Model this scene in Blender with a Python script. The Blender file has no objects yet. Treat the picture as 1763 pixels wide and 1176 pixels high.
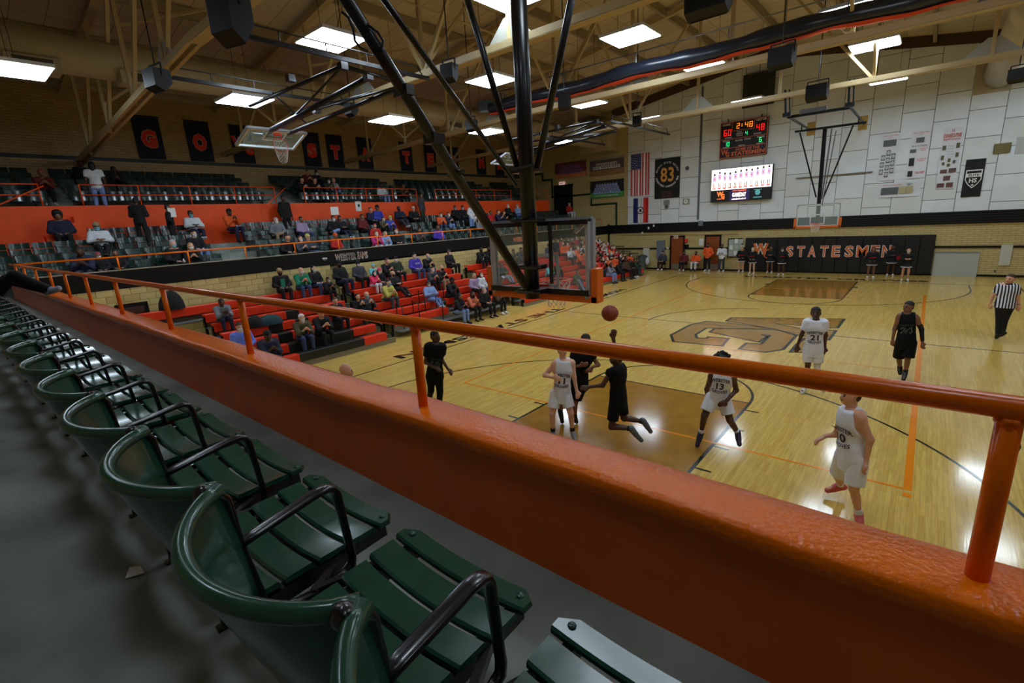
import bpy, math, random
import numpy as np
from mathutils import Vector, Matrix
random.seed(7)
PI = math.pi
SC = bpy.context.scene
COL = SC.collection
# ------------------------------------------------------------------ camera
CX, CY, CZ = 4.3108, -4.7229, 4.0559
YAW, PITCH, ROLL, FPX = 0.7095, -0.2462, -0.0561, 834.4875
def cam_axes():
    cy, sy, cp, sp = math.cos(YAW), math.sin(YAW), math.cos(PITCH), math.sin(PITCH)
    f = Vector((-sy*cp, cy*cp, sp)); r = Vector((cy, sy, 0)); u = r.cross(f)
    c, s = math.cos(ROLL), math.sin(ROLL)
    return c*r+s*u, -s*r+c*u, f
AX, AY, AZ = cam_axes()
CP = Vector((CX, CY, CZ))
cam = bpy.data.cameras.new('camera'); cam_o = bpy.data.objects.new('camera', cam); COL.objects.link(cam_o)
M = Matrix((AX, AY, -AZ)).transposed().to_4x4(); M.translation = CP
cam_o.matrix_world = M
cam.sensor_width = 36; cam.lens = FPX/1763*36; cam.clip_end = 200; cam.clip_start = .05
SC.camera = cam_o
# world: almost no ambient, the hall is closed
w = bpy.data.worlds.new('world'); SC.world = w; w.use_nodes = True
w.node_tree.nodes['Background'].inputs[0].default_value = (.5, .55, .6, 1)
w.node_tree.nodes['Background'].inputs[1].default_value = .02
SC.view_settings.view_transform = 'Standard'; SC.view_settings.look = 'None'
SC.view_settings.exposure = 0.0; SC.view_settings.gamma = 1.0
try: SC.view_settings.use_curve_mapping = False
except Exception: pass
LAMP = 23.5      # strength of the fluorescent panels
SC.cycles.max_bounces = 6; SC.cycles.diffuse_bounces = 4; SC.cycles.glossy_bounces = 3
SC.cycles.sample_clamp_indirect = 4.0
try:
    SC.cycles.use_denoising = True; SC.cycles.denoiser = 'OPENIMAGEDENOISE'
except Exception: pass

def ray(u, v):
    return AX*((u-881.5)/FPX) + AY*((588-v)/FPX) + AZ
def at(u, v, ax, val):
    d = ray(u, v); return CP + d*((val-CP[ax])/d[ax])
def px(P):
    q = Vector(P)-CP; z = q.dot(AZ)
    return 881.5+FPX*q.dot(AX)/z, 588-FPX*q.dot(AY)/z
def y_at(u, x, z):
    a, b = -6., 29.
    for _ in range(40):
        m = (a+b)/2
        q = Vector((x, m, z))-CP
        if q.dot(AZ) < .1 or px((x, m, z))[0] < u: a = m
        else: b = m
    return a
# ------------------------------------------------------------------ materials
MATS = {}
def lin(c):
    return tuple(((x/12.92) if x <= .04045 else ((x+.055)/1.055)**2.4) for x in c)
def mat(name, rgb=(.5, .5, .5), rough=.6, metal=0., spec=.5, var=.0, scale=8., bump=0., coat=0., emit=None, es=1., alpha=None):
    """rgb is given in sRGB 0..1"""
    if name in MATS: return MATS[name]
    m = bpy.data.materials.new(name); MATS[name] = m; m.use_nodes = True
    nt = m.node_tree; b = nt.nodes['Principled BSDF']; L = nt.links
    c = lin(rgb)
    b.inputs['Base Color'].default_value = (*c, 1); b.inputs['Roughness'].default_value = rough
    b.inputs['Metallic'].default_value = metal; b.inputs['Specular IOR Level'].default_value = spec
    b.inputs['Coat Weight'].default_value = coat; b.inputs['Coat Roughness'].default_value = .08
    if emit:
        b.inputs['Emission Color'].default_value = (*lin(emit), 1); b.inputs['Emission Strength'].default_value = es
    if alpha is not None: b.inputs['Alpha'].default_value = alpha
    if var or bump:
        tc = nt.nodes.new('ShaderNodeTexCoord'); n = nt.nodes.new('ShaderNodeTexNoise')
        n.inputs['Scale'].default_value = scale; n.inputs['Detail'].default_value = 5
        L.new(tc.outputs['Object'], n.inputs['Vector'])
        if var:
            r = nt.nodes.new('ShaderNodeValToRGB'); L.new(n.outputs['Fac'], r.inputs[0])
            r.color_ramp.elements[0].position = .3; r.color_ramp.elements[1].position = .7
            r.color_ramp.elements[0].color = (*[x*(1-var) for x in c], 1)
            r.color_ramp.elements[1].color = (*[min(1, x*(1+var)) for x in c], 1)
            L.new(r.outputs[0], b.inputs['Base Color'])
        if bump:
            bp = nt.nodes.new('ShaderNodeBump'); bp.inputs['Strength'].default_value = bump; bp.inputs['Distance'].default_value = .01
            L.new(n.outputs['Fac'], bp.inputs['Height']); L.new(bp.outputs[0], b.inputs['Normal'])
    return m
def brick_mat(name, c1, c2, mortar, bw, bh, rot, rough=.45, ms=.01, bump=.6):
    """courses of block on a vertical wall; rot: 'x' for a wall facing along x, 'y' for one facing along y"""
    m = mat(name, c1, rough); nt = m.node_tree; b = nt.nodes['Principled BSDF']; L = nt.links
    g = nt.nodes.new('ShaderNodeNewGeometry'); sp = nt.nodes.new('ShaderNodeSeparateXYZ'); cb = nt.nodes.new('ShaderNodeCombineXYZ')
    L.new(g.outputs['Position'], sp.inputs[0]); L.new(sp.outputs['Y' if rot == 'x' else 'X'], cb.inputs[0]); L.new(sp.outputs['Z'], cb.inputs[1])
    t = nt.nodes.new('ShaderNodeTexBrick'); L.new(cb.outputs[0], t.inputs['Vector'])
    t.inputs['Scale'].default_value = 1; t.inputs['Brick Width'].default_value = bw; t.inputs['Row Height'].default_value = bh
    t.inputs['Mortar Size'].default_value = ms; t.inputs['Mortar Smooth'].default_value = .3
    t.inputs['Color1'].default_value = (*lin(c1), 1); t.inputs['Color2'].default_value = (*lin(c2), 1); t.inputs['Mortar'].default_value = (*lin(mortar), 1)
    L.new(t.outputs['Color'], b.inputs['Base Color'])
    bp = nt.nodes.new('ShaderNodeBump'); bp.inputs['Strength'].default_value = bump; bp.inputs['Distance'].default_value = .01; bp.invert = True
    L.new(t.outputs['Fac'], bp.inputs['Height']); L.new(bp.outputs[0], b.inputs['Normal'])
    return m
def wood_floor():
    m = mat('maple_court', (.8, .64, .4), .12, spec=.5); nt = m.node_tree; b = nt.nodes['Principled BSDF']; L = nt.links
    g = nt.nodes.new('ShaderNodeNewGeometry'); sp = nt.nodes.new('ShaderNodeSeparateXYZ'); cb = nt.nodes.new('ShaderNodeCombineXYZ')
    L.new(g.outputs['Position'], sp.inputs[0]); L.new(sp.outputs['Y'], cb.inputs[0]); L.new(sp.outputs['X'], cb.inputs[1])
    t = nt.nodes.new('ShaderNodeTexBrick'); L.new(cb.outputs[0], t.inputs['Vector'])
    t.inputs['Scale'].default_value = 1; t.inputs['Brick Width'].default_value = 1.1; t.inputs['Row Height'].default_value = .062
    t.inputs['Mortar Size'].default_value = .0012; t.inputs['Mortar Smooth'].default_value = .2; t.inputs['Bias'].default_value = -.1
    t.offset = .37; t.offset_frequency = 3
    t.inputs['Color1'].default_value = (.74, .5, .125, 1); t.inputs['Color2'].default_value = (.62, .4, .09, 1); t.inputs['Mortar'].default_value = (.3, .18, .06, 1)
    n = nt.nodes.new('ShaderNodeTexNoise'); n.inputs['Scale'].default_value = .9; n.inputs['Detail'].default_value = 4; L.new(g.outputs['Position'], n.inputs['Vector'])
    n2 = nt.nodes.new('ShaderNodeTexNoise'); n2.inputs['Scale'].default_value = 6; mp = nt.nodes.new('ShaderNodeMapping'); mp.inputs['Scale'].default_value = (6, .4, 1)
    L.new(g.outputs['Position'], mp.inputs[0]); L.new(mp.outputs[0], n2.inputs['Vector'])
    mx = nt.nodes.new('ShaderNodeMixRGB'); mx.blend_type = 'MULTIPLY'; mx.inputs[0].default_value = .35
    r = nt.nodes.new('ShaderNodeValToRGB'); r.color_ramp.elements[0].color = (.6, .52, .4, 1); r.color_ramp.elements[1].color = (1, 1, 1, 1)
    r.color_ramp.elements[0].position = .35; r.color_ramp.elements[1].position = .6
    L.new(n2.outputs['Fac'], r.inputs[0]); L.new(t.outputs['Color'], mx.inputs[1]); L.new(r.outputs[0], mx.inputs[2])
    mx2 = nt.nodes.new('ShaderNodeMixRGB'); mx2.blend_type = 'MULTIPLY'; mx2.inputs[0].default_value = .0
    L.new(mx.outputs[0], mx2.inputs[1]); L.new(n.outputs['Color'], mx2.inputs[2]); L.new(mx.outputs[0], b.inputs['Base Color'])
    rr = nt.nodes.new('ShaderNodeMapRange'); rr.inputs[3].default_value = .06; rr.inputs[4].default_value = .17; L.new(n.outputs['Fac'], rr.inputs[0]); L.new(rr.outputs[0], b.inputs['Roughness'])
    bp = nt.nodes.new('ShaderNodeBump'); bp.inputs['Strength'].default_value = .03; bp.inputs['Distance'].default_value = .01
    L.new(n2.outputs['Fac'], bp.inputs['Height']); L.new(bp.outputs[0], b.inputs['Normal']); L.new(bp.outputs[0], b.inputs['Coat Normal'])
    return m
def ceiling_mat():
    m = mat('ceiling_boards', (.55, .5, .42), .8); nt = m.node_tree; b = nt.nodes['Principled BSDF']; L = nt.links
    g = nt.nodes.new('ShaderNodeNewGeometry')
    t = nt.nodes.new('ShaderNodeTexBrick'); L.new(g.outputs['Position'], t.inputs['Vector'])
    t.inputs['Scale'].default_value = 1; t.inputs['Brick Width'].default_value = 2.4; t.inputs['Row Height'].default_value = .8; t.offset = 0
    t.inputs['Mortar Size'].default_value = .012
    c = lin((.8, .74, .62)); t.inputs['Color1'].default_value = (*c, 1); t.inputs['Color2'].default_value = (*[x*.85 for x in c], 1); t.inputs['Mortar'].default_value = (*[x*.35 for x in c], 1)
    L.new(t.outputs['Color'], b.inputs['Base Color'])
    return m
# ------------------------------------------------------------------ mesh helpers
class MB:
    def __init__(s): s.v = []; s.f = []; s.mi = []
    def add(s, vs, fs, mi=0):
        o = len(s.v); s.v += [tuple(x) for x in vs]; s.f += [tuple(i+o for i in f) for f in fs]; s.mi += [mi]*len(fs); return s
    def box(s, a, b, mi=0):
        x0, y0, z0 = [min(p, q) for p, q in zip(a, b)]; x1, y1, z1 = [max(p, q) for p, q in zip(a, b)]
        return s.add([(x0,y0,z0),(x1,y0,z0),(x1,y1,z0),(x0,y1,z0),(x0,y0,z1),(x1,y0,z1),(x1,y1,z1),(x0,y1,z1)],
                     [(3,2,1,0),(4,5,6,7),(0,1,5,4),(1,2,6,5),(2,3,7,6),(3,0,4,7)], mi)
    def beam(s, p, q, w, h, up=(0,0,1), mi=0):
        p, q = Vector(p), Vector(q); d = (q-p).normalized(); u = Vector(up)
        r = d.cross(u)
        if r.length < 1e-4: r = d.cross(Vector((1,0,0)))
        r.normalize(); u = r.cross(d); vs = []
        for c in (p, q):
            for a, b in ((-1,-1),(1,-1),(1,1),(-1,1)): vs.append(c+r*(a*w/2)+u*(b*h/2))
        return s.add(vs, [(3,2,1,0),(4,5,6,7),(0,1,5,4),(1,2,6,5),(2,3,7,6),(3,0,4,7)], mi)
    def tube(s, pts, r, n=10, cap=True, mi=0):
        pts = [Vector(p) for p in pts]; k = len(pts)
        rs = r if isinstance(r, (list, tuple)) else [r]*k
        base = len(s.v); prev = None; vs = []
        for i, p in enumerate(pts):
            if i == 0: d = pts[1]-p
            elif i == k-1: d = p-pts[i-1]
            else: d = (p-pts[i-1]).normalized()+(pts[i+1]-p).normalized()
            d.normalize()
            if prev is None:
                a = Vector((0,0,1)) if abs(d.z) < .9 else Vector((1,0,0)); x = d.cross(a).normalized()
            else: x = (prev-d*prev.dot(d)).normalized()
            prev = x; y = d.cross(x)
            for j in range(n):
                t = 2*PI*j/n; vs.append(p+(x*math.cos(t)+y*math.sin(t))*rs[i])
        fs = []
        for i in range(k-1):
            for j in range(n):
                a = i*n+j; b = i*n+(j+1) % n; fs.append((a, b, b+n, a+n))
        if cap: fs.append(tuple(reversed(range(n)))); fs.append(tuple(range((k-1)*n, k*n)))
        return s.add(vs, fs, mi)
    def prism(s, pts, off, mi=0):
        """flat outline pts (3D, planar) extruded by vector off"""
        n = len(pts); pts = [Vector(p) for p in pts]; off = Vector(off)
        return s.add(pts+[p+off for p in pts], [tuple(range(n-1, -1, -1)), tuple(range(n, 2*n))]+[(i, (i+1) % n, (i+1) % n+n, i+n) for i in range(n)], mi)
    def grid(s, fn, nu, nv, mi=0, closed=False):
        vs = [fn(i/(nu-1), j/(nv-1)) for j in range(nv) for i in range(nu)]
        fs = [(j*nu+i, j*nu+i+1, (j+1)*nu+i+1, (j+1)*nu+i) for j in range(nv-1) for i in range(nu-1)]
        return s.add(vs, fs, mi)
    def sphere(s, c, r, n=12, m=8, mi=0, sc=(1,1,1)):
        c = Vector(c); vs = []
        for j in range(m+1):
            t = PI*j/m
            for i in range(n):
                p = 2*PI*i/n; vs.append((c.x+r*sc[0]*math.sin(t)*math.cos(p), c.y+r*sc[1]*math.sin(t)*math.sin(p), c.z+r*sc[2]*math.cos(t)))
        return s.add(vs, [(j*n+i, (j+1)*n+i, (j+1)*n+(i+1) % n, j*n+(i+1) % n) for j in range(m) for i in range(n)], mi)
    def mesh(s, name, mats, smooth=False, off=None):
        me = bpy.data.meshes.new(name)
        vs = s.v if off is None else [(a-off[0], b-off[1], c-off[2]) for a, b, c in s.v]
        me.from_pydata(vs, [], s.f); me.validate()
        for m in (mats if isinstance(mats, (list, tuple)) else [mats]): me.materials.append(m)
        if any(s.mi): me.polygons.foreach_set('material_index', s.mi[:len(me.polygons)])
        if smooth: me.polygons.foreach_set('use_smooth', [True]*len(me.polygons))
        me.update(); return me
    def build(s, name, mats, parent=None, smooth=False, bevel=0., world=True, autos=False):
        off = None
        if parent is not None and world:
            off = ORG.get(parent.name, (0, 0, 0))
        me = s.mesh(name, mats, smooth or autos, off)
        o = bpy.data.objects.new(name, me); COL.objects.link(o)
        if parent is not None:
            o.parent = parent; ORG[o.name] = ORG.get(parent.name, (0, 0, 0)) if world else (0, 0, 0)
        if bevel:
            b = o.modifiers.new('bevel', 'BEVEL'); b.width = bevel; b.segments = 2; b.limit_method = 'ANGLE'
        if autos: me.set_sharp_from_angle(angle=.6)
        return o
def thing(name, label, cat, loc=(0,0,0), group=None, kind=None, rotz=0):
    o = bpy.data.objects.new(name, None); COL.objects.link(o); o.location = loc; o.rotation_euler = (0,0,rotz)
    o.empty_display_size = .1
    ORG[o.name] = tuple(loc) if rotz == 0 else (0, 0, 0)
    if label: o['label'] = label
    if cat: o['category'] = cat
    if group: o['group'] = group
    if kind: o['kind'] = kind
    return o
ORG = {}
def tag(o, label, cat, group=None, kind=None):
    o['label'] = label; o['category'] = cat
    if group: o['group'] = group
    if kind: o['kind'] = kind
    return o
def struct(o): o['kind'] = 'structure'; return o
def inst(name, me, loc, parent=None, rot=None, mats=None, scale=None):
    o = bpy.data.objects.new(name, me); COL.objects.link(o); o.location = loc
    if parent is not None:
        o.parent = parent
        po = ORG.get(parent.name, (0,0,0)); o.location = (loc[0]-po[0], loc[1]-po[1], loc[2]-po[2])
    if rot: o.rotation_euler = rot
    if scale: o.scale = scale
    if mats:
        for i, m in enumerate(mats):
            o.material_slots[i].link = 'OBJECT'; o.material_slots[i].material = m
    return o
_TXT = {}
def text_mesh(s, size=1., bold=.0, extrude=.0, spacing=1.0, shear=0.):
    k = (s, size, bold, extrude, spacing, shear)
    if k in _TXT: return _TXT[k]
    c = bpy.data.curves.new('t', 'FONT'); c.body = s; c.size = size; c.offset = bold; c.extrude = extrude
    c.align_x = 'CENTER'; c.align_y = 'CENTER'; c.space_character = spacing; c.resolution_u = 2; c.shear = shear
    o = bpy.data.objects.new('t', c); COL.objects.link(o)
    dg = bpy.context.evaluated_depsgraph_get(); dg.update()
    me = bpy.data.meshes.new_from_object(o.evaluated_get(dg))
    vs = [tuple(v.co) for v in me.vertices]; fs = [tuple(p.vertices) for p in me.polygons]
    bpy.data.objects.remove(o); bpy.data.curves.remove(c); bpy.data.meshes.remove(me)
    _TXT[k] = (vs, fs); return vs, fs
def text_on(s, center, right, up, height, width=None, bold=.0, mb=None, lift=0.002, arch=0., spacing=1.0, mi=0):
    """flat lettering lying in the plane (right, up) around center; height = cap height"""
    vs, fs = text_mesh(s, 1., bold, 0., spacing)
    if not vs: return mb
    xs = [v[0] for v in vs]; ys = [v[1] for v in vs]
    cx, cy = (min(xs)+max(xs))/2, (min(ys)+max(ys))/2; w, h = max(xs)-min(xs), max(ys)-min(ys)
    sy = height/h; sx = (width/w) if width else sy
    right, up, center = Vector(right), Vector(up), Vector(center); n = right.cross(up).normalized()
    mb = mb or MB(); out = []
    for x, y, z in vs:
        X = (x-cx)*sx; Y = (y-cy)*sy
        if arch: Y += -arch*(2*X/(w*sx))**2
        out.append(center+right*X+up*Y+n*lift)
    return mb.add(out, fs, mi)
# ------------------------------------------------------------------ palette
orange = mat('orange_paint', (1., .46, .0), .25, spec=.4, var=.08, scale=30, bump=.12, coat=.1)
orange_wall = mat('orange_wall_paint', (.96, .31, .0), .55, var=.06, scale=3)
black_paint = mat('black_paint', (.02, .02, .025), .45, spec=.3)
black_steel = mat('black_steel', (.035, .04, .055), .32, spec=.45, coat=.1)
concrete = mat('concrete', (.5, .52, .49), .6, var=.4, scale=1.6, bump=.3)
cream_steel = mat('cream_steel', (.72, .64, .47), .5)
green_seat = mat('green_seat_paint', (.12, .29, .22), .22, spec=.5, var=.12, scale=14, coat=.1, bump=.05)
dark_iron = mat('dark_iron', (.045, .045, .075), .28, spec=.6, coat=.3)
white_paint = mat('white_paint', (.88, .88, .86), .5)
line_black = mat('court_line_black', (.09, .1, .09), .15)
line_orange = mat('court_line_orange', (.92, .52, .03), .15)
stain = mat('stained_maple', (.62, .44, .14), .12, var=.12, scale=3)
steel = mat('bare_steel', (.6, .62, .65), .3, metal=.9)
YW, XL, XB, XR = 29.0, -14.3, -22.0, 14.0     # far wall, balcony face, top back wall, right wall
YN = -10.0
def roof(x): return 12.75-.155*abs(x+4)
# ------------------------------------------------------------------ figures: smooth union of tapered limbs, meshed as one skin
def net(prims, h, k=.03, cut=None):
    """prims: (a, b, ra, rb, flags); returns verts, quads of one continuous surface"""
    P = [(np.array(a, float), np.array(b, float), ra, rb, fl) for a, b, ra, rb, fl in prims]
    lo = np.min([np.minimum(a, b)-max(ra, rb) for a, b, ra, rb, _ in P], 0)-2*h
    hi = np.max([np.maximum(a, b)+max(ra, rb) for a, b, ra, rb, _ in P], 0)+2*h
    N = np.ceil((hi-lo)/h).astype(int)+1
    F = np.full(tuple(N), .2, np.float32)
    for a, b, ra, rb, fl in P:
        m = max(ra, rb)+k+2*h
        i0 = np.maximum(((np.minimum(a, b)-m-lo)/h).astype(int), 0); i1 = np.minimum(((np.maximum(a, b)+m-lo)/h).astype(int)+2, N)
        g = [lo[d]+h*np.arange(i0[d], i1[d]) for d in range(3)]
        X, Y, Z = np.meshgrid(*g, indexing='ij', sparse=True)
        ba = b-a; L2 = max(float(ba@ba), 1e-9)
        dx, dy, dz = X-a[0], Y-a[1], Z-a[2]
        t = np.clip((dx*ba[0]+dy*ba[1]+dz*ba[2])/L2, 0, 1)
        sq = fl.get('sq') if fl else None
        ex, ey, ez = dx-t*ba[0], dy-t*ba[1], dz-t*ba[2]
        if sq is not None:      # flattened across direction sq[0:3] by factor sq[3]
            dd = ex*sq[0]+ey*sq[1]+ez*sq[2]; d = np.sqrt(ex*ex+ey*ey+ez*ez+(sq[3]**2-1)*dd*dd)
        else: d = np.sqrt(ex*ex+ey*ey+ez*ez)
        d = d-(ra+(rb-ra)*t)
        if fl and fl.get('flat'):
            L = math.sqrt(L2); d = np.maximum(d, (dx*ba[0]+dy*ba[1]+dz*ba[2])/L-L)
        sl = tuple(slice(i0[d_], i1[d_]) for d_ in range(3)); A = F[sl]
        q = np.maximum(k-np.abs(A-d), 0)/k
        F[sl] = np.minimum(A, d)-q*q*k*.25
    if cut:
        g = [lo[d]+h*np.arange(N[d]) for d in range(3)]; X, Y, Z = np.meshgrid(*g, indexing='ij', sparse=True)
        for c, n in cut: F = np.maximum(F, (X-c[0])*n[0]+(Y-c[1])*n[1]+(Z-c[2])*n[2])
    S = F < 0; n0, n1, n2 = [x-1 for x in F.shape]
    acc = np.zeros((n0, n1, n2, 3), np.float32); cnt = np.zeros((n0, n1, n2), np.float32)
    for ax in range(3):
        o1, o2 = [d for d in range(3) if d != ax]
        for u in (0, 1):
            for v in (0, 1):
                s0 = [slice(0, n0), slice(0, n1), slice(0, n2)]
                for d_, s_ in ((o1, u), (o2, v)): s0[d_] = slice(s_, s_+[n0, n1, n2][d_])
                s1 = list(s0); s1[ax] = slice(1, 1+[n0, n1, n2][ax])
                A, B = F[tuple(s0)], F[tuple(s1)]; c = (A < 0) != (B < 0)
                t = np.where(c, A/np.where(c, A-B, 1), 0)
                acc[..., ax] += t; acc[..., o1] += u*c; acc[..., o2] += v*c; cnt += c
    idx = np.argwhere(cnt > 0); ids = -np.ones(cnt.shape, np.int64); ids[tuple(idx.T)] = np.arange(len(idx))
    V = (acc[tuple(idx.T)]/cnt[tuple(idx.T)][:, None]+idx)*h+lo
    Q = []
    for ax in range(3):
        o1, o2 = [(1, 2), (2, 0), (0, 1)][ax]
        sa = [slice(None)]*3; sb = [slice(None)]*3; sa[ax] = slice(0, -1); sb[ax] = slice(1, None)
        e = S[tuple(sa)] != S[tuple(sb)]; w = np.argwhere(e)
        w = w[(w[:, o1] > 0) & (w[:, o2] > 0) & (w[:, o1] < F.shape[o1]-1) & (w[:, o2] < F.shape[o2]-1)]
        ins = S[tuple(sa)][tuple(w.T)]
        def g_(d1, d2):
            x = w.copy(); x[:, o1] -= d1; x[:, o2] -= d2; return ids[tuple(x.T)]
        q = np.stack([g_(1, 1), g_(0, 1), g_(0, 0), g_(1, 0)], 1)
        q[~ins] = q[~ins][:, ::-1]; q = q[(q >= 0).all(1)]; Q.append(q)
    return V, np.concatenate(Q)
def net_mesh(name, prims, h, m, k=.03, cut=None, off=(0,0,0)):
    V, Q = net(prims, h, k, cut); V = V-np.array(off)
    me = bpy.data.meshes.new(name); me.vertices.add(len(V)); me.vertices.foreach_set('co', V.astype(np.float32).ravel())
    me.loops.add(len(Q)*4); me.loops.foreach_set('vertex_index', Q.astype(np.int32).ravel())
    me.polygons.add(len(Q)); me.polygons.foreach_set('loop_start', np.arange(0, len(Q)*4, 4, dtype=np.int32)); me.polygons.foreach_set('loop_total', np.full(len(Q), 4, np.int32))
    me.polygons.foreach_set('use_smooth', np.ones(len(Q), bool)); me.materials.append(m); me.update(); me.validate(); return me
V3 = lambda *a: Vector(a)
def figure_prims(J, F, HF, s=1., fat=1., fingers=True, hand='relax', grip=None):
    """J joints (Vectors), F body forward, HF head forward. Returns dict of prim lists"""
    F = Vector(F).normalized(); HF = Vector(HF).normalized()
    up = (J['neck']-(J['hipL']+J['hipR'])/2).normalized()
    pel = (J['hipL']+J['hipR'])/2; wv = (J['shL']-J['shR']); wv = wv.normalized() if wv.length > .02 else F.cross(up)
    fr = wv.cross(up); fr = fr if fr.dot(F) > 0 else -fr; fr.normalize()
    sq = (*fr, 1.32)
    hd = J['head']; hu = (hd-J['neck']); hu = hu.normalized() if hu.length > .01 else up
    HR = HF.cross(hu).normalized(); HU = HR.cross(HF).normalized()
    B = []; A = lambda a, b, ra, rb, fl=None: B.append((tuple(a), tuple(b), ra*s, rb*s, fl))
    A(hd+HU*.035*s-HF*.012*s, hd-HU*.02*s, .092, .08); A(hd-HU*.02*s+HF*.022*s, hd-HU*.075*s+HF*.035*s, .068, .047)
    A(hd+HF*.09*s, hd-HU*.025*s+HF*.105*s, .012, .017); A(hd-HU*.062*s+HF*.082*s, hd-HU*.065*s+HF*.084*s, .018, .018)
    for q in (-1, 1): A(hd+HR*q*.088*s+HU*.012*s, hd+HR*q*.086*s-HU*.03*s, .013, .011)
    A(hd-HU*.05*s-HF*.02*s, J['neck']+up*-.02*s, .054, .062)
    chest = J['neck']-up*.17*s; bel = pel+up*.13*s
    shc = J['neck']-up*.055*s
    T = []; tA = lambda a, b, ra, rb, fl=None: T.append((tuple(a), tuple(b), ra*s, rb*s, fl))
    tA(shc+wv*.12*s, shc-wv*.12*s, .07*fat, .07*fat); tA(J['shL'], shc, .058, .075); tA(J['shR'], shc, .058, .075)
    tA(chest+wv*.07*s, chest-wv*.07*s, .125*fat, .125*fat, {'sq': sq}); tA(chest, bel, .15*fat, .132*fat, {'sq': sq}); tA(bel, pel, .138*fat, .15*fat, {'sq': sq})
    tA(pel+wv*.06*s, pel-wv*.06*s, .115*fat, .115*fat, {'sq': sq})
    B += T
    LG = {}
    for q in 'LR':
        A(J['sh'+q], J['el'+q], .052, .04); A(J['el'+q], J['wr'+q], .04, .027)
        d = (J['ha'+q]-J['wr'+q]); L = d.length; d = d.normalized() if L > .01 else (J['wr'+q]-J['el'+q]).normalized()
        palm = J['wr'+q]+d*.08*s
        side = d.cross(HF); side = side.normalized() if side.length > .2 else d.cross(up).normalized()
        nrm = side.cross(d).normalized()
        if hand == 'open' and q == 'L':
            tc = (CP-J['world']-palm); tc = (tc-d*tc.dot(d)).normalized(); side = d.cross(tc).normalized(); nrm = -tc
        A(J['wr'+q], palm, .026, .034, {'sq': (*nrm, 1.7)}); A(palm-side*.018*s-d*.02*s, palm+side*.018*s-d*.01*s, .024, .024, {'sq': (*nrm, 1.7)})
        if fingers:
            curl = .55 if hand == 'relax' else .05; spread_ = .1 if hand == 'relax' else .38
            for i, (o, ln) in enumerate(((-1.5, .068), (-.5, .078), (.5, .073), (1.5, .058))):
                b0 = palm+side*(o*.017*s)+d*.012*s; d1 = (d+side*(o*spread_*.5)-nrm*curl*.5).normalized(); m_ = b0+d1*ln*.5*s
                d2 = (d1-nrm*curl).normalized(); A(b0, m_, .0105, .0095); A(m_, m_+d2*ln*.55*s, .0095, .0085)
            t0 = J['wr'+q]+d*.03*s-side*.02*s; t1 = t0-side*.035*s+d*.03*s; A(t0, t1, .014, .012); A(t1, t1+d*.03*s-side*.008*s, .012, .01)
        else:
            A(palm, palm+(d-nrm*.4).normalized()*.06*s, .028, .018, {'sq': (*nrm, 1.5)})
        A(J['hip'+q], J['kn'+q], .088*fat, .055); A(J['kn'+q]+(J['an'+q]-J['kn'+q])*.0, J['an'+q], .052, .036)
        kn, an = J['kn'+q], J['an'+q]; cd = (an-kn).normalized(); back = -(F-cd*F.dot(cd)); 
        if back.length > .1: A(kn+cd*.1*s+back.normalized()*.015*s, kn+cd*.2*s+back.normalized()*.012*s, .048, .038)
        A(an, J['to'+q], .04, .032)
    return B, T, dict(up=up, pel=pel, fr=fr, wv=wv, HF=HF, HU=HU, HR=HR, hd=hd, bel=bel)
def grow(prims, d): return [(a, b, ra+d, rb+d, fl) for a, b, ra, rb, fl in prims]
def seg(a, b, t0, t1): a, b = Vector(a), Vector(b); return a+(b-a)*t0, a+(b-a)*t1
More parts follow.
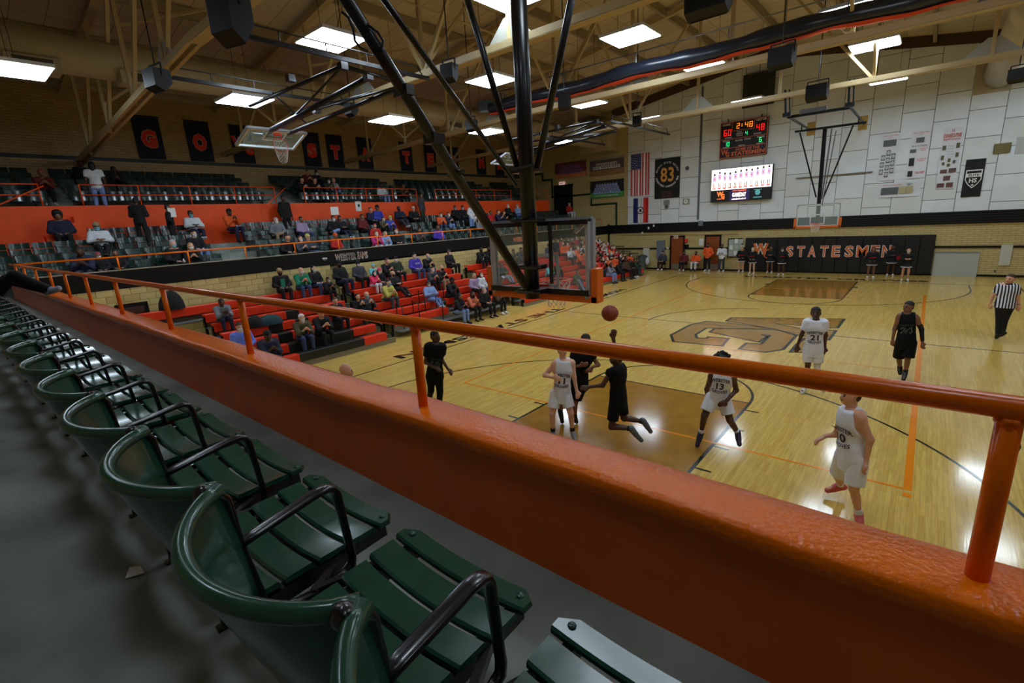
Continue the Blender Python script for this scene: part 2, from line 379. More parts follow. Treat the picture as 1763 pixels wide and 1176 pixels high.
def make_figure(root, J, F, HF, spec, s=1., h=.013, fat=1., off=(0,0,0), fingers=True, hands='relax', lib=None):
    """spec: skin, hair, top=(material, sleeve 0..1), bottom=(material, leg 0..1), shoe, sock, mask, jacket..."""
    B, T, fr = figure_prims(J, F, HF, s, fat, fingers, hands)
    mk = lib if lib is not None else {}
    out = {}
    def part(name, prims, m, k=.03, hh=None, cut=None, key=None, smooth=True):
        key = key or name
        if lib is not None and key in lib: me = lib[key]
        else:
            me = net_mesh(name, prims, hh or h, m, k*s, cut, off)
            if lib is not None: lib[key] = me
        out[key] = me
        if root is None: return None
        o = bpy.data.objects.new(name, me); COL.objects.link(o); o.parent = root
        if lib is not None: o.material_slots[0].link = 'OBJECT'; o.material_slots[0].material = m
        return o
    objs = {}
    objs['body'] = part('body', B, spec['skin'])
    up, pel = fr['up'], fr['pel']
    # hair
    hd, HU, HF_, HR = fr['hd'], fr['HU'], fr['HF'], fr['HR']
    st = spec.get('hair_style', 'short')
    H = []; hA = lambda a, b, ra, rb: H.append((tuple(a), tuple(b), ra*s, rb*s, None))
    if st != 'bald':
        hA(hd+HU*.05*s-HF_*.02*s, hd+HU*.0*s-HF_*.035*s, .094, .08)
        if st == 'afro': hA(hd+HU*.07*s-HF_*.03*s, hd-HU*.0*s-HF_*.05*s, .13, .12)
        if st == 'long':
            hA(hd-HF_*.05*s, hd-HU*.16*s-HF_*.06*s, .09, .07)
            for q in (-1, 1): hA(hd+HR*q*.07*s-HF_*.01*s, hd+HR*q*.085*s-HU*.17*s, .035, .03)
        if st == 'bushy':
            for q in range(26):
                a = q*2.4; e = .2+.9*((q*37) % 10)/10; d = (HR*math.cos(a)*math.cos(e)-HF_*abs(math.sin(a))*math.cos(e)*.8+HU*math.sin(e)).normalized()
                hA(hd+HU*.03*s-HF_*.03*s+d*.06*s, hd+HU*.03*s-HF_*.03*s+d*.125*s, .025, .018)
        if st == 'twists':
            for q in range(40):
                a = q*2.4; e = .15+1.2*((q*37) % 20)/20; d = (HR*math.cos(a)*math.cos(e)+HF_*math.sin(a)*math.cos(e)*.6+HU*math.sin(e)).normalized()
                hA(hd+HU*.04*s-HF_*.02*s+d*.07*s, hd+HU*.04*s-HF_*.02*s+d*.15*s, .013, .008)
        cut = [(tuple(hd+HU*.015*s+HF_*.062*s), tuple((HF_-HU*.35).normalized()))] if st in ('short', 'afro', 'bushy') else ([(tuple(hd+HF_*.05*s), tuple(HF_))] if st == 'long' else None)
        objs['hair'] = part('hair', H, spec['hair'], .02, min(h, .012) if st == 'twists' else None, cut, key='hair_'+st)
    if spec.get('cap'):
        objs['cap'] = part('cap', [(tuple(hd+HU*.055*s-HF_*.015*s), tuple(hd+HU*.05*s-HF_*.015*s), .1*s, .1*s, None), (tuple(hd+HU*.045*s+HF_*.07*s), tuple(hd+HU*.035*s+HF_*.14*s), .04*s, .035*s, {'sq': (*HU, 3.)})], spec['cap'], .015, None, [(tuple(hd+HU*.03*s), tuple(-HU))])
    if spec.get('mask'):
        objs['mask'] = part('mask', [(tuple(hd-HU*.02*s+HF_*.035*s), tuple(hd-HU*.07*s+HF_*.04*s), .078*s, .062*s, None)], spec['mask'], .01, None, [(tuple(hd+HF_*.02*s), tuple(-HF_)), (tuple(hd-HU*.005*s), tuple(HU))])
    # face
    if root is not None and (lib is None or True):
        key = 'eyes'
        if lib is not None and key in lib: me = lib[key]
        else:
            mb = MB()
            for q in (-1, 1):
                c = hd+HR*q*.034*s+HU*.008*s+HF_*.083*s
                mb.sphere(c, .011*s, 8, 5)
            if not spec.get('mask'): pass
            me = mb.mesh('eyes', MATS['eye'], True, off)
            if lib is not None: lib[key] = me
        o = bpy.data.objects.new('eyes', me); COL.objects.link(o); o.parent = root
        if lib is None:
            mb = MB(); mb.tube([hd-HU*.047*s+HF_*.098*s+HR*q*s for q in (-.024, 0, .024)], .006*s, 6)
            o = bpy.data.objects.new('mouth', mb.mesh('mouth', MATS['lip'], True, off)); COL.objects.link(o); o.parent = root
            mb = MB()
            for q in (-1, 1): mb.tube([hd+HR*q*.016*s+HU*.028*s+HF_*.088*s, hd+HR*q*.05*s+HU*.03*s+HF_*.074*s], .006*s, 6)
            o = bpy.data.objects.new('eyebrows', mb.mesh('eyebrows', spec['hair'], True, off)); COL.objects.link(o); o.parent = root
    # top
    tm, sl = spec['top'][:2]; drop = spec.get('drop', .12); loose = spec.get('loose', .018)
    Tp = grow(T, loose*s)
    tail = (tuple(fr['bel']), tuple(pel-up*drop*s), .145*s*fat+loose*s, .148*s*fat+loose*s, {'sq': (*fr['fr'], 1.3)})
    Tp.append(tail)
    for q in 'LR':
        a, b = seg(J['sh'+q], J['el'+q], 0, min(sl, 1)) 
        if sl > 0.02: Tp.append((tuple(a), tuple(b), (.06+loose)*s, (.054+loose)*s, {'flat': sl < 1}))
        if sl > 1:
            a, b = seg(J['el'+q], J['wr'+q], 0, sl-1); Tp.append((tuple(J['el'+q]), tuple(b), (.052+loose*.6)*s, (.036+loose*.4)*s, {'flat': True}))
    cut = [(tuple(pel-up*(drop+.02)*s), tuple(-up)), (tuple(J['neck']+up*.03*s), tuple((up+fr['fr']*.45).normalized()))]
    if sl <= .02:
        for q, sg in (('L', 1), ('R', -1)): cut.append((tuple(J['sh'+q]-fr['wv']*sg*.02*s), tuple((fr['wv']*sg+up*.12).normalized())))
    objs['top'] = part(spec['top'][2] if len(spec['top']) > 2 else 'shirt', Tp, tm, .04, None, cut, key='top_%.1f' % sl)
    # bottom
    bm, lg = spec['bottom'][:2]; wide = spec.get('wide', .03)
    Bp = [(tuple(fr['bel']-up*.06*s), tuple(pel-up*.02*s), (.135*fat+.012)*s, (.15*fat+.016)*s, {'sq': (*fr['fr'], 1.25)})]
    for q in 'LR':
        hip, kn, an = J['hip'+q], J['kn'+q], J['an'+q]
        if lg <= 1:
            a, b = seg(hip, kn, 0, lg); Bp.append((tuple(a), tuple(b), (.1*fat+wide*.3)*s, (.075+wide*.8)*s, {'flat': True}))
        else:
            Bp.append((tuple(hip), tuple(kn), (.095*fat+wide*.3)*s, (.06+wide*.6)*s, None)); b = kn+(an-kn)*(lg-1)
            Bp.append((tuple(kn), tuple(b), (.06+wide*.6)*s, (.042+wide*.6)*s, {'flat': True}))
    objs['bottom'] = part(spec['bottom'][2] if len(spec['bottom']) > 2 else 'trousers', Bp, bm, .014, None, None, key='bot_%.1f' % lg)
    for q in 'LR':
        an, to = J['an'+q], J['to'+q]; d = (to-an); d.z = 0 if abs(d.z) < .1 else d.z; d = d.normalized()
        heel = an-d*.045*s; dn = Vector((0,0,-.03*s)) if abs((to-an).normalized().z) < .8 else Vector((0,0,0))
        sh = [(tuple(heel+dn), tuple(to+dn*.3), .045*s, .04*s, None), (tuple(an+Vector((0,0,.01))), tuple(an+(to-an)*.5+dn*.4), .05*s, .047*s, None)]
        objs['shoe'+q] = part('shoe', sh, spec['shoe'], .02, None, [((0,0,min(an.z, to.z)-.06*s), (0,0,-1))] if dn.z else None, key='shoe'+q)
        if spec.get('sock'):
            kn = J['kn'+q]; t = spec.get('sock_len', .25)
            a, b = seg(an, kn, 0, t); part('sock', [(tuple(a), tuple(b), .044*s, .05*s, {'flat': True})], spec['sock'], .01)
    return objs, fr, out
# ------------------------------------------------------------------ lamps (placed early: they light everything)
mat('lens', (.95, .97, 1.), .4, emit=(.87, .94, 1.), es=LAMP); mat('lamp_housing', (.8, .8, .78), .5)
mat('eye', (.05, .04, .04), .2); mat('lip', (.3, .14, .12), .5)
def ceiling_lamp(x, y, z, w=1.35, d=1.2, label='', seen=True):
    t = thing('ceiling_light', label, 'lamp', (x, y, z), 'fluorescent lights hung under the roof')
    MB().box((x-w/2-.03, y-d/2-.03, z+.02), (x+w/2+.03, y+d/2+.03, z+.1)).build('housing', MATS['lamp_housing'], t)
    a = [-w/2, -w/2+w*.25, w/2-w*.25, w/2]
    for i in range(3):
        MB().box((x+a[i]+.012, y-d/2, z), (x+a[i+1]-.012, y+d/2, z+.018)).build('lens', MATS['lens'], t)
    m = MB()
    for q in (-1, 1): m.tube([(x+q*w*.3, y, z+.1), (x+q*w*.3, y, roof(x))], .006, 5)
    m.build('hanger', black_paint, t)
LN = [(25, 122, 8.06, 'far left lamp cut by the photo edge, above the empty upper seats'), (422, 175, 8.06, 'lamp above the WG banner, behind the retracted side hoop rail'), (674, 208, 8.06, 'lamp above the third to last T banner'), (840, 228, 8.06, 'lamp just left of the big hoop mast beside a speaker'), (967, 244, 8.06, 'most distant small lamp at the left wall, right of the mast'),
      (570, 72, 8.76, 'large lamp above the retracted side hoop'), (846, 140, 8.76, 'lamp between the diagonal brace and the mast, above the curtain end'), (1010, 179, 8.76, 'lamp just below the rolled curtain, right of the mast'), (1121, 206, 8.76, 'small lamp in front of the white wall above the flag'),
      (880, -4, 9.06, 'lamp at the top edge behind the mast'), (1085, 65, 9.06, 'large lamp above the middle of the rolled curtain'), (1217, 118, 9.06, 'lamp hidden in part by the rolled curtain above the scoreboard'), (1290, 175, 9.06, 'lamp right above the scoreboard'),
      (1506, 79, 9.16, 'lamp of three bright panels right below the curtain, near the ridge'), (1528, 138, 9.16, 'lamp of three bright panels above the far hoop frame')]
for u, v, z, lb in LN:
    p = at(u, v, 2, z); ceiling_lamp(p.x, p.y, z, label='fluorescent '+lb)
for x, y in ((2.1, .5), (2.1, 6.5), (2.1, 12.5), (7.5, .5), (7.5, 6.5), (7.5, 12.5), (7.5, 18.5), (7.5, 25)):
    ceiling_lamp(x, y, 8.9, label='fluorescent lamp above the court outside the picture')
for x in (2.1, -3.4, -8.9, 7.6): ceiling_lamp(x, -4.35, 8.9, .74, .66, label='unseen small fluorescent lamp added above the near balcony to light the foreground')  # lamps added out of view, shrunk and placed to tune the foreground light
# ------------------------------------------------------------------ shell
court = wood_floor()
fl = struct(MB().box((XL, YN+6.76, -.2), (XR, YW, 0)).build('floor', court)); fl['label'] = 'varnished maple court floor with black and orange lines'
ORG[fl.name] = (0, 0, 0)
L_, W_ = 25.679, 7.6544; ft = .3048
_lz = [.002]
def line_strip(pts, w, m=None, closed=False, name='court_line'):
    _lz[0] += .00004; z = _lz[0]; P = [Vector((p[0], p[1], 0)) for p in pts]; n = len(P); mb = MB(); vs = []
    for i, p in enumerate(P):
        a = P[i-1] if (i > 0 or closed) else None; b = P[(i+1) % n] if (i < n-1 or closed) else None
        d = ((p-a).normalized() if a is not None else Vector())+((b-p).normalized() if b is not None else Vector()); d.normalize()
        k = 1.
        if a is not None and b is not None: k = 1/max(.5, d.dot((b-p).normalized()))
        nn = Vector((-d.y, d.x, 0))*w/2*k
        vs += [(p.x+nn.x, p.y+nn.y, z), (p.x-nn.x, p.y-nn.y, z)]
    mb.add(vs, [(2*i, 2*i+1, 2*((i+1) % n)+1, 2*((i+1) % n)) for i in range(n if closed else n-1)])
    mb.build(name, m or line_black, fl)
def arc(cx, cy, r, a0, a1, n=40): return [(cx+r*math.cos(a0+(a1-a0)*i/n), cy+r*math.sin(a0+(a1-a0)*i/n)) for i in range(n+1)]
line_strip([(-W_, 0), (W_, 0), (W_, L_), (-W_, L_)], .06, closed=True)
line_strip([(-W_, L_/2), (W_+4, L_/2)], .05)
h6, F19 = 6*ft, 19*ft
stz = .0012
def floor_poly(pts, m, z, name='stained_area'):
    MB().add([(p[0], p[1], z) for p in pts], [tuple(range(len(pts)))]).build(name, m, fl)
for s0, sg in ((0, 1), (L_, -1)):
    floor_poly([(-h6, s0), (h6, s0), (h6, s0+sg*F19), (-h6, s0+sg*F19)][::sg], stain, .0015)
    line_strip([(-h6, s0), (-h6, s0+sg*F19)], .06); line_strip([(h6, s0), (h6, s0+sg*F19)], .06); line_strip([(-h6, s0+sg*F19), (h6, s0+sg*F19)], .05)
    line_strip(arc(0, s0+sg*F19, h6, 0, sg*PI), .055)
    for q in (-1, 1):
        for yy, ww in ((7.0, .3), (8.2, .05), (11.2, .05), (14.2, .05), (17.6, .05)):
            line_strip([(q*h6, s0+sg*yy*ft), (q*(h6+(.2 if ww > .1 else .28)), s0+sg*yy*ft)], .3 if ww > .1 else .05)
    r3_, by = 19.75*ft, s0+sg*5.25*ft
    line_strip([(-r3_, s0), (-r3_, by)]+[(x, y) for x, y in arc(0, by, r3_, PI, PI-sg*PI, 60)][0:]+[(r3_, s0)], .05)
vh, vy = 4.5108, 3.5459
line_strip([(-vh, vy), (vh-.05, vy)], .05, line_orange); line_strip([(-vh, vy), (-vh, L_-vy)], .05, line_orange); line_strip([(vh, vy-.02), (vh, L_-vy)], .1, line_orange); line_strip([(-vh, L_-vy), (vh, L_-vy)], .05, line_orange)
line_strip([(-vh, L_/2-3), (vh, L_/2-3)], .03, line_orange); line_strip([(-vh, L_/2+3), (vh, L_/2+3)], .03, line_orange)
line_strip([(vh, vy-.24), (vh, vy-.12)], .1, line_orange); line_strip(arc(0, L_/2, 3.6, .55*PI, 1.02*PI), .05)
K = 4.897
def tr(pts): return [at(1140+x/K, 460+y/K, 2, 0)[:2] for x, y in pts]
S1 = [(75,572),(240,485),(375,457),(560,470),(940,522),(520,516),(372,515),(282,570),(295,597),(375,600),(390,587),(560,600),(505,665),(95,628)]
S2 = [(400,548),(440,520),(940,522),(1130,578),(1020,695),(870,718),(650,690),(710,640),(835,648),(905,575),(845,570),(880,590),(830,645),(690,612)]
S2 = [(400,548),(440,520),(960,524),(1130,578),(1020,695),(870,718),(650,690),(712,640),(835,648),(908,575),(845,572),(885,585),(815,632)]
S3 = [(540,455),(585,425),(1535,437),(1480,513),(1330,508),(960,478),(1190,520),(1465,535),(1405,615),(1150,575),(960,524),(700,480)]
S4 = [(1080,718),(1130,655),(1200,600),(1350,640),(1340,722)]
for i, S in enumerate((S1, S2, S3, S4)):
    P = tr(S); floor_poly(P[::-1], stain, .0016+i*.0001, 'logo_piece'); line_strip(P, .09, closed=True, name='logo_outline')
def floor_text(s, p, right, up, h, wd):
    mb = text_on(s, (*p, .003), right, up, h, wd, bold=.03); mb.build('court_lettering', line_black, fl)
floor_text('THE STATESMEN', (-8.15, 8.75), (0, -1, 0), (1, 0, 0), .5, 9.2); floor_text('HOME OF', (-8.15, 17.2), (0, -1, 0), (1, 0, 0), .5, 4.4)
floor_text('WEBSTER GROVES', (0.35, 26.45), (1, 0, 0), (0, 1, 0), .55, 8.6)
# ------------------------------------------------------------------ walls
bk_l = brick_mat('glazed_block_side', (.8, .72, .48), (.76, .67, .43), (.55, .47, .28), .42, .2, 'x')
bk_f = brick_mat('glazed_block_far', (.8, .73, .5), (.76, .68, .44), (.58, .5, .3), .42, .105, 'y')
bk_u = brick_mat('brick_upper', (.72, .6, .36), (.66, .54, .31), (.5, .42, .26), .3, .1, 'x')
grout = mat('grout', (.5, .43, .27), .8)
def wallbox(name, a, b, m, lb=None):
    o = struct(MB().box(a, b).build(name, m)); ORG[o.name] = (0, 0, 0)
    if lb: o['label'] = lb
    return o
wf = wallbox('wall_far', (XB, YW+.02, 0), (XR, YW+.3, 13), bk_f, 'far end wall of yellow glazed block and white boards')
wl = wallbox('wall_left', (XL-.3, YN, 0), (XL-.02, YW, 2.66), grout, 'yellow glazed block wall behind the bleachers')
wu = wallbox('wall_left_upper', (XB-.3, YN, 0), (XB, YW, 11), bk_u, 'dark brick wall above the upper seats')
wallbox('wall_right', (XR, YN, 0), (XR+.3, YW, 11), bk_u); wallbox('wall_back', (XB, YN-.3, 0), (XR, YN, 13), bk_u)
brick_a = mat('glazed_brick', (.8, .72, .48), .35, coat=.2, var=.08, scale=2); brick_b = mat('glazed_brick_dull', (.74, .65, .41), .4, coat=.2)
bm_ = MB().box((0, .006, .006), (.02, .414, .194)).mesh('brick', brick_a); bm2 = MB().box((0, .006, .006), (.02, .414, .194)).mesh('brick', brick_b)
for r in range(9):          # nearest courses as single blocks
    for c in range(20):
        z = .86+r*.2; y = -2.6+c*.42+(r % 2)*.21
        inst('brick', bm_ if random.random() < .6 else bm2, (XL-.02, y, z), wl)
MB().box((XL-.02, 6.1, .0), (XL, YW, 2.66)).build('block_courses', bk_l, wl); MB().box((XL-.02, YN, 0), (XL, -2.6, 2.66)).build('block_courses', bk_l, wl)
MB().box((XL-.02, -2.6, 0), (XL, 6.1, .86)).build('block_courses', bk_l, wl)
def W(u, v, d=0.): return at(u, v, 1, YW-d)
# white acoustic boards, each its own piece
board = mat('white_board', (.88, .91, .92), .6, var=.05, scale=1.2); board2 = mat('white_board_b', (.86, .88, .87), .6, var=.05, scale=1.2)
bx0 = W(1081, 300).x; PW = 1.28
MB().box((bx0-.02, YW-.02, 3.2), (XR, YW+.02, 12.8)).build('board_joints', mat('joint', (.42, .42, .4), .8), wf)
for i in range(22):
    x0, x1 = bx0+i*PW, min(bx0+(i+1)*PW, XR)
    if x0 >= XR: break
    z = 3.22-(.0, .62, .3, .85)[i % 4]
    while z < 12.6:
        z0, z1 = max(z, 3.22), z+1.25
        t0, t1 = min(z1, roof(x0)-.05), min(z1, roof(x1)-.05)
        if z1-z0 > .1 and min(t0, t1) > z0+.05:
            g = .014
            MB().add([(x0+g, YW-.045, z0+g), (x1-g, YW-.045, z0+g), (x1-g, YW-.045, t1-g), (x0+g, YW-.045, t0-g), (x0+g, YW, z0+g), (x1-g, YW, z0+g), (x1-g, YW, t1-g), (x0+g, YW, t0-g)],
                     [(0,1,2,3), (1,0,4,5), (2,1,5,6), (3,2,6,7), (0,3,7,4)]).build('board', board if (i*7+int(z*3)) % 3 else board2, wf)
        z += 1.25
# brown fascia under the roof line
wood_dark = mat('brown_fascia', (.3, .21, .11), .7)
for sx, ex in ((bx0-1.2, -4), (-4, XR)):
    MB().prism([(sx, YW-.12, roof(sx)-.5), (ex, YW-.12, roof(ex)-.5), (ex, YW-.12, roof(ex)), (sx, YW-.12, roof(sx))], (0, .12, 0)).build('roof_line_board', wood_dark, wf)
tb = struct(MB().box((XL, YW-.08, 2.62), (XR, YW, 3.22)).build('trim_1', black_paint)); tb['label'] = 'black padded band across the far wall'
for k in range(5): MB().box((XL, YW-.1, 2.7+k*.12), (XR, YW-.08, 2.72+k*.12)).build('seam', mat('black_seam', (.1, .1, .12), .5), tb)
struct(MB().box((XL, YW-.03, 1.42), (XR, YW, 1.53)).build('trim_2', black_paint)); struct(MB().box((XL, YW-.03, 0), (XR, YW, .1)).build('baseboard_far', black_paint))
struct(MB().tube([W(1064, 404, .05), W(1272, 402.5, .05)], .025, 6).build('trim_3', mat('yellow_pipe', (.75, .66, .42), .5)))
# green stepped stripe on the brick part
gs = [W(905, 303, .02), W(934, 303, .02), W(934, 311, .02), W(950, 310.5, .02), W(950, 340, .02), W(1018, 333.5, .02), W(1018, 353, .02), W(1061, 351, .02), W(1061, 386, .02)]
m = MB()
for a, b in zip(gs, gs[1:]):
    if abs(a.x-b.x) > abs(a.z-b.z): b = Vector((b.x, b.y, a.z)); a = Vector((a.x, a.y, a.z)); m.box((a.x-.06, YW-.03, a.z-.07), (b.x+.06, YW, a.z+.07))
    else: m.box((a.x-.07, YW-.03, min(a.z, b.z)-.07), (a.x+.07, YW, max(a.z, b.z)+.07))
struct(m.build('trim_4', mat('green_stripe', (.08, .2, .12), .5)))
struct(MB().box((XB, -9.9, 7.3), (XB+.03, YW, 7.44)).build('trim_5', mat('dark_stripe', (.08, .1, .09), .5)))
struct(MB().box((XL-.02, YW-.2, 0), (XL+.06, YW-.02, 3.3)).build('trim_6', black_paint))
struct(MB().box((W(1209, 200).x-.06, YW-.12, W(1209, 378).z), (W(1209, 200).x+.06, YW-.04, 11.5)).build('trim_7', mat('grey_pipe', (.42, .44, .46), .4, metal=.5)))
# roof
cm = ceiling_mat()
ce = struct(MB().prism([(XB-.3, YN, roof(XB-.3)), (-4, YN, roof(-4)), (XR+.3, YN, roof(XR+.3)), (XR+.3, YN, 13.6), (XB-.3, YN, 13.6)], (0, YW-YN+.3, 0)).build('ceiling', cm)); ce['label'] = 'cream boarded gable ceiling'
ORG[ce.name] = (0, 0, 0)
purl = mat('purlin', (.6, .54, .42), .7)
for k in range(12):
    x = -20.5+k*3.0
    MB().box((x-.07, YN, roof(x)-.34), (x+.07, YW, roof(x)-.02)).build('purlin', purl, ce)
# ------------------------------------------------------------------ near balcony
HN = 2.72
o = struct(MB().box((XL-1, YN, HN-.35), (XR, -3.3, HN)).build('floor_balcony', concrete)); o['label'] = 'grey worn concrete floor of the near balcony'
struct(MB().box((XL, -3.42, 0), (XR, -3.24, HN)).build('wall_near', bk_f))
# second row tread under the camera
# parapet: body plus a rounded thick ledge
PY0, PY1, PZ = -3.445, -3.235, 3.196
pw = thing('parapet', 'orange painted low balcony wall with thick glossy ledge in the foreground', 'wall', (0, 0, 0), kind='structure')
MB().box((XL, PY0+.012, HN), (XR, PY1-.01, PZ-.05)).build('wall_body', mat('orange_dark_face', (.9, .4, .04), .4, var=.1, scale=4, bump=.1), pw)
def ledge(u, v):
    x = XL+(XR-XL)*u; t = v*2*PI
    y = (PY0+PY1)/2; wy = (PY1-PY0)/2+.008; ex = .45
    c, s = math.cos(t), math.sin(t)
    yy = y+wy*math.copysign(abs(c)**ex, c); zz = PZ-.035+.04*math.copysign(abs(s)**ex, s)
    n = .002*math.sin(x*2.1+yy*9)+.0012*math.sin(x*5.3+1)+.0008*math.sin(x*11.+t)
    lift = .006 if (x > 2.2) else 0
    return (x, yy+n*.6, zz+n+lift)
o = MB().grid(ledge, 700, 25).build('ledge', mat('orange_ledge', (1., .47, .0), .2, spec=.35, var=.06, scale=60, bump=.45), pw, smooth=True)
RY, RZ = -3.34, 3.619
hr = thing('handrail', 'orange painted pipe rail along the near balcony ledge in the foreground', 'railing', (4, RY, RZ))
MB().tube([(XL, RY, RZ), (XR, RY, RZ)], .0262, 24).build('top_rail', orange, hr, smooth=True)
for x_ in [4.47, 2.72, .96, -.67, -2.32, -3.85, -5.3, -6.66, -8.29, -9.9, -11.3]+[6.3, 8.1, 10, 12]:
    x = 4.3108+(x_-4.3108)*1.383/1.24
    if x < XL: x = XL+.05
    m = MB().tube([(x, RY, PZ-.02), (x, RY, RZ)], .0225, 20); m.tube([(x, RY, RZ-.034), (x, RY, RZ-.02)], .026, 20)
    m.build('post', orange, hr, smooth=True)
m = MB()
q = at(1743, 768, 1, RY)
m.tube([(q.x+.011*math.cos(a*PI/6), RY, q.z+.014*math.sin(a*PI/6)) for a in range(13)], .0022, 6, cap=False).build('wire_ring', dark_iron, hr)
# ------------------------------------------------------------------ side balcony and tiers
o = struct(MB().box((XL-.25, -3.4, 2.60), (XL, YW, 3.2)).build('trim_8', black_paint)); o['label'] = 'black balcony face with team lettering'
ORG[o.name] = (0, 0, 0)
struct(MB().box((XL-.25, -3.4, 3.2), (XL+.01, YW, 3.225)).build('trim_9', mat('edge_cream', (.6, .56, .48), .5)))
def side_text(s, u0, v0, u1, v1, h, m=orange, bold=.03, par=o, x=XL):
    a, b = at(u0, v0, 0, x), at(u1, v1, 0, x); c = (a+b)/2
    text_on(s, (x+.004, c.y, c.z), (0, 1, 0), (0, 0, 1), h, abs(b.y-a.y), bold).build('lettering', m, par)
letter_o = mat('letter_orange', (.85, .42, .25), .6); letter_w = mat('letter_outline', (.85, .8, .75), .6)
side_text('WEBSTER FANS', 577, 444, 633, 438.5, .3, letter_w, .05); side_text('WEBSTER FANS', 578, 443.8, 632, 438.2, .27, letter_o, .02)
side_text('WEBSTER FANS', 883, 412.5, 925, 409, .27, letter_o, .03)
HT = [2.66, 3.02, 3.39, 3.76]          # tread heights of the lower tier
TD = .85
def tier(name, x0, zs, depth, y0, y1, m, back=0.):
    mb = MB()
    for k, z in enumerate(zs): mb.box((x0-depth*(k+1)-(back if k == len(zs)-1 else 0), y0, 2.3), (x0-depth*k, y1, z))
    q = struct(mb.build(name, m)); return q
t1 = tier('floor_lower_tier', XL-.25, HT, TD, YN, YW, concrete, .3); t1['label'] = 'stepped concrete of the lower seating tier'
XO = XL-.25-TD*4-.3                     # orange wall face, about -18.25
ZO = 5.33
ow = struct(MB().box((XO-.18, YN, 3.0), (XO, YW-2.2, ZO)).build('wall_orange', orange_wall)); ow['label'] = 'orange painted wall between the two seating tiers'; ORG[ow.name] = (0, 0, 0)
HU_ = [5.1, 5.37, 5.64, 5.9, 6.15]; TU = (abs(XB)-abs(XO)-.18)/5
t2 = tier('floor_upper_tier', XO-.18, HU_, TU, YN, YW-2.3, concrete); t2['label'] = 'stepped concrete of the upper seating tier'
# side rail at the balcony edge
sr = thing('side_railing', 'thin orange rail with short posts on the side balcony edge', 'railing', (XL, 0, 3.2))
XR_ = XL-.06
MB().tube([(XR_, RY, 3.60), (XR_, YW-1.2, 3.72)], .026, 10).build('top_rail', orange, sr, smooth=True)
for u in (204, 325, 423, 508, 583, 650, 709, 762, 810, 850, 890, 925, 958, 985, 1010, 1035):
    y = y_at(u, XR_, 3.4)
    MB().tube([(XR_, y, 3.2), (XR_, y, 3.62+.1*(y+3.3)/30)], .024, 8).build('post', orange, sr, smooth=True)
# upper railings with gaps at the stair openings
def upper_rail(y0, y1, label):
    t = thing('tier_railing', label, 'railing', (XO-.05, y0, ZO), 'orange railings on the wall between the tiers'); x = XO-.06
    for z in (ZO+.36, ZO+.7): MB().tube([(x, y0, z), (x, y1, z)], .02, 8).build('rail', orange_wall, t, smooth=True)
    n = max(1, round((y1-y0)/1.75))
    for k in range(n+1):
        y = y0+(y1-y0)*k/n; MB().tube([(x, y, ZO-.02), (x, y, ZO+.7)], .022, 8).build('post', orange_wall, t, smooth=True)
# ------------------------------------------------------------------ near row of slatted seats
SX0, SP = 3.43+.572, .572
bolt_m = mat('bolt_head', (.25, .33, .3), .25, metal=.6)
def near_seat(i):
    xc = SX0-i*SP
    lb = ['slatted dark green stadium seat cut by the bottom right photo corner', 'nearest whole dark green slatted seat with armrest, in front of the orange wall',
          'second nearest dark green slatted seat, left of the nearest whole one', 'third nearest dark green slatted seat along the foreground row'][i-0] if i < 4 else \
         '%s dark green seat along the foreground row, counted from the camera' % ['', '', '', '', 'fourth', 'fifth', 'sixth', 'seventh', 'eighth', 'ninth', 'tenth', 'eleventh', 'twelfth', 'thirteenth', 'fourteenth', 'fifteenth', 'sixteenth', 'seventeenth', 'eighteenth', 'nineteenth', 'twentieth', 'twenty-first', 'twenty-second', 'twenty-third', 'twenty-fourth', 'twenty-fifth', 'twenty-sixth', 'twenty-seventh', 'twenty-eighth', 'twenty-ninth', 'thirtieth', 'thirty-first'][i]
    return xc, lb
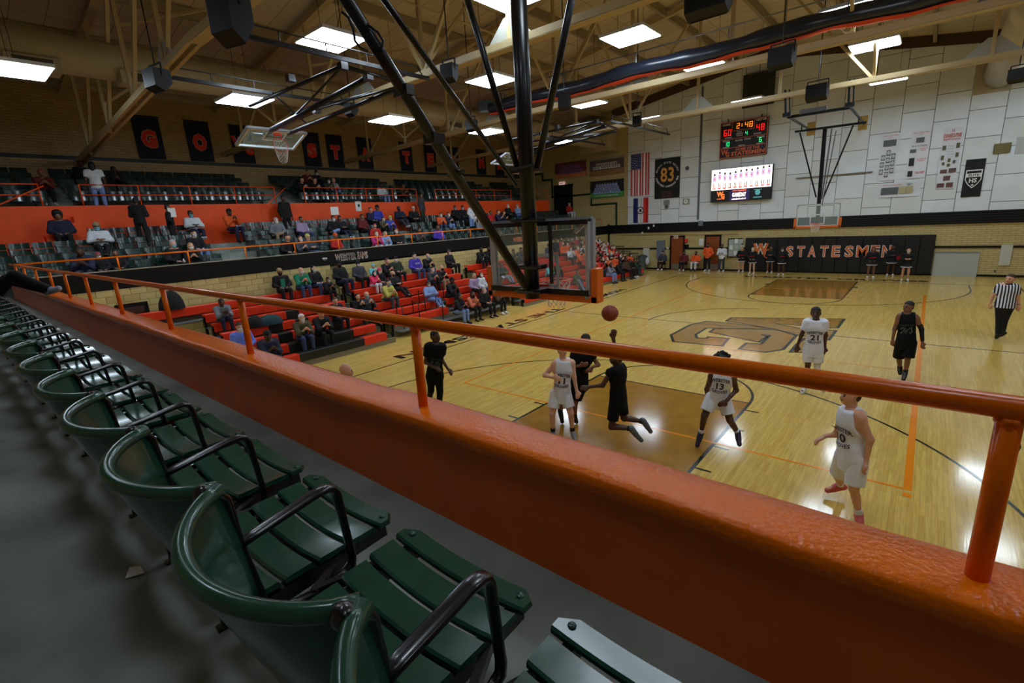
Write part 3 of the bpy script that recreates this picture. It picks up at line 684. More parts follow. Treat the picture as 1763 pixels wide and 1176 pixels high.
def seat_meshes():
    R = {}
    ys = [(-3.932, -4.0), (-4.01, -4.1), (-4.11, -4.195), (-4.205, -4.29), (-4.3, -4.385)]
    def sag(x, y): return 3.157-.03*(1-(x/.25)**2)*(1 if y < -4.005 else .75)-.012*max(0, (-3.97-y))*2
    R['slat'] = []
    for k, (a, b) in enumerate(ys):
        m = MB(); nx, hw = 13, .245-.008*k; vs = []; t = .018
        for i in range(nx):
            x = -hw+2*hw*i/(nx-1); e = abs(x)/hw
            aa = a - (.03*max(0, (e-.86)/.14)**2 if k == 0 else 0); z = sag(x, (a+b)/2)
            roll = .006
            for yy, zz in ((aa, z-.5*roll-t*.4), (aa-.006, z), (b+.006, z), (b, z-roll), (b, z-t), (aa, z-t)): vs.append((x, yy, zz))
        fs = []
        for i in range(nx-1):
            for j in range(6): p = i*6+j; q = i*6+(j+1) % 6; fs.append((p, p+6, q+6, q))
        fs += [tuple(range(6)), tuple(range((nx-1)*6+5, (nx-1)*6-1, -1))]
        m.add(vs, fs); R['slat'].append(m.mesh('slat', green_seat, True)); R['slat'][-1].set_sharp_from_angle(angle=.7)
    m = MB()
    for q in (-1, 1): m.sphere((q*.21, -3.965, sag(.21, -3.965)+.001), .011, 10, 6, sc=(1, 1, .5))
    R['bolt'] = m.mesh('bolt', bolt_m, True)
    m = MB()
    for q in (-1, 1): m.beam((q*.2, -3.96, 3.105), (q*.2, -4.39, 3.085), .03, .045)
    for q in (-1, 1): m.beam((q*.2, -4.05, 3.12), (q*.29, -4.25, 3.1), .02, .03)
    m.beam((-.2, -4.2, 3.09), (.2, -4.2, 3.09), .03, .03); R['seat_frame'] = m.mesh('seat_frame', dark_iron)
    # curved shell back, a rolled rim at its top
    def shell(side):
        def f(u, v):
            a = (u-.5)*2; c = 1-a*a
            z = 3.205+.295*v; y = -4.395-.02*v-(.055+.085*v)*c**.75+.02*math.sin(v*PI)*0; x = a*(.262+.02*v)
            return (x, y+side, z-.02*c*(1-v))
        return f
    m = MB(); nu, nv = 25, 8
    m.grid(shell(.009), nu, nv); m.grid(shell(-.009), nu, nv)
    n = nu*nv; m.f = m.f[:(nu-1)*(nv-1)]+[tuple(reversed(f)) for f in m.f[(nu-1)*(nv-1):]]
    for i in range(nu-1): m.f += [(i+1, i, n+i, n+i+1)]
    for j in range(nv-1):
        m.f += [(j*nu, (j+1)*nu, n+(j+1)*nu, n+j*nu), ((j+1)*nu+nu-1, j*nu+nu-1, n+j*nu+nu-1, n+(j+1)*nu+nu-1)]
    m.mi = [0]*len(m.f)
    R['backrest'] = m.mesh('backrest', green_seat, True)
    R['rim'] = MB().tube([(Vector(shell(0)(u/24, 1))) for u in range(25)], .0175, 12).mesh('rim', green_seat, True)
    # armrest: flat topped bar from the back, bent down to the seat iron
    def sweep(P, W_, T_, m=None):
        """flat bar with rounded edges along P in the y-z plane"""
        m = m or MB(); n = 10; vs = []
        for i, p in enumerate(P):
            p = Vector(p); a = Vector(P[max(i-1, 0)]); b = Vector(P[min(i+1, len(P)-1)]); d = (b-a).normalized(); u = Vector((1, 0, 0)).cross(d)
            for j in range(n):
                t = 2*PI*j/n+.3; c, s_ = math.cos(t), math.sin(t); e = .5
                vs.append(p+Vector((1, 0, 0))*(W_[i]/2*math.copysign(abs(c)**e, c))+u*(T_[i]/2*math.copysign(abs(s_)**e, s_)))
        k = len(P); fs = [(i*n+j, i*n+(j+1) % n, (i+1)*n+(j+1) % n, (i+1)*n+j) for i in range(k-1) for j in range(n)]+[tuple(reversed(range(n))), tuple(range((k-1)*n, k*n))]
        return m.add(vs, fs)
    def arm(x):
        P = [(x, -4.42, 3.338), (x, -4.36, 3.352), (x, -4.2, 3.379), (x, -4.17, 3.38), (x, -4.152, 3.372), (x, -4.143, 3.352), (x, -4.133, 3.24), (x, -4.125, 3.14), (x, -4.13, 3.112), (x, -4.16, 3.1), (x, -4.25, 3.1), (x, -4.4, 3.125)]
        return sweep(P, [.03, .036, .038, .037, .034, .03, .027, .027, .027, .026, .024, .022], [.014, .016, .017, .018, .02, .02, .018, .018, .02, .02, .016, .014])
    R['armrest'] = arm(-.286).mesh('armrest', dark_iron, True)
    m = sweep([(-.286, -4.45, 3.505), (-.286, -4.425, 3.5), (-.286, -4.405, 3.47), (-.286, -4.395, 3.34), (-.286, -4.37, 3.15), (-.286, -4.33, 2.95), (-.286, -4.33, 2.73)], [.044, .042, .03, .026, .028, .03, .03], [.03, .03, .022, .02, .022, .03, .03])
    m.tube([(-.286, -4.2, 3.1), (-.286, -4.22, 2.95), (-.286, -4.24, 2.74)], .014, 8); m.box((-.303, -4.36, 2.72), (-.269, -4.2, 2.732)); m.sphere((-.286, -4.445, 3.503), .021, 12, 8)
    R['standard'] = m.mesh('standard', dark_iron, True)
    return R
NS = seat_meshes()
for i in range(-1, 31):
    xc = SX0-i*SP
    if xc < XL+.5: break
    lb = 'dark green slatted seat beyond the photo edge' if i < 0 else near_seat(i)[1]
    t = thing('stadium_seat', lb, 'seat', (xc, 0, 0), 'slatted green seats in the foreground row')
    for me in NS['slat']: inst('slat', me, (xc, 0, 0), t)
    for k in ('bolt', 'seat_frame', 'backrest', 'armrest', 'standard'):
        inst(k, NS[k], (xc, 0, 0), t)
    b = [c for c in t.children if c.name.startswith('backrest')][0]
    o = bpy.data.objects.new('rim', NS['rim']); COL.objects.link(o); o.parent = b
t = thing('paper_scrap', 'small torn paper scrap on the concrete behind the foreground seats', 'litter', (0, 0, HN+.004))
q = at(228, 985, 2, HN+.004)
MB().add([(q.x-.05, q.y, q.z), (q.x+.03, q.y-.03, q.z+.004), (q.x+.05, q.y+.03, q.z), (q.x-.01, q.y+.03, q.z+.006)], [(0, 1, 2, 3)]).build('sheet', white_paint, t)
# ------------------------------------------------------------------ seats of the side tiers (facing +x)
far_green = mat('tier_seat_green', (.085, .19, .165), .2, spec=.6, coat=.2)
def tier_seat_meshes():
    m = MB()
    for z0, z1, x0, x1 in ((.78, .6, -.03, 0), (.585, .42, .005, .03)):
        def f(u, v):
            a = (u-.5)*2; return (x0+(x1-x0)*v-.05*(1-a*a), a*.235, z0+(z1-z0)*v)
        m.grid(f, 9, 3); n = len(m.v)
        def g(u, v):
            p = f(u, v); return (p[0]-.02, p[1], p[2])
        k = len(m.f); m.grid(g, 9, 3); m.f = m.f[:k]+[tuple(reversed(q)) for q in m.f[k:]]
        for i in range(8): m.f.append((n-27+i, n-27+i+1, n+i+1, n+i)); m.mi.append(0)
    back = m.mesh('backrest', far_green, True); back.set_sharp_from_angle(angle=.8)
    m = MB()
    def f(u, v):
        a = (u-.5)*2; return (.03+.4*v, a*.225, .42-.025*(1-a*a)+.02*v*v)
    m.grid(f, 7, 5); n = len(m.v)
    m.grid(lambda u, v: (f(u, v)[0], f(u, v)[1], f(u, v)[2]-.025), 7, 5)
    k = len(m.f)//2; m.f = [tuple(reversed(q)) for q in m.f[:k]]+m.f[k:]; m.f = [tuple(reversed(q)) for q in m.f]
    for i in range(6): m.f.append((28+i, 28+i+1, n+28+i+1, n+28+i)); m.mi.append(0)
    pan = m.mesh('seat_pan', far_green, True); pan.set_sharp_from_angle(angle=.8)
    m = MB(); y = -.26
    m.beam((-.05, y, .8), (.03, y, .02), .02, .035); m.beam((-.02, y, .62), (.22, y, .64), .035, .02); m.beam((.22, y, .64), (.16, y, .3), .02, .03); m.box((-.03, y-.015, 0), (.2, y+.015, .02)); m.beam((.16, y, .3), (.14, y, .02), .02, .03)
    iron = m.mesh('standard', dark_iron)
    return back, pan, iron
TB, TP, TI = tier_seat_meshes()
joined = MB()
def in_view(P, mg=60):
    q = Vector(P)-CP
    if q.dot(AZ) < .3: return False
    u, v = px(P); return -mg < u < 1763+mg and -mg < v < 1176+mg
AISLE_LO = [(2.2, 3.5), (11.0, 12.2), (19.6, 20.6)]
AISLE_UP = [(-1.75, -.85), (6.0, 7.3), (14.1, 15.4), (22.5, 24.2)]
rown = ['first', 'second', 'third', 'topmost']
TS = .525
def xs_lo(k): return XL-.25-TD*k-.62
def xs_up(k): return XO-.18-TU*k-.6
ORDN = 'first second third fourth fifth sixth seventh eighth ninth tenth eleventh twelfth thirteenth fourteenth fifteenth sixteenth seventeenth eighteenth nineteenth twentieth'.split()
def seat_runs(k, xs, H, aisles, y0, skip):
    """seats of one row, split at the aisles"""
    runs = {}; y = y0
    while y < YW-.6:
        if not any(a < y < b for a, b in aisles) and in_view((xs(k), y, H[k]+.6), 20) and not skip(k, y): runs.setdefault(sum(y > b for a, b in aisles), []).append(y)
        y += TS
    return runs
for k in range(4):
    for sec, ys in seat_runs(k, xs_lo, HT, AISLE_LO, -6.5, lambda k, y: (k == 3 and y < -1.2) or y > 27.3).items():
        for j, y in enumerate(ys if sec else ys[::-1]):
            t = thing('stadium_seat', '%s green seat %s, %s row of lower tier' % (ORDN[min(j, 19)], ['left of the first concrete aisle', 'right of the first concrete aisle', 'right of the second concrete aisle', 'beyond the last aisle near the wall'][sec], rown[k]), 'seat', (xs_lo(k), y, HT[k]), 'green seats of the lower tier')
            for nm, me in (('backrest', TB), ('seat_pan', TP), ('standard', TI)): inst(nm, me, (xs_lo(k), y, HT[k]), t)
_tv = [tuple(v.co) for me in (TB, TP) for v in me.vertices]; _tf = [tuple(p.vertices) for p in TB.polygons]+[tuple(i+len(TB.vertices) for i in p.vertices) for p in TP.polygons]
def tri_seat(mb, x, y, z): mb.add([(a+x, b+y, c+z) for a, b, c in _tv], _tf)
for k in range(5):
    for sec, ys in seat_runs(k, xs_up, HU_, AISLE_UP, -6., lambda k, y: y > 26.4).items():
        for j, y in enumerate(ys if sec else ys[::-1]):
            if k == 0:
                t = thing('stadium_seat', '%s green seat %s, upper tier front row behind railing' % (ORDN[min(j, 19)], ['left of the leftmost upper stairs', 'right of the leftmost upper stairs', 'right of the officer', 'right of the third upper stairs', 'right of the mast'][sec]), 'seat', (xs_up(k), y, HU_[k]), 'green seats of the upper tier front row')
                for nm, me in (('backrest', TB), ('seat_pan', TP)): inst(nm, me, (xs_up(k), y, HU_[k]), t)
            else: tri_seat(joined, xs_up(k), y, HU_[k])
o = joined.build('upper_seats', far_green, autos=True); tag(o, 'rows of dark green seats high up below the lettered banners', 'seats', kind='stuff')
# steps in the aisles
m = MB()
for a, b in AISLE_LO:
    for k in range(3): m.box((XL-.25-TD*(k+1), a-.1, HT[k]), (XL-.25-TD*(k+1)+.3, b+.1, (HT[k]+HT[k+1])/2))
for a, b in AISLE_UP:
    for k in range(4): m.box((XO-.18-TU*(k+1), a-.1, HU_[k]), (XO-.18-TU*(k+1)+.3, b+.1, (HU_[k]+HU_[k+1])/2))
m.build('aisle_steps', concrete, None).__setitem__('kind', 'structure')
segs = [(-5.5, -1.85, 'orange railing at the far left of the upper tier, cut by the photo edge'), (-.8, 5.9, 'orange railing below the letters G and O, left of the officer'), (7.3, 14.0, 'orange railing in front of the upper spectators, middle'), (15.4, 22.4, 'orange railing just left of the big mast'), (24.2, 26.7, 'short orange railing at the far end right of the mast')]
for a, b, lb in segs: upper_rail(a, b, lb)
# orange side stair at the far left, below the railing
t = thing('orange_stair', 'orange painted stair climbing along the wall at the far left', 'stairs', (XO, -2, HT[3]))
pts = [(88, 382), (65, 393), (46, 404), (25, 416)]
zz = ZO-.25; yy = -.95
for i in range(7):
    MB().box((XO, yy-.3-.27*i, HT[3]), (XO+.5, yy-.03-.27*i, zz-.2*i-.12)).build('step', orange_wall, t)
m = MB().tube([at(75, 320, 0, XO+.1), at(0, 352, 0, XO+.1), at(-60, 378, 0, XO+.1)], .022, 8); m.build('stair_rail', orange_wall, t, smooth=True)
t = thing('stair_handrail', 'sloping thin orange handrail beside the officer on the steps', 'railing', (XO+.3, 6, HT[3]))
MB().tube([at(492, 323, 0, XO), at(450, 361, 0, XO+1.2), at(450, 366, 0, XO+1.2)], .02, 8).build('rail', orange_wall, t, smooth=True)
# ------------------------------------------------------------------ pull-out bleachers: rows, each of single plastic seat modules
red_m = mat('bleacher_orange_plastic', (.88, .2, .07), .4, spec=.4, coat=.15); blk_m = mat('bleacher_black_plastic', (.09, .1, .09), .4)
deck_m = mat('bleacher_deck', (.36, .37, .35), .6, var=.15, scale=3); kick_m = mat('bleacher_kick', (.5, .46, .36), .6)
NR = 7
def bx(k): return -9.97-.612*k
def bz(k): return .43+.243*k
def blacks(k):
    R = {0: [(513, 618)], 1: [(495, 604)], 2: [(477, 499), (572, 588)], 3: [(461, 482), (505, 524)], 4: [(492, 511)]}.get(k, [])
    return [(y_at(a, bx(k), bz(k)), y_at(b, bx(k), bz(k))) for a, b in R]
MOD = .458
def module_mesh(m_):
    mb = MB(); g = .004
    P = [(0, .0), (-.03, .012), (-.25, .012), (-.28, 0), (-.28, -.24), (0, -.24)]
    P = [(0.0, -.015), (-.012, 0), (-.25, .0), (-.27, -.02), (-.27, -.06), (-.02, -.06), (-.02, -.26), (0, -.26)]
    n = len(P); vs = [(x, g, z) for x, z in P]+[(x, MOD-g, z) for x, z in P]
    mb.add(vs, [tuple(range(n-1, -1, -1)), tuple(range(n, 2*n))]+[(i, (i+1) % n, (i+1) % n+n, i+n) for i in range(n)])
    mb.f = [tuple(reversed(f)) for f in mb.f]
    return mb.mesh('seat_module', m_)
mod_r, mod_b = module_mesh(red_m), module_mesh(blk_m)
rname = ['lowest', 'second', 'third', 'fourth', 'fifth', 'sixth', 'topmost']
for si, (ya, yb, k0, sn) in enumerate(((.55, 5.5, 0, 'the nearest block, behind the handrail'), (5.95, 12.1, 1, 'the middle block below the team fans lettering'), (13.0, 25.9, 0, 'the far block behind the backboard'))):
    for k in range(k0, NR):
        a = ya if k < 6 or si else ya-2.2
        t = thing('bleacher_row', '%s orange bench row of %s' % (rname[k], sn), 'bleacher', (bx(k), a, 0), 'bench rows of the pull-out bleachers')
        bl = blacks(k) if si == 0 else []
        n = int((yb-a)/MOD)
        for i in range(n):
            y = a+i*MOD; c = y+MOD/2
            if si == 1 and k < 4 and 8.5 < c < 9.3: continue
            inst('seat_module', mod_b if any(p-.1 < c < q+.1 for p, q in bl) else mod_r, (bx(k), y, bz(k)), t)
        zd = .243*k
        MB().box((bx(k)-.60, a, zd+.16), (bx(k)+.36, yb, zd+.01+.0), ).build('riser', deck_m, t) if False else None
        if k > 0: MB().box((bx(k)-.28, a, zd-.03), (bx(k)+.35, yb, zd)).build('deck', deck_m, t)
        MB().box((bx(k)-.34, a, zd-.0 if k else 0), (bx(k)-.28, yb, zd+.243)).build('riser', kick_m, t)
        if k == k0:
            MB().box((bx(k)-.1, a, 0), (bx(k)-.02, yb, max(.16, bz(k)-.25))).build('front_panel', kick_m, t)
        m = MB()
        for yy in (a+.02, yb-.02): m.box((bx(k)-.2, yy-.03, 0), (bx(k)-.1, yy+.03, bz(k)-.1))
        m.build('support', black_paint, t)
# black aisle handrails of the bleachers
for (u, v, k) in ((694, 547, 1), (722, 541, 1), (733, 536, 2), (763, 545, 1), (765, 520, 3)):
    p = at(u, v, 0, bx(k)+.1); z0 = .243*k
    t = thing('aisle_rail', 'short black aisle handrail on the bleacher steps %s' % {694: 'beside the man in yellow', 722: 'right of the man in yellow', 733: 'in the middle of the aisle', 763: 'nearest the court at the aisle', 765: 'behind the woman in light blue'}[u], 'handrail', (p.x, p.y, z0), 'black handrails in the bleacher aisle')
    MB().tube([(p.x, p.y, z0), (p.x, p.y, z0+.85), (p.x-.35, p.y, z0+.95), (p.x-.35, p.y, z0+.243)], .02, 8).build('loop', black_steel, t, smooth=True)
# ------------------------------------------------------------------ roof trusses
TY = [0.0, 5.5, 12.0, 18.2]
def truss(i, y):
    t = thing('roof_truss', ['cream steel roof truss nearest the camera, its chord sloping down to the left wall', 'cream steel roof truss crossing above the big mast', 'cream steel roof truss carrying the rolled black curtain', 'long cream steel truss below the three panel lamp, above the flag', 'farthest cream steel roof truss, close to the white wall'][i], 'truss', (-4, y, 8), 'cream steel roof trusses')
    zc = 8.17; xl, xk, xr = -19.5, -8.2, XR-.1
    zl = 7.25 if i == 0 else 7.85
    m = MB(); w = .26 if i < 3 else .2
    for q in (-1, 1):
        m.beam((xk, y+q*.1, zc), (xr, y+q*.1, zc), .09, .16); m.beam((xl-2.4, y+q*.1, zl-.1 if i == 0 else zl-.05), (xk, y+q*.1, zc), .09, .16)
    m.box((xk, y-.14, zc-.1), (xr, y+.14, zc-.085)); m.build('bottom_chord', cream_steel, t)
    m = MB()
    for a, b in ((XB+.2, -4), (-4, XR-.1)): m.beam((a, y, roof(a)-.25), (b, y, roof(b)-.25), .22, .2)
    m.build('top_chord', cream_steel, t)
    xs = [-19.6, -16.4, -13.2, -10.2, -7.2, -4, -.8, 2.2, 5.2, 8.4, 11.6]
    for k, x in enumerate(xs):
        zb = zc if x >= xk else zl+(zc-zl)*(x-xl)/(xk-xl)
        MB().beam((x, y, zb), (x, y, roof(x)-.3), .1, .1, up=(0, 1, 0)).build('upright', cream_steel, t)
        if k < len(xs)-1:
            x2 = xs[k+1]; z2 = zc if x2 >= xk else zl+(zc-zl)*(x2-xl)/(xk-xl)
            a, b = ((x, y, roof(x)-.35), (x2, y, z2)) if x >= -4 else ((x, y, zb), (x2, y, roof(x2)-.35))
            if i == 0 or k % 2 == 0: MB().beam(a, b, .09, .09, up=(0, 1, 0)).build('diagonal', cream_steel, t)
        if k in (3, 5, 8): MB().prism([(x-.7, y-.02, zb+.08), (x+.7, y-.02, zb+.08), (x+.15, y-.02, zb+.6), (x-.15, y-.02, zb+.6)], (0, .04, 0)).build('gusset', mat('gusset_grey', (.62, .62, .58), .5), t)
for i, y in enumerate(TY): truss(i, y)
# bracing between the trusses
for i in range(3):
    t = thing('roof_bracing', 'sloping cream angle braces between %s roof trusses' % ['the first and second', 'the second and third', 'the third and fourth', 'the fourth and fifth'][i], 'bracing', (-4, TY[i], 8.2), 'cream braces between the trusses')
    for x in (-16.4, -7.2, 2.2, 8.4):
        a, b = TY[i], TY[i+1]; c = (a+b)/2
        MB().beam((x, a, 8.3), (x, c, roof(x)-.4), .08, .08).build('brace', cream_steel, t); MB().beam((x, c, roof(x)-.4), (x, b, 8.3), .08, .08).build('brace', cream_steel, t)
    for x in (-13.2, -4, 5.2):
        MB().beam((x, TY[i], roof(x)-1.6), (x+3, TY[i+1], roof(x+3)-.4), .06, .06).build('sway_rod', cream_steel, t)
    for x in (-7.2, 2.2): MB().tube([(x, TY[i], 9.9), (x, TY[i+1], 9.9)], .03, 6).build('conduit', cream_steel, t)
# ducts
duct_m = mat('duct_cream', (.7, .65, .52), .5)
def duct(x, z, r, y0, y1, lb, boxes):
    t = thing('air_duct', lb, 'duct', (x, y0, z)); k = int((y1-y0)/1.5)
    m = MB(); ys = [y0+(y1-y0)*i/k for i in range(k+1)]
    m.tube([(x, y, z) for y in ys], r, 28); m.build('duct_body', duct_m, t, autos=True)
    for y in ys[1:-1:2]: MB().tube([(x, y-.03, z), (x, y+.03, z)], r+.015, 28).build('seam', duct_m, t)
    for u in boxes:
        MB().box((x-.1, u-.55, z-r-.12), (x+r+.02, u+.55, z-r*.55)).build('register', duct_m, t); MB().box((x+r+.02, u-.4, z-r-.05), (x+r+.03, u+.4, z-r*.65)).build('grille', mat('grille_dark', (.3, .28, .22), .6), t)
duct(-14.6, 9.15, .5, YN+.2, YW-1.4, 'fat cream round air duct running along the left side under the roof', [-1.8, .6, 7.4, 13.4, 19])
t = thing('air_duct', 'end of a round cream air duct stuck in the white wall at the top right', 'duct', (6.3, YW-3, 9.2))
a = W(1724, 127, .1); MB().tube([a, a+Vector((0, -12, 0))], .62, 28).build('duct_body', duct_m, t, smooth=True)
MB().box((W(1673, 165).x, YW-.14, W(1673, 165).z), (W(1740, 155).x, YW-.05, W(1690, 110).z)).build('wall_plate', duct_m, t)
MB().box((-15.9, YW-1.4, 8.4), (-13.6, YW-.05, 10.3)).build('duct_box', duct_m, bpy.data.objects['air_duct'])
# rolled divider curtain under the third truss
t = thing('rolled_curtain', 'long rolled black divider curtain with orange hem hanging below a roof truss', 'curtain', (0, 11.8, 8.6))
cy, cz = 11.75, 8.62
def roll(u, v):
    x = -10.3+23.5*u; a = v*2*PI; s = 1+.07*math.sin(x*2.6)+.05*math.sin(x*5.7+1); r = .22*s
    return (x, cy+r*math.cos(a)*.9, cz+.04*math.sin(x*1.3)+r*math.sin(a)*1.05)
MB().grid(roll, 240, 17).build('curtain_roll', mat('vinyl_black', (.13, .16, .22), .25, spec=.6), t, smooth=True)
def hem(u, v):
    x = -10.3+23.5*u; dz = .04*math.sin(x*1.3); r = .235*(1+.07*math.sin(x*2.6)+.05*math.sin(x*5.7+1)); a = -PI*.5-.62+1.0*v+.12*math.sin(x*1.9)
    return (x, cy+r*math.cos(a)*.95, cz+dz+r*math.sin(a)*1.08-.03)
MB().grid(hem, 240, 6).build('orange_hem', mat('hem_orange', (.85, .25, .08), .5), t, smooth=True)
m = MB().tube([(-10.2, cy-.1, cz+.5), (XR-.3, cy-.1, cz+.5)], .022, 8)
m.build('support_pipe', steel, t, smooth=True)
for x in [-9.5+2.9*k for k in range(8)]: MB().tube([(x, cy-.1, cz+.5), (x, cy-.1, cz+.2)], .02, 6).build('bracket', steel, t)
MB().box((-10.75, cy-.25, cz-.1), (-10.3, cy+.2, cz+.3)).build('winch', mat('winch_blue', (.35, .42, .5), .4, metal=.4), t)
# ------------------------------------------------------------------ baskets
glass = mat('backboard_glass', (.85, .95, .93), .03, alpha=.16, spec=.6); alu = mat('aluminium_frame', (.66, .68, .72), .4, metal=.35)
pad_m = mat('orange_pad', (.9, .42, .1), .45); rim_m = mat('rim_orange', (.9, .22, .05), .35); net_m = mat('net_cord', (.85, .84, .8), .8)
def hoop_net(m, c, F, R, r=.2286, L=.42, low=.13, sw=(0,0,0)):
    n = 12; rows = 7
    def P(i, j):
        t = j/rows; rr = r*(1-t)+low*t+.01*math.sin(t*PI); a = 2*PI*(i+.5*(j % 2))/n; s = Vector(sw)*t
        return c+(R*math.cos(a)+F*math.sin(a))*rr+DN*L*t+s
    for j in range(rows):
        for i in range(n):
            d = 0 if j % 2 == 0 else 1
            m.tube([P(i, j), P(i+d, j+1)], .0045, 4, cap=False); m.tube([P(i, j), P(i-1+d, j+1)], .0045, 4, cap=False)
DN = Vector((0, 0, -1))
def backboard(t, c, F, up, scale=1., box_white=white_paint, pads=True):
    """c centre of the glass front face; F the way the board faces"""
    global DN
    F, up = Vector(F).normalized(), Vector(up).normalized(); R = up.cross(F).normalized(); c = Vector(c)
    def P(x, z, y=0): return c+R*x+up*z+F*y
    w, h = .9144, .5334
    def bar(a, b, ww, hh, name, m, y=-.03):
        mb = MB(); mb.beam(P(*a, y), P(*b, y), ww, hh, up=F); mb.build(name, m, t)
    MB().prism([P(-w, -h, -.012), P(w, -h, -.012), P(w, h, -.012), P(-w, h, -.012)], F*.012).build('glass', glass, t)
    m = MB()
    for a, b in (((-w, -h), (w, -h)), ((w, -h), (w, h)), ((w, h), (-w, h)), ((-w, h), (-w, -h))): m.beam(P(*a, -.035), P(*b, -.035), .06, .07, up=F)
    m.build('frame', alu, t)
    m = MB()
    for a, b in (((-.3, -h+.12), (.3, -h+.12)), ((.3, -h+.12), (.3, -h+.57)), ((.3, -h+.57), (-.3, -h+.57)), ((-.3, -h+.57), (-.3, -h+.12))): m.beam(P(*a, .003), P(*b, .003), .05, .004, up=F)
    for a, b in (((-w, -h+.03), (w, -h+.03)), ((w-.03, -h), (w-.03, h)), ((w, h-.03), (-w, h-.03)), ((-w+.03, -h), (-w+.03, h))): m.beam(P(*a, .003), P(*b, .003), .05, .004, up=F)
    m.build('target_square', box_white, t)
    if pads:
        m = MB(); m.beam(P(-w-.11, -h-.03, -.03), P(w+.11, -h-.03, -.03), .1, .17, up=F)
        for q in (-1, 1): m.beam(P(q*(w+.06), -h-.08, -.03), P(q*(w+.06), -h+.4, -.03), .11, .17, up=F)
        m.build('edge_padding', pad_m, t, bevel=.012)
    rc = P(0, -h+.15, .381); DN = -up
    m = MB(); m.tube([rc+(R*math.cos(a*PI/16)+F*math.sin(a*PI/16))*.2286 for a in range(33)], .009, 8, cap=False)
    for q in (-1, 1): m.beam(P(q*.1, -h+.15, 0), rc+R*q*.1-F*.19, .02, .02)
    m.beam(P(-.12, -h+.13, .0), P(.12, -h+.13, 0), .02, .14, up=F); m.build('rim', rim_m, t, smooth=True)
    DN = Vector((0, 0, -1)); m = MB(); hoop_net(m, rc, F, R); m.build('net', net_m, t)
    return P
# near basket, seen from behind
t = thing('basket_backstop', 'big ceiling hung basketball backboard seen from behind on a thick black mast', 'basketball hoop', (-.11, 1.2, 2.85))
bc = Vector((-.11, 1.2, 3.475)); P = backboard(t, bc, (0, 1, 0), (0, 0, 1))
a, b = at(893, 0, 1, .88), at(917, 511, 1, .88); d = (a-b).normalized()
MB().tube([b+Vector((0, 0, -.02)), b+d*5.4], .108, 28).build('mast', black_steel, t, smooth=True)
for q in (-1, 1):
    MB().beam(P(q*.88, .5, -.1), P(q*.88, -.5, -.1), .055, .05).build('carrier_upright', mat('pale_aluminium', (.72, .74, .78), .4, metal=.3), t)
    MB().beam(P(q*.86, .5, -.1), P(q*.68, .36, -.1), .04, .05).build('corner_bracket', alu, t); MB().beam(P(q*.88, -.55, -.12), P(q*.7, -.3, -.09), .05, .05).build('corner_bracket', alu, t)
m = MB()
m.beam(P(-.9, .5, -.13), P(.9, .5, -.13), .07, .06); m.beam(P(-.9, -.47, -.13), P(.9, -.47, -.13), .07, .08)
m.build('carrier_frame', mat('dark_grey_steel', (.06, .065, .07), .35), t)
m = MB()
for z in (.55, -.1, -.45): m.box((b.x-.2, .78, bc.z+z-.03), (b.x+.2, 1.0, bc.z+z+.03)); m.tube([(b.x-.24, .76, bc.z+z), (b.x+.24, .76, bc.z+z)], .014, 6)
m.tube([(b.x+.27, 1.0, bc.z+.5), (b.x+.27, 1.0, bc.z-.35)], .03, 10)
m.build('clamp', dark_iron, t)
br = [(597, 0), (905, 493)]; p0, p1 = at(*br[0], 0, .0), at(*br[1], 0, .0); e = (p0-p1)
MB().tube([p1, p1+e*1.62], .062, 16).build('rear_brace', black_steel, t, smooth=True)
q0 = p1+e*.62; m = MB().box((-.09, q0.y-.08, q0.z-.04), (.09, q0.y+.08, q0.z+.06)); q0 = p1+e*.5; m.tube([q0+Vector((-.12, 0, 0)), q0+Vector((.12, 0, .02))], .03, 8)
q0 = p1+e*.77; m.box((-.11, q0.y-.05, q0.z-.05), (.11, q0.y+.05, q0.z+.05)); m.build('brace_collar', dark_iron, t)
cb = MB()
A_ = [(588, 20), (600, 30), (608, 50), (611, 70), (620, 82), (633, 88)]; cb.tube([at(u, v, 0, .08) for u, v in A_], .012, 6)
A_ = [(632, 42), (650, 55), (660, 70), (658, 84), (656, 92)]; cb.tube([at(u, v, 0, .08) for u, v in A_], .012, 6); cb.build('cable', black_paint, t, smooth=True)
p0, p1 = at(662, 0, 0, .03), at(890, 318, 0, .03); e = p0-p1; MB().tube([p1, p1+e*1.6], .032, 10).build('fold_strut', black_steel, t, smooth=True)
for (u0, v0, u1, v1) in ((805, 0, 891, 289), (984, 0, 925, 289)):
    p0, p1 = at(u0, v0, 1, .86), at(u1, v1, 1, .88); e = p0-p1; MB().tube([p1, p1+e*1.5], .045, 12).build('side_brace', black_steel, t, smooth=True)
p1 = at(907, 291, 1, .88); m = MB().tube([p1+Vector((-.24, -.13, 0)), p1+Vector((.2, -.13, .02))], .02, 8); m.box((p1.x-.2, .74, p1.z-.05), (p1.x+.18, 1.02, p1.z+.03)); m.build('mast_clamp', dark_iron, t)
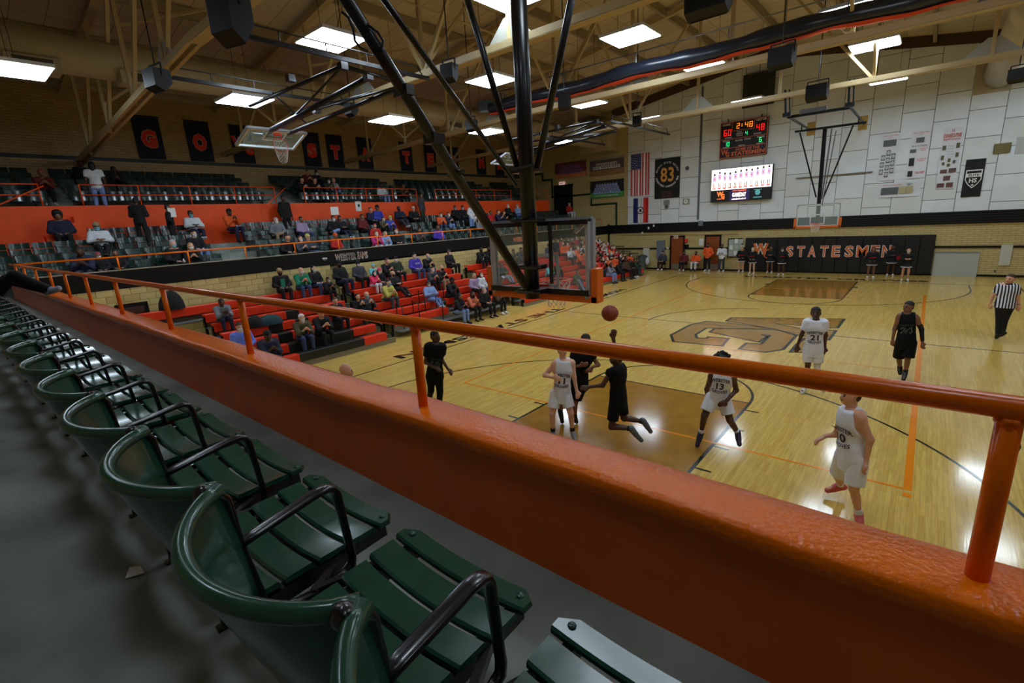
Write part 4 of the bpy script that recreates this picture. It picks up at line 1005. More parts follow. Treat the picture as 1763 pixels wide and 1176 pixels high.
# far basket
t = thing('basket_backstop', 'far basketball hoop before the white wall on a black V shaped frame', 'basketball hoop', (-.05, 24.4, 2.85))
backboard(t, (-.05, 24.46, 3.42), (0, -1, 0), (0, 0, 1))
fy = 24.35
MB().beam((-.05, fy+.25, 3.0), (-.1, fy+.2, 7.55), .16, .16, up=(0, 1, 0)).build('mast', black_paint, t)
m = MB().beam((-1.35, fy, 7.52), (1.55, fy, 7.5), .08, .1); ty = TY[3]
ends = [(at(1352, 155, 1, ty), at(1353, 198, 1, ty), W(1395, 224, .1)), (at(1463, 137, 1, ty), at(1461, 181, 1, ty), W(1488, 213, .1))]
for a, b, c in ends:
    m.beam(a, b, .05, .08); m.beam(a+Vector((.14, 0, 0)), b+Vector((.14, 0, 0)), .03, .05); m.beam(b, c, .07, .08); m.box(b-Vector((.1, .1, .07)), b+Vector((.18, .1, .07)))
    k = (fy-b.y)/(c.y-b.y); q = b+(c-b)*k; m.beam(q, (q.x, fy, 7.5), .05, .05)
m.beam(ends[0][1]+Vector((0, .3, -.05)), ends[1][1]+Vector((0, .3, -.05)), .09, .1)
m.build('carrier_frame', black_paint, t)
for x0, x1 in ((-1.13, -.2), (1.05, .12)): MB().tube([(x0, fy, 7.45), (x1, fy+.2, 4.3)], .035, 8).build('side_brace', black_paint, t)
MB().tube([(.25, fy-.3, 7.4), (.06, fy+.1, 4.2)], .03, 8).build('rear_brace', mat('grey_brace', (.35, .36, .38), .4), t); MB().tube([(.42, fy-.2, 7.3), (.1, fy+.1, 3.9)], .02, 8).build('cable', mat('grey_brace', ()), t)
q_ = at(1405, 192, 1, TY[3]+.3); MB().box((q_.x-.55, q_.y-.1, q_.z-.02), (q_.x+.35, q_.y+.1, q_.z+.14)).build('winch', mat('winch_grey', (.35, .36, .36), .5, metal=.4), t)
for u, v in ((1397, 222), (1486, 212)):
    p = W(u, v); o = MB().box((p.x-.2, YW-.1, p.z-.35), (p.x+.2, YW-.045, p.z+.35)).build('wall_plate', mat('yellow_ply', (.7, .58, .25), .6), t)
# retracted side baskets
def side_basket(y0, lb, yA, yB):
    t = thing('side_basket', lb, 'basketball hoop', (-7.5, y0, 6)); z = 8.0
    for x in (-6.9, -10.8):
        m = MB().beam((x, yA, z), (x, yB, z), .07, .09); m.build('carrier_rail', black_steel, t)
        m = MB().tube([(x, yA+.1, z), (x, yA+.2, z+.25), (x, yB-.4, z+.25), (x, yB-.2, z)], .018, 6)
        k = int((yB-yA)/1.1)
        for i in range(1, k): m.tube([(x, yA+i*1.1, z), (x, yA+i*1.1, z+.25)], .015, 6)
        m.build('cable_guide', black_steel, t)
    yc = y0; c = Vector((-11.9, yc, 6.9)); dy = yc-3.1; sh_ = Vector((0, dy, 0))
    g = lambda u, v, z=7.85: at(u, v, 2, z)+sh_
    e1 = c+Vector((.1, -.25, .15)); e2 = c+Vector((.15, .35, .15)); J1 = g(590, 114, 7.8)
    for a, b, r, nm in ((J1, g(430, 182, 7.7), .05, 'hanger_pipe'), (J1, g(690, 142, 7.7), .05, 'cross_pipe'), (J1, e1+Vector((.6, .3, .1)), .03, 'link'), (g(634, 134, 7.7), e1, .075, 'boom'), (g(690, 150, 7.6), e2, .06, 'boom'), (g(500, 196, 7.75), g(640, 160, 7.6), .035, 'cross_pipe'), (g(545, 188, 7.5), g(690, 148, 7.6), .03, 'link'), (g(470, 160, 7.9), g(530, 215, 7.3), .03, 'link'), (c+Vector((.1, -.6, .1)), c+Vector((.1, .6, .1)), .045, 'cross_pipe')):
        MB().tube([a, b], r, 10).build(nm, black_steel, t, smooth=True)
    for q in (J1, g(634, 132, 7.7), g(545, 190, 7.5), g(500, 135, 7.8)): MB().box(q-Vector((.09, .09, .08)), q+Vector((.09, .09, .08))).build('clamp', dark_iron, t)
    up = Vector((-.93, 0, .34)); F = Vector((.34, 0, -.93)).normalized(); up = (up-F*up.dot(F)).normalized()
    backboard(t, c, F, up, pads=False)
side_basket(3.1, 'retracted side hoop folded up under black rails, left of the lettered banners', .1, 5.4)
side_basket(at(880, 285, 0, -11.9).y, 'second retracted side hoop partly hidden behind the big black mast', 15.8, 22.2)
# speakers
def speaker(u, v, x, w, h, d, lb, rz=0., tilt=.5):
    w, h, d = w*.62, h*.85, d*.55
    p = at(u, v, 2, x); t = thing('loudspeaker', lb, 'speaker', p, 'black loudspeakers under the trusses', rotz=rz)
    m = MB(); P_ = [(-w/2, -d/2, -h*.1), (-w/2, d/2, -h*.5), (-w/2, d/2, h*.5), (-w/2, -d/2, h*.5)]
    m.prism([(-w/2, -d/2, h*.5), (-w/2, d/2, h*.5), (-w/2, d/2, -h*.1), (-w/2, 0, -h*.5), (-w/2, -d/2, -h*.3)], (w, 0, 0)); m.build('cabinet', black_paint, t, world=False)
    MB().prism([(-w/2+.03, -.005, -h*.5-.004), (-w/2+.03, d/2, -h*.1-.01), (w/2-.03, d/2, -h*.1-.01), (w/2-.03, -.005, -h*.5-.004)], (0, -.004, -.01)).build('grille', mat('speaker_grille', (.04, .04, .045), .7), t, world=False)
    m = MB()
    for q in (-1, 1): m.beam((q*w*.5, 0, h*.2), (q*w*.5, 0, h*.5+.12), .03, .03)
    m.beam((-w*.5, 0, h*.5+.12), (w*.5, 0, h*.5+.12), .03, .03); m.tube([(0, 0, h*.5+.1), (0, 0, roof(p.x)-p.z)], .015, 6)
    m.build('yoke', black_paint, t, world=False)
for a in ((272, 140, 7.6, .75, .55, .7, 'black loudspeaker on the sloping chord at the upper left', .2), (398, 32, 7.5, .8, .95, .8, 'large black loudspeaker cluster at the top edge left', .3), (774, 127, 7.75, .6, .5, .5, 'black loudspeaker beside the diagonal brace, above the duct', .2),
          (605, 190, 7.7, .6, .45, .5, 'black loudspeaker behind the retracted side hoop', 0.), (812, 217, 7.65, .65, .5, .5, 'dark rounded loudspeaker left of the mast', 0.), (972, 178, 7.7, .6, .5, .5, 'black loudspeaker right of the mast below the curtain', .3),
          (1097, 209, 7.6, .5, .45, .5, 'small loudspeaker above the stars and stripes flag', .2), (1346, 101, 7.75, .95, .6, .6, 'black loudspeaker hanging below the curtain, above the white wall', -.15), (1407, 160, 7.6, 1., .6, .6, 'black loudspeaker inside the far hoop frame', -.1),
          (1220, 3, 8.1, 1.3, .7, .9, 'big black loudspeaker box at the top edge of the photo', 0.), (1752, 131, 7.5, .6, .45, .8, 'black loudspeaker at the right photo edge beside an orange strap', -.3)):
    speaker(*a)
p = W(1303, 152, .8); t = thing('vent_screen', 'dark square screen hanging behind the truss above the scoreboard', 'screen', p)
MB().box((p.x-.85, YW-.5, p.z-.9), (p.x+.85, YW-.35, p.z+.9)).build('panel', mat('screen_dark', (.17, .17, .15), .8), t); MB().tube([(p.x, YW-.42, p.z+.9), (p.x, YW-.42, roof(p.x))], .01, 6).build('hanger', black_paint, t)
# ------------------------------------------------------------------ lettered banners on the upper left wall
ban_m = mat('banner_navy', (.07, .1, .19), .8, var=.1, scale=3); let_r = mat('banner_letter_red', (.9, .2, .08), .7); let_w = mat('banner_letter_edge', (.8, .6, .5), .7)
def wg_logo(mb_fill, mb_edge, c, R, U, h):
    """W with a G tucked below right"""
    for mb, bold, l in ((mb_edge, .1, .004), (mb_fill, .045, .008)):
        text_on('W', c-R*h*.12+U*h*.14, R, U, h*.72, h*.95, bold, mb, l); text_on('G', c+R*h*.3-U*h*.18, R, U, h*.62, h*.5, bold, mb, l+.002)
bans = [(257, 245, 'G'), (344, 250, 'O'), (418, 255, 'WG'), (537, 264, 'S'), (577, 265, 'T'), (628, 267, 'A'), (699, 274, 'T'), (740.5, 277, 'E'), (780, 280, 'S'), (828, 283, 'M'), (859.5, 285, 'E'), (890, 287, 'N')]
for i, (u, v, s) in enumerate(bans):
    p = at(u, v, 0, XB); y = p.y; z0, z1 = 7.46, 9.2
    t = thing('letter_banner', 'dark banner with the red %s, %s' % ('WG emblem' if s == 'WG' else 'letter '+s, {0: 'first at the left', 1: 'second from the left', 2: 'third from the left', 3: 'behind the retracted hoop net', 4: 'right of the retracted hoop', 5: 'between two T banners', 6: 'right of the letter A', 7: 'between T and S', 8: 'behind the diagonal brace', 9: 'just right of the diagonal brace', 10: 'near the big mast', 11: 'half hidden by the big mast'}[i]), 'banner', (XB, y, z0), 'letter banners on the upper left wall')
    m = MB(); m.grid(lambda a, b: (XB+.05+.012*math.sin(a*9+i)*(1-b), y-.5+a*1.0, z0+(z1-z0)*b), 9, 3); k = len(m.f); m.f = [tuple(f) for f in m.f]; m.build('cloth', ban_m, t).modifiers.new('s', 'SOLIDIFY').thickness = .01
    MB().tube([(XB+.06, y-.54, z1), (XB+.06, y+.54, z1)], .015, 6).build('rod', black_paint, t)
    c = Vector((XB+.065, y, (z0+z1)/2-.05)); R, U = Vector((0, 1, 0)), Vector((0, 0, 1)); f, e = MB(), MB()
    if s == 'WG': wg_logo(f, e, c, R, U, .85)
    else: text_on(s, c, R, U, .78, .6, .1, e, .002); text_on(s, c, R, U, .74, .56, .06, f, .006)
    e.build('letter_edge', let_w, t); f.build('letter', let_r, t)
# ------------------------------------------------------------------ things on the far wall
RX, UZ = Vector((1, 0, 0)), Vector((0, 0, 1))
def wall_rect(u0, v0, u1, v1, d=.05):
    a, b = W(u0, v0, d), W(u1, v1, d); return min(a.x, b.x), max(a.x, b.x), min(a.z, b.z), max(a.z, b.z)
red = mat('red_print', (.8, .15, .12), .6); blue = mat('flag_blue', (.13, .16, .42), .7); navy = mat('navy_print', (.08, .1, .25), .6); ltr_white = mat('white_letter', (.9, .9, .88), .6)
# scoreboard
X0, X1, Z0, Z1 = -6.34, -3.64, 7.04, 9.12
t = thing('scoreboard', 'black and orange electric scoreboard reading 60 to 48 high on the white wall', 'scoreboard', (X0, YW, Z0)); F_ = YW-.28
MB().box((X0, F_, Z0), (X1, YW-.05, Z1)).build('cabinet', mat('board_black', (.07, .07, .07), .5), t)
m = MB(); e = .035; H = Z1-Z0; cx = (X0+X1)/2
for a, b in (((X0, Z0), (X1, Z0+e)), ((X0, Z1-e), (X1, Z1)), ((X0, Z0), (X0+e, Z1)), ((X1-e, Z0), (X1, Z1)), ((X0, Z0+.27*H), (X1, Z0+.27*H+.03)), ((X0, Z0+.52*H), (X1, Z0+.52*H+.03)), ((X0+.7, Z0+.73*H), (X1-.75, Z0+.73*H+.03)), ((X0+.68, Z0+.73*H), (X0+.71, Z1)), ((X1-.76, Z0+.73*H), (X1-.73, Z1))):
    m.box((a[0], F_-.015, a[1]), (b[0], F_, b[1]))
m.build('orange_trim', letter_o, t)
led = {k: mat('led_'+k, c, .5, emit=c, es=e_) for k, c, e_ in (('red', (1, .06, .06), 1.5), ('amber', (1, .55, .1), 1.5), ('green', (.2, .95, .6), 1.3))}
SEG = {'0': 'abcdef', '1': 'bc', '2': 'abged', '4': 'fgbc', '6': 'afgedc', '8': 'abcdefg'}
def digit(m, ch, x, z, w, h):
    th = w*.17; S = {'a': ((0, h-th), (w, h)), 'd': ((0, 0), (w, th)), 'g': ((0, h/2-th/2), (w, h/2+th/2)), 'f': ((0, h/2), (th, h)), 'b': ((w-th, h/2), (w, h)), 'e': ((0, 0), (th, h/2)), 'c': ((w-th, 0), (w, h/2))}
    for s in SEG[ch]: a, b = S[s]; m.box((x+a[0], F_-.012, z+a[1]), (x+b[0], F_-.004, z+b[1]))
for s, x, z, c, w, h in (('60', X0+.22, Z0+.63*H, 'red', .17, .34), ('48', X1-.62, Z0+.63*H+.06, 'red', .17, .34), ('10', X0+.3, Z0+.33*H, 'green', .11, .24), ('6', X1-.42, Z0+.34*H, 'green', .13, .24), ('4', cx+.12, Z0+.58*H, 'green', .12, .22)):
    m = MB()
    for i, ch in enumerate(s): digit(m, ch, x+i*w*1.5, z, w, h)
    m.build('digits', led[c], t)
m = MB(); digit(m, '2', cx-.4, Z0+.79*H, .17, .3); digit(m, '4', cx+.08, Z0+.79*H, .17, .3); digit(m, '8', cx+.33, Z0+.79*H, .17, .3)
for z in (.83, .88): m.box((cx-.12, F_-.012, Z0+z*H), (cx-.07, F_-.004, Z0+z*H+.05))
m.build('clock_digits', led['amber'], t)
m = MB()
for s, x, z, h, wd in (('HOME', X0+.36, Z1-.14, .13, .45), ('VISITOR', X1-.38, Z1-.12, .13, .6), ('FULL', cx-.2, Z0+.69*H, .07, .3), ('PERIOD', cx-.2, Z0+.64*H, .08, .4), ('TIMEOUTS', cx-.2, Z0+.59*H, .06, .4), ('BONUS', X0+.5, Z0+.57*H, .08, .4), ('BONUS', X1-.55, Z0+.58*H, .08, .4), ('FOULS', X0+.38, Z0+.48*H, .1, .4), ('POINTS', X0+.38, Z0+.3*H, .08, .38), ('FOULS', X1-.35, Z0+.48*H, .1, .4), ('POINTS', X1-.38, Z0+.3*H, .08, .38), ('PLAYER', cx-.22, Z0+.46*H, .1, .42), ('FOULS', cx+.27, Z0+.47*H, .1, .36), ('MATCH', cx-.05, Z0+.31*H, .08, .36)):
    text_on(s, (x, F_-.006, z), RX, UZ, h, wd, .02, m)
m.build('white_lettering', ltr_white, t)
MB().box((cx-.35, F_-.01, Z0+.34*H), (cx, F_-.002, Z0+.44*H)).box((cx+.12, F_-.01, Z0+.35*H), (cx+.3, F_-.002, Z0+.45*H)).build('blank_digits', mat('blank', (.15, .15, .16), .5), t)
m = MB(); text_on('HOME OF THE', (cx+.3, F_-.006, Z0+.21*H), RX, UZ, .15, 1.35, .03, m); text_on('STATESMEN', (cx+.3, F_-.006, Z0+.1*H), RX, UZ, .24, 1.9, .04, m)
g_, e_ = MB(), MB(); wg_logo(g_, e_, Vector((X0+.36, F_-.004, Z0+.14*H)), RX, UZ, .46); e_.build('emblem_edge', mat('emblem_dark', (.2, .1, .06), .6), t)
m.add(g_.v, g_.f); m.build('team_lettering', letter_o, t)
m = MB()
for x in (X0+.4, X1-.4): m.tube([(x, YW-.15, Z1), (x, YW-.15, Z1+.2)], .03, 6)
m.build('mount', black_paint, t)
# video board
X0, X1, Z0, Z1 = -6.74, -3.2, 4.42, 6.42
t = thing('video_board', 'bright video screen with a row of players under the scoreboard', 'screen', (X0, YW, Z0)); F_ = YW-.35
MB().box((X0, F_, Z0), (X1, YW-.05, Z1)).build('cabinet', black_paint, t)
H, Wd = Z1-Z0, X1-X0
vid_w = mat('video_white', (1, .93, .88), .5, emit=(1, .94, .9), es=1.6); vid_n = mat('video_navy', (.12, .1, .25), .5, emit=(.13, .11, .27), es=1.0); vid_b = mat('video_dark', (.03, .03, .05), .5, emit=(.04, .04, .06), es=.6)
vid_r = mat('video_red', (.9, .3, .25), .5, emit=(.9, .3, .25), es=1.3); vid_s = mat('video_skin', (.1, .07, .06), .5, emit=(.3, .2, .16), es=.15); vid_l = mat('video_lilac', (.75, .7, .85), .5, emit=(.75, .7, .85), es=1.1); vid_o = mat('video_orange', (1, .45, .2), .5, emit=(1, .45, .2), es=1.4)
MB().box((X0+.02, F_-.01, Z0+.36*H), (X1-.02, F_, Z1-.02)).build('picture', vid_w, t)
MB().box((X0+.02, F_-.01, Z0+.02), (X0+.33*Wd, F_, Z0+.36*H)).box((X0+.66*Wd, F_-.01, Z0+.02), (X1-.02, F_, Z0+.36*H)).build('picture_dark', vid_b, t); MB().box((X0+.33*Wd, F_-.01, Z0+.02), (X0+.66*Wd, F_, Z0+.36*H)).build('picture_navy', vid_n, t)
ms = {k: MB() for k in 'hjlr'}
for i in range(11):
    x = X0+.2+i*.315; z = Z0+.38*H; hh = (.9, 1.0, .93, .9, .96, 1.0, 1.02, 1.0, 1.05, 1.08, 1.1)[i]; y = F_-.012
    ms['h'].box((x-.05, y-.004, z+hh-.05), (x+.05, y, z+hh+.08)); ms['j'].box((x-.09, y-.004, z+hh-.42), (x+.1, y, z+hh-.07))
    for q in (-.06, .03): ms['l' if i not in (0, 5, 7) else 'r'].box((x+q, y-.004, z+.1), (x+q+.035, y, z+.38))
    ms['r'].box((x-.09, y-.004, z+.03), (x+.09, y, z+.1)); ms['r'].box((x-.03, y-.006, z+hh-.3), (x+.03, y-.004, z+hh-.2))
for k, mt in (('h', vid_s), ('j', vid_l), ('l', vid_s), ('r', vid_r)): ms[k].build('player_print', mt, t)['kind'] = 'stuff'
m = MB(); text_on('GAMEDAY', (X0+.49*Wd, F_-.014, Z0+.19*H), RX, UZ, .26, .82, .04, m); text_on('#ADMORADAY', (X0+.49*Wd, F_-.014, Z0+.06*H), RX, UZ, .1, .85, .02, m); m.build('screen_lettering', vid_w, t)
m = MB(); text_on('STATESMEN', (X0+.49*Wd, F_-.014, Z0+.31*H), RX, UZ, .08, .8, .02, m); text_on('WEBSTER', (X0+.18*Wd, F_-.014, Z0+.09*H), RX, UZ, .06, .5, .02, m)
g_, e_ = MB(), MB(); wg_logo(g_, e_, Vector((X0+.18*Wd, F_-.012, Z0+.21*H)), RX, UZ, .42); m.add(g_.v, g_.f); m.build('screen_emblem', vid_o, t)
MB().sphere((X0+.79*Wd, F_-.012, Z0+.22*H), .15, 12, 6, sc=(1, .05, 1.1)).box((X0+.79*Wd-.22, F_-.014, Z0+.29*H), (X0+.79*Wd+.22, F_-.012, Z0+.31*H)).box((X0+.79*Wd-.24, F_-.014, Z0+.06*H), (X0+.79*Wd+.24, F_-.012, Z0+.09*H)).build('screen_badge', mat('video_teal', (.3, .6, .6), .5, emit=(.3, .55, .55), es=.9), t)
# stars and stripes hung vertically
x0, x1, z0, z1 = wall_rect(1087, 338, 1119, 262); t = thing('flag', 'stars and stripes flag hung vertically on the white wall', 'flag', (x0, YW, z0))
def fold(x): return YW-.1-.03*math.sin(x*14)
n = 13; wv_ = (x1-x0)/n; un = z1-(z1-z0)*.37
for i in range(n):
    xa, xb = x0+i*wv_, x0+(i+1)*wv_; top = un if i < 7 else z1
    MB().grid(lambda a, b: (xa+(xb-xa)*a, fold(xa+(xb-xa)*a), z0+(top-z0)*b), 3, 2).build('stripe', red if i % 2 == 0 else ltr_white, t)
MB().grid(lambda a, b: (x0+7*wv_*a, fold(x0+7*wv_*a)-.004, un+(z1-un)*b), 15, 2).build('canton', blue, t)
m = MB()
for r in range(9):
    for c in range(6 if r % 2 == 0 else 5):
        x = x0+wv_*7*((c+.5+(.5 if r % 2 else 0))/6); z = un+(z1-un)*(r+.5)/9; P_ = []
        for k in range(10): a = PI/2+k*PI/5; q = .035 if k % 2 == 0 else .015; P_.append((x+q*math.cos(a), fold(x)-.02, z+q*math.sin(a)))
        m.add(P_, [tuple(range(10))])
m.build('stars', ltr_white, t)
x0, x1, z0, z1 = wall_rect(1090.5, 384, 1117, 340); t = thing('flag', 'blue white and red flag with a round seal below the stars and stripes', 'flag', (x0, YW, z0))
for i, mt in enumerate((blue, ltr_white, red)):
    xa, xb = x0+(x1-x0)*i/3, x0+(x1-x0)*(i+1)/3; MB().grid(lambda a, b: (xa+(xb-xa)*a, fold(xa+(xb-xa)*a), z0+(z1-z0)*b), 5, 2).build('band', mt, t)
c_ = Vector(((x0+x1)/2, YW-.15, (z0+z1)/2)); m = MB().add([c_+Vector((.26*math.cos(a*PI/14), 0, .26*math.sin(a*PI/14))) for a in range(28)], [tuple(range(28))]); m.build('seal_ring', navy, t)
m = MB().add([c_+Vector((.19*math.cos(a*PI/14), -.004, .19*math.sin(a*PI/14))) for a in range(28)], [tuple(range(28))]); m.build('seal', ltr_white, t); MB().box(c_+Vector((-.09, -.01, -.1)), c_+Vector((.09, -.006, .1))).build('seal_figure', navy, t)
# 83 banner
x0, x1, z0, z1 = wall_rect(1127, 343, 1172, 270); t = thing('record_banner', 'black banner with a gold 83 inside a ring of white lettering', 'banner', (x0, YW, z0))
MB().box((x0, YW-.09, z0), (x1, YW-.06, z1)).build('cloth', mat('banner_black', (.07, .1, .1), .8), t)
c_ = Vector(((x0+x1)/2, YW-.095, z0+(z1-z0)*.6)); gold = mat('gold_letter', (.85, .6, .25), .6)
m = MB(); text_on('83', c_, RX, UZ, .95, .95, .02, m); m.build('numerals', gold, t)
m = MB()
for s, a0, a1, top in (('MSHSAA STATE RECORD', PI*.93, PI*.07, 1), ('CONSECUTIVE CONFERENCE WINS', PI*1.06, PI*1.94, 0)):
    for i, ch in enumerate(s):
        if ch == ' ': continue
        a = a0+(a1-a0)*(i+.5)/len(s); p = c_+Vector((.78*math.cos(a), 0, .78*math.sin(a)))
        U_ = Vector((math.cos(a), 0, math.sin(a)))*(1 if top else -1); R_ = U_.cross(Vector((0, -1, 0)))*-1
        R_ = Vector((U_.z, 0, -U_.x)); text_on(ch, p, R_, U_, .12, .075, .02, m)
m.build('ring_lettering', ltr_white, t)
m = MB()
for k, s in enumerate(('CLASS 1', '2000 TO 2007', 'SUBURBAN')): text_on(s, (c_.x, c_.y, z0+.42-.14*k), RX, UZ, .09, .75, .02, m)
m.build('small_lettering', mat('rust_letter', (.45, .25, .18), .7), t)
MB().tube([(x0-.05, YW-.08, z1+.03), (x1+.1, YW-.08, z1+.03)], .02, 6).build('rod', steel, t)
# team photographs printed on boards
def team_photo(u0, v0, u1, v1, lb, bg, floor_c, shirt, n, rows, foot=None, cap=0.):
    x0, x1, z0, z1 = wall_rect(u0, v0, u1, v1); t = thing('team_photo', lb, 'poster', (x0, YW, z0), 'team photographs on the brick wall')
    MB().box((x0, YW-.08, z0), (x1, YW-.03, z1)).build('backing', bg, t); h = z1-z0; y = YW-.082
    MB().box((x0, y-.004, z0), (x1, y, z0+h*.3)).build('floor_print', floor_c, t)
    if cap: MB().box((x0, y-.008, z1-h*cap), (x1, y-.004, z1)).build('ceiling_print', mat('cap_print', (.6, .58, .55), .7), t)
    a, b, c = MB(), MB(), MB(); rnd = random.Random(u0)
    for r in range(rows):
        k = n-(rows-1-r) if r else n-2
        for i in range(k):
            w_ = (x1-x0)*.82/n; xx = (x0+x1)/2+(i-(k-1)/2)*w_; zz = z0+h*(.78-.19*r)-(h*cap*.6)
            b.box((xx-w_*.4, y-.012-.003*r, zz-h*.17), (xx+w_*.4, y-.008-.003*r, zz)); a.sphere((xx, y-.012-.003*r, zz+h*.04), h*.045, 8, 5, sc=(1, .1, 1.2)); 
            if rnd.random() < .8: c.box((xx-w_*.2, y-.015-.003*r, zz-h*.1), (xx+w_*.2, y-.013-.003*r, zz-h*.05))
    b.build('shirt_print', shirt, t); a.build('face_print', mat('print_skin', (.55, .38, .3), .7), t); c.build('number_print', mat('print_dark', (.2, .15, .25), .7), t)
    if foot:
        m = MB(); text_on(foot, ((x0+x1)/2, y-.02, z0+h*.11), RX, UZ, h*.08, (x1-x0)*.7, .02, m); m.build('caption', ltr_white, t)
team_photo(957, 308, 1009, 275, 'purple team picture on an orange floor, left of the other two', mat('print_maroon', (.45, .2, .24), .7), mat('print_floor', (.85, .52, .32), .7), mat('print_purple', (.5, .35, .6), .7), 9, 3)
team_photo(1016, 304, 1074, 267, 'team picture of white jerseys on a gym floor, upper right one', mat('print_grey', (.36, .32, .33), .7), mat('print_floor2', (.6, .47, .3), .7), mat('print_white', (.85, .85, .87), .7), 9, 2, cap=.12)
team_photo(1017, 342, 1074, 307, 'team picture of light blue shirts on green grass, lower right one', mat('print_black', (.1, .13, .15), .7), mat('print_grass', (.3, .62, .3), .7), mat('print_blue', (.6, .72, .95), .7), 10, 3, foot='STATE CHAMPIONS')
t = thing('exit_sign', 'small red and white EXIT sign above the dark upper doorway', 'sign', W(967, 315, .1))
p = W(967, 316, .1); MB().box((p.x-.25, YW-.12, p.z-.1), (p.x+.25, YW-.02, p.z+.12)).build('case', mat('sign_lit', (.95, .8, .8), .5, emit=(.9, .75, .75), es=.5), t); m = MB(); text_on('EXIT', (p.x, YW-.125, p.z), RX, UZ, .13, .34, .03, m); m.build('lettering', red, t)
# dark doorway of the upper level
x0, x1, z0, z1 = wall_rect(956, 357, 985, 319); dk = mat('dark_void', (.03, .03, .03), .9)
d1 = struct(MB().box((x0, YW-.03, 4.2), (x1, YW+.02, z1)).build('door_1', dk)); d1['label'] = 'dark open doorway at the end of the upper seats'
ORG[d1.name] = (0, 0, 0); MB().box((x0-.08, YW-.08, z1), (x1+.08, YW, z1+.1)).box((x0-.08, YW-.08, 4.2), (x0, YW, z1)).build('door_frame', black_paint, d1)
# posters at the right
def banner_poster(name, u0, v0, u1, v1, lb, draw, tilt=0.):
    x0, x1, z0, z1 = wall_rect(u0, v0, u1, v1); t = thing(name, lb, 'poster', (x0, YW, z0), 'white record posters on the right of the wall')
    MB().grid(lambda a, b: (x0+(x1-x0)*a, YW-.075-.02*math.sin(a*3+b*5), z0+(z1-z0)*b), 6, 8).build('sheet', mat('poster_white', (.87, .88, .9), .4), t); draw(t, x0, x1, z0, z1, YW-.11)
pk = mat('photo_grey', (.35, .38, .38), .6); pk2 = mat('photo_dark', (.12, .12, .13), .6); gt = mat('print_text_grey', (.45, .45, .5), .6)
def txt(t, rows, x0, x1, z0, z1, y, m_, nm='lettering'):
    m = MB()
    for s, fx, fz, fh, fw in rows: text_on(s, (x0+(x1-x0)*fx, y-.004, z0+(z1-z0)*fz), RX, UZ, (z1-z0)*fh, (x1-x0)*fw, .02, m)
    m.build(nm, m_, t)
def boxes(t, rows, x0, x1, z0, z1, y, m_, nm='photo_print'):
    for fx, fz, w_, h_ in rows:
        cx_, cz_ = x0+(x1-x0)*fx, z0+(z1-z0)*fz; MB().box((cx_-(x1-x0)*w_/2, y-.003, cz_-(z1-z0)*h_/2), (cx_+(x1-x0)*w_/2, y, cz_+(z1-z0)*h_/2)).build(nm, m_, t)
def dA(t, *q):
    txt(t, [('WEBSTER GROVES STATESMEN', .5, .965, .014, .8), ('STATE', .5, .93, .014, .2), ('87', .5, .9, .012, .1)], *q, red); boxes(t, [(.5, .81, .72, .13)], *q, pk)
    P_ = [(.5, .6), (.22, .5), (.5, .44), (.78, .52), (.2, .35), (.5, .28), (.78, .37), (.2, .19), (.5, .13), (.78, .21)]; boxes(t, [(a, b, .22, .115) for a, b in P_], *q, pk)
    x0, x1, z0, z1, y = q; m = MB()
    for a, b in P_: m.sphere((x0+(x1-x0)*a, y-.004, z0+(z1-z0)*b), .075, 8, 5, sc=(1, .1, 1.3))
    m.build('portrait_print', mat('portrait', (.75, .76, .76), .6), t)
def dB(t, *q):
    txt(t, [('WEBSTER GROVES STATESMEN', .5, .95, .016, .8), ('STATE', .5, .91, .016, .2), ('COACH OF THE', .72, .62, .02, .42), ('YEAR', .72, .585, .02, .3), ('CLASS OF', .7, .4, .02, .5), ('1963', .7, .365, .02, .3), ('HALL OF FAME', .7, .13, .02, .5), ('1982 1990', .7, .1, .02, .4)], *q, red)
    boxes(t, [(.5, .8, .42, .1), (.2, .58, .32, .07)], *q, pk); boxes(t, [(.2, .35, .28, .17), (.2, .1, .26, .12)], *q, pk2); txt(t, [('JANE M JACKSON', .5, .675, .03, .8)], *q, pk2, 'headline')
def dC(t, *q):
    txt(t, [('11', .5, .95, .05, .12), ('CONSECUTIVE', .48, .87, .06, .92), ('Playoff Victories', .48, .81, .035, .85)], *q, red)
    boxes(t, [(.15, .68, .18, .07), (.85, .7, .18, .08), (.13, .52, .15, .07), (.87, .55, .16, .07), (.22, .42, .14, .05), (.5, .47, .14, .06), (.77, .44, .14, .05), (.5, .39, .16, .05)], *q, mat('photo_olive', (.35, .36, .25), .6)); boxes(t, [(.3, .29, .36, .06), (.75, .3, .38, .07), (.52, .175, .36, .08), (.25, .06, .38, .07), (.72, .06, .36, .08)], *q, mat('photo_brown', (.4, .27, .25), .6))
    txt(t, [('STATE FINALS', .5, .7-.045*k, .01, .3) for k in range(5)], *q, gt, 'small_lettering')
def dD(t, *q):
    txt(t, [('WEBSTER GROVES STATESMEN', .3, .88, .05, .5)], *q, red); txt(t, [('STATE', .72, .9, .05, .15), ('87', .72, .82, .05, .1)], *q, pk2, 'year'); boxes(t, [(.26, .45, .42, .5)], *q, pk); boxes(t, [(.57, .47, .16, .5), (.74, .47, .15, .5)], *q, mat('photo_sand', (.72, .68, .5), .6))
banner_poster('record_poster', 1509, 312, 1550, 229, 'tall white poster with ten small grey portraits', dA); banner_poster('record_poster', 1559, 308, 1604, 222, 'tall white poster with two dark photographs and a bold headline', dB)
banner_poster('record_poster', 1610, 326, 1660, 217, 'tallest white poster headed by the word consecutive', dC); banner_poster('record_poster', 1512, 341, 1587, 312, 'low wide white poster with a team photo and tan squares', dD)
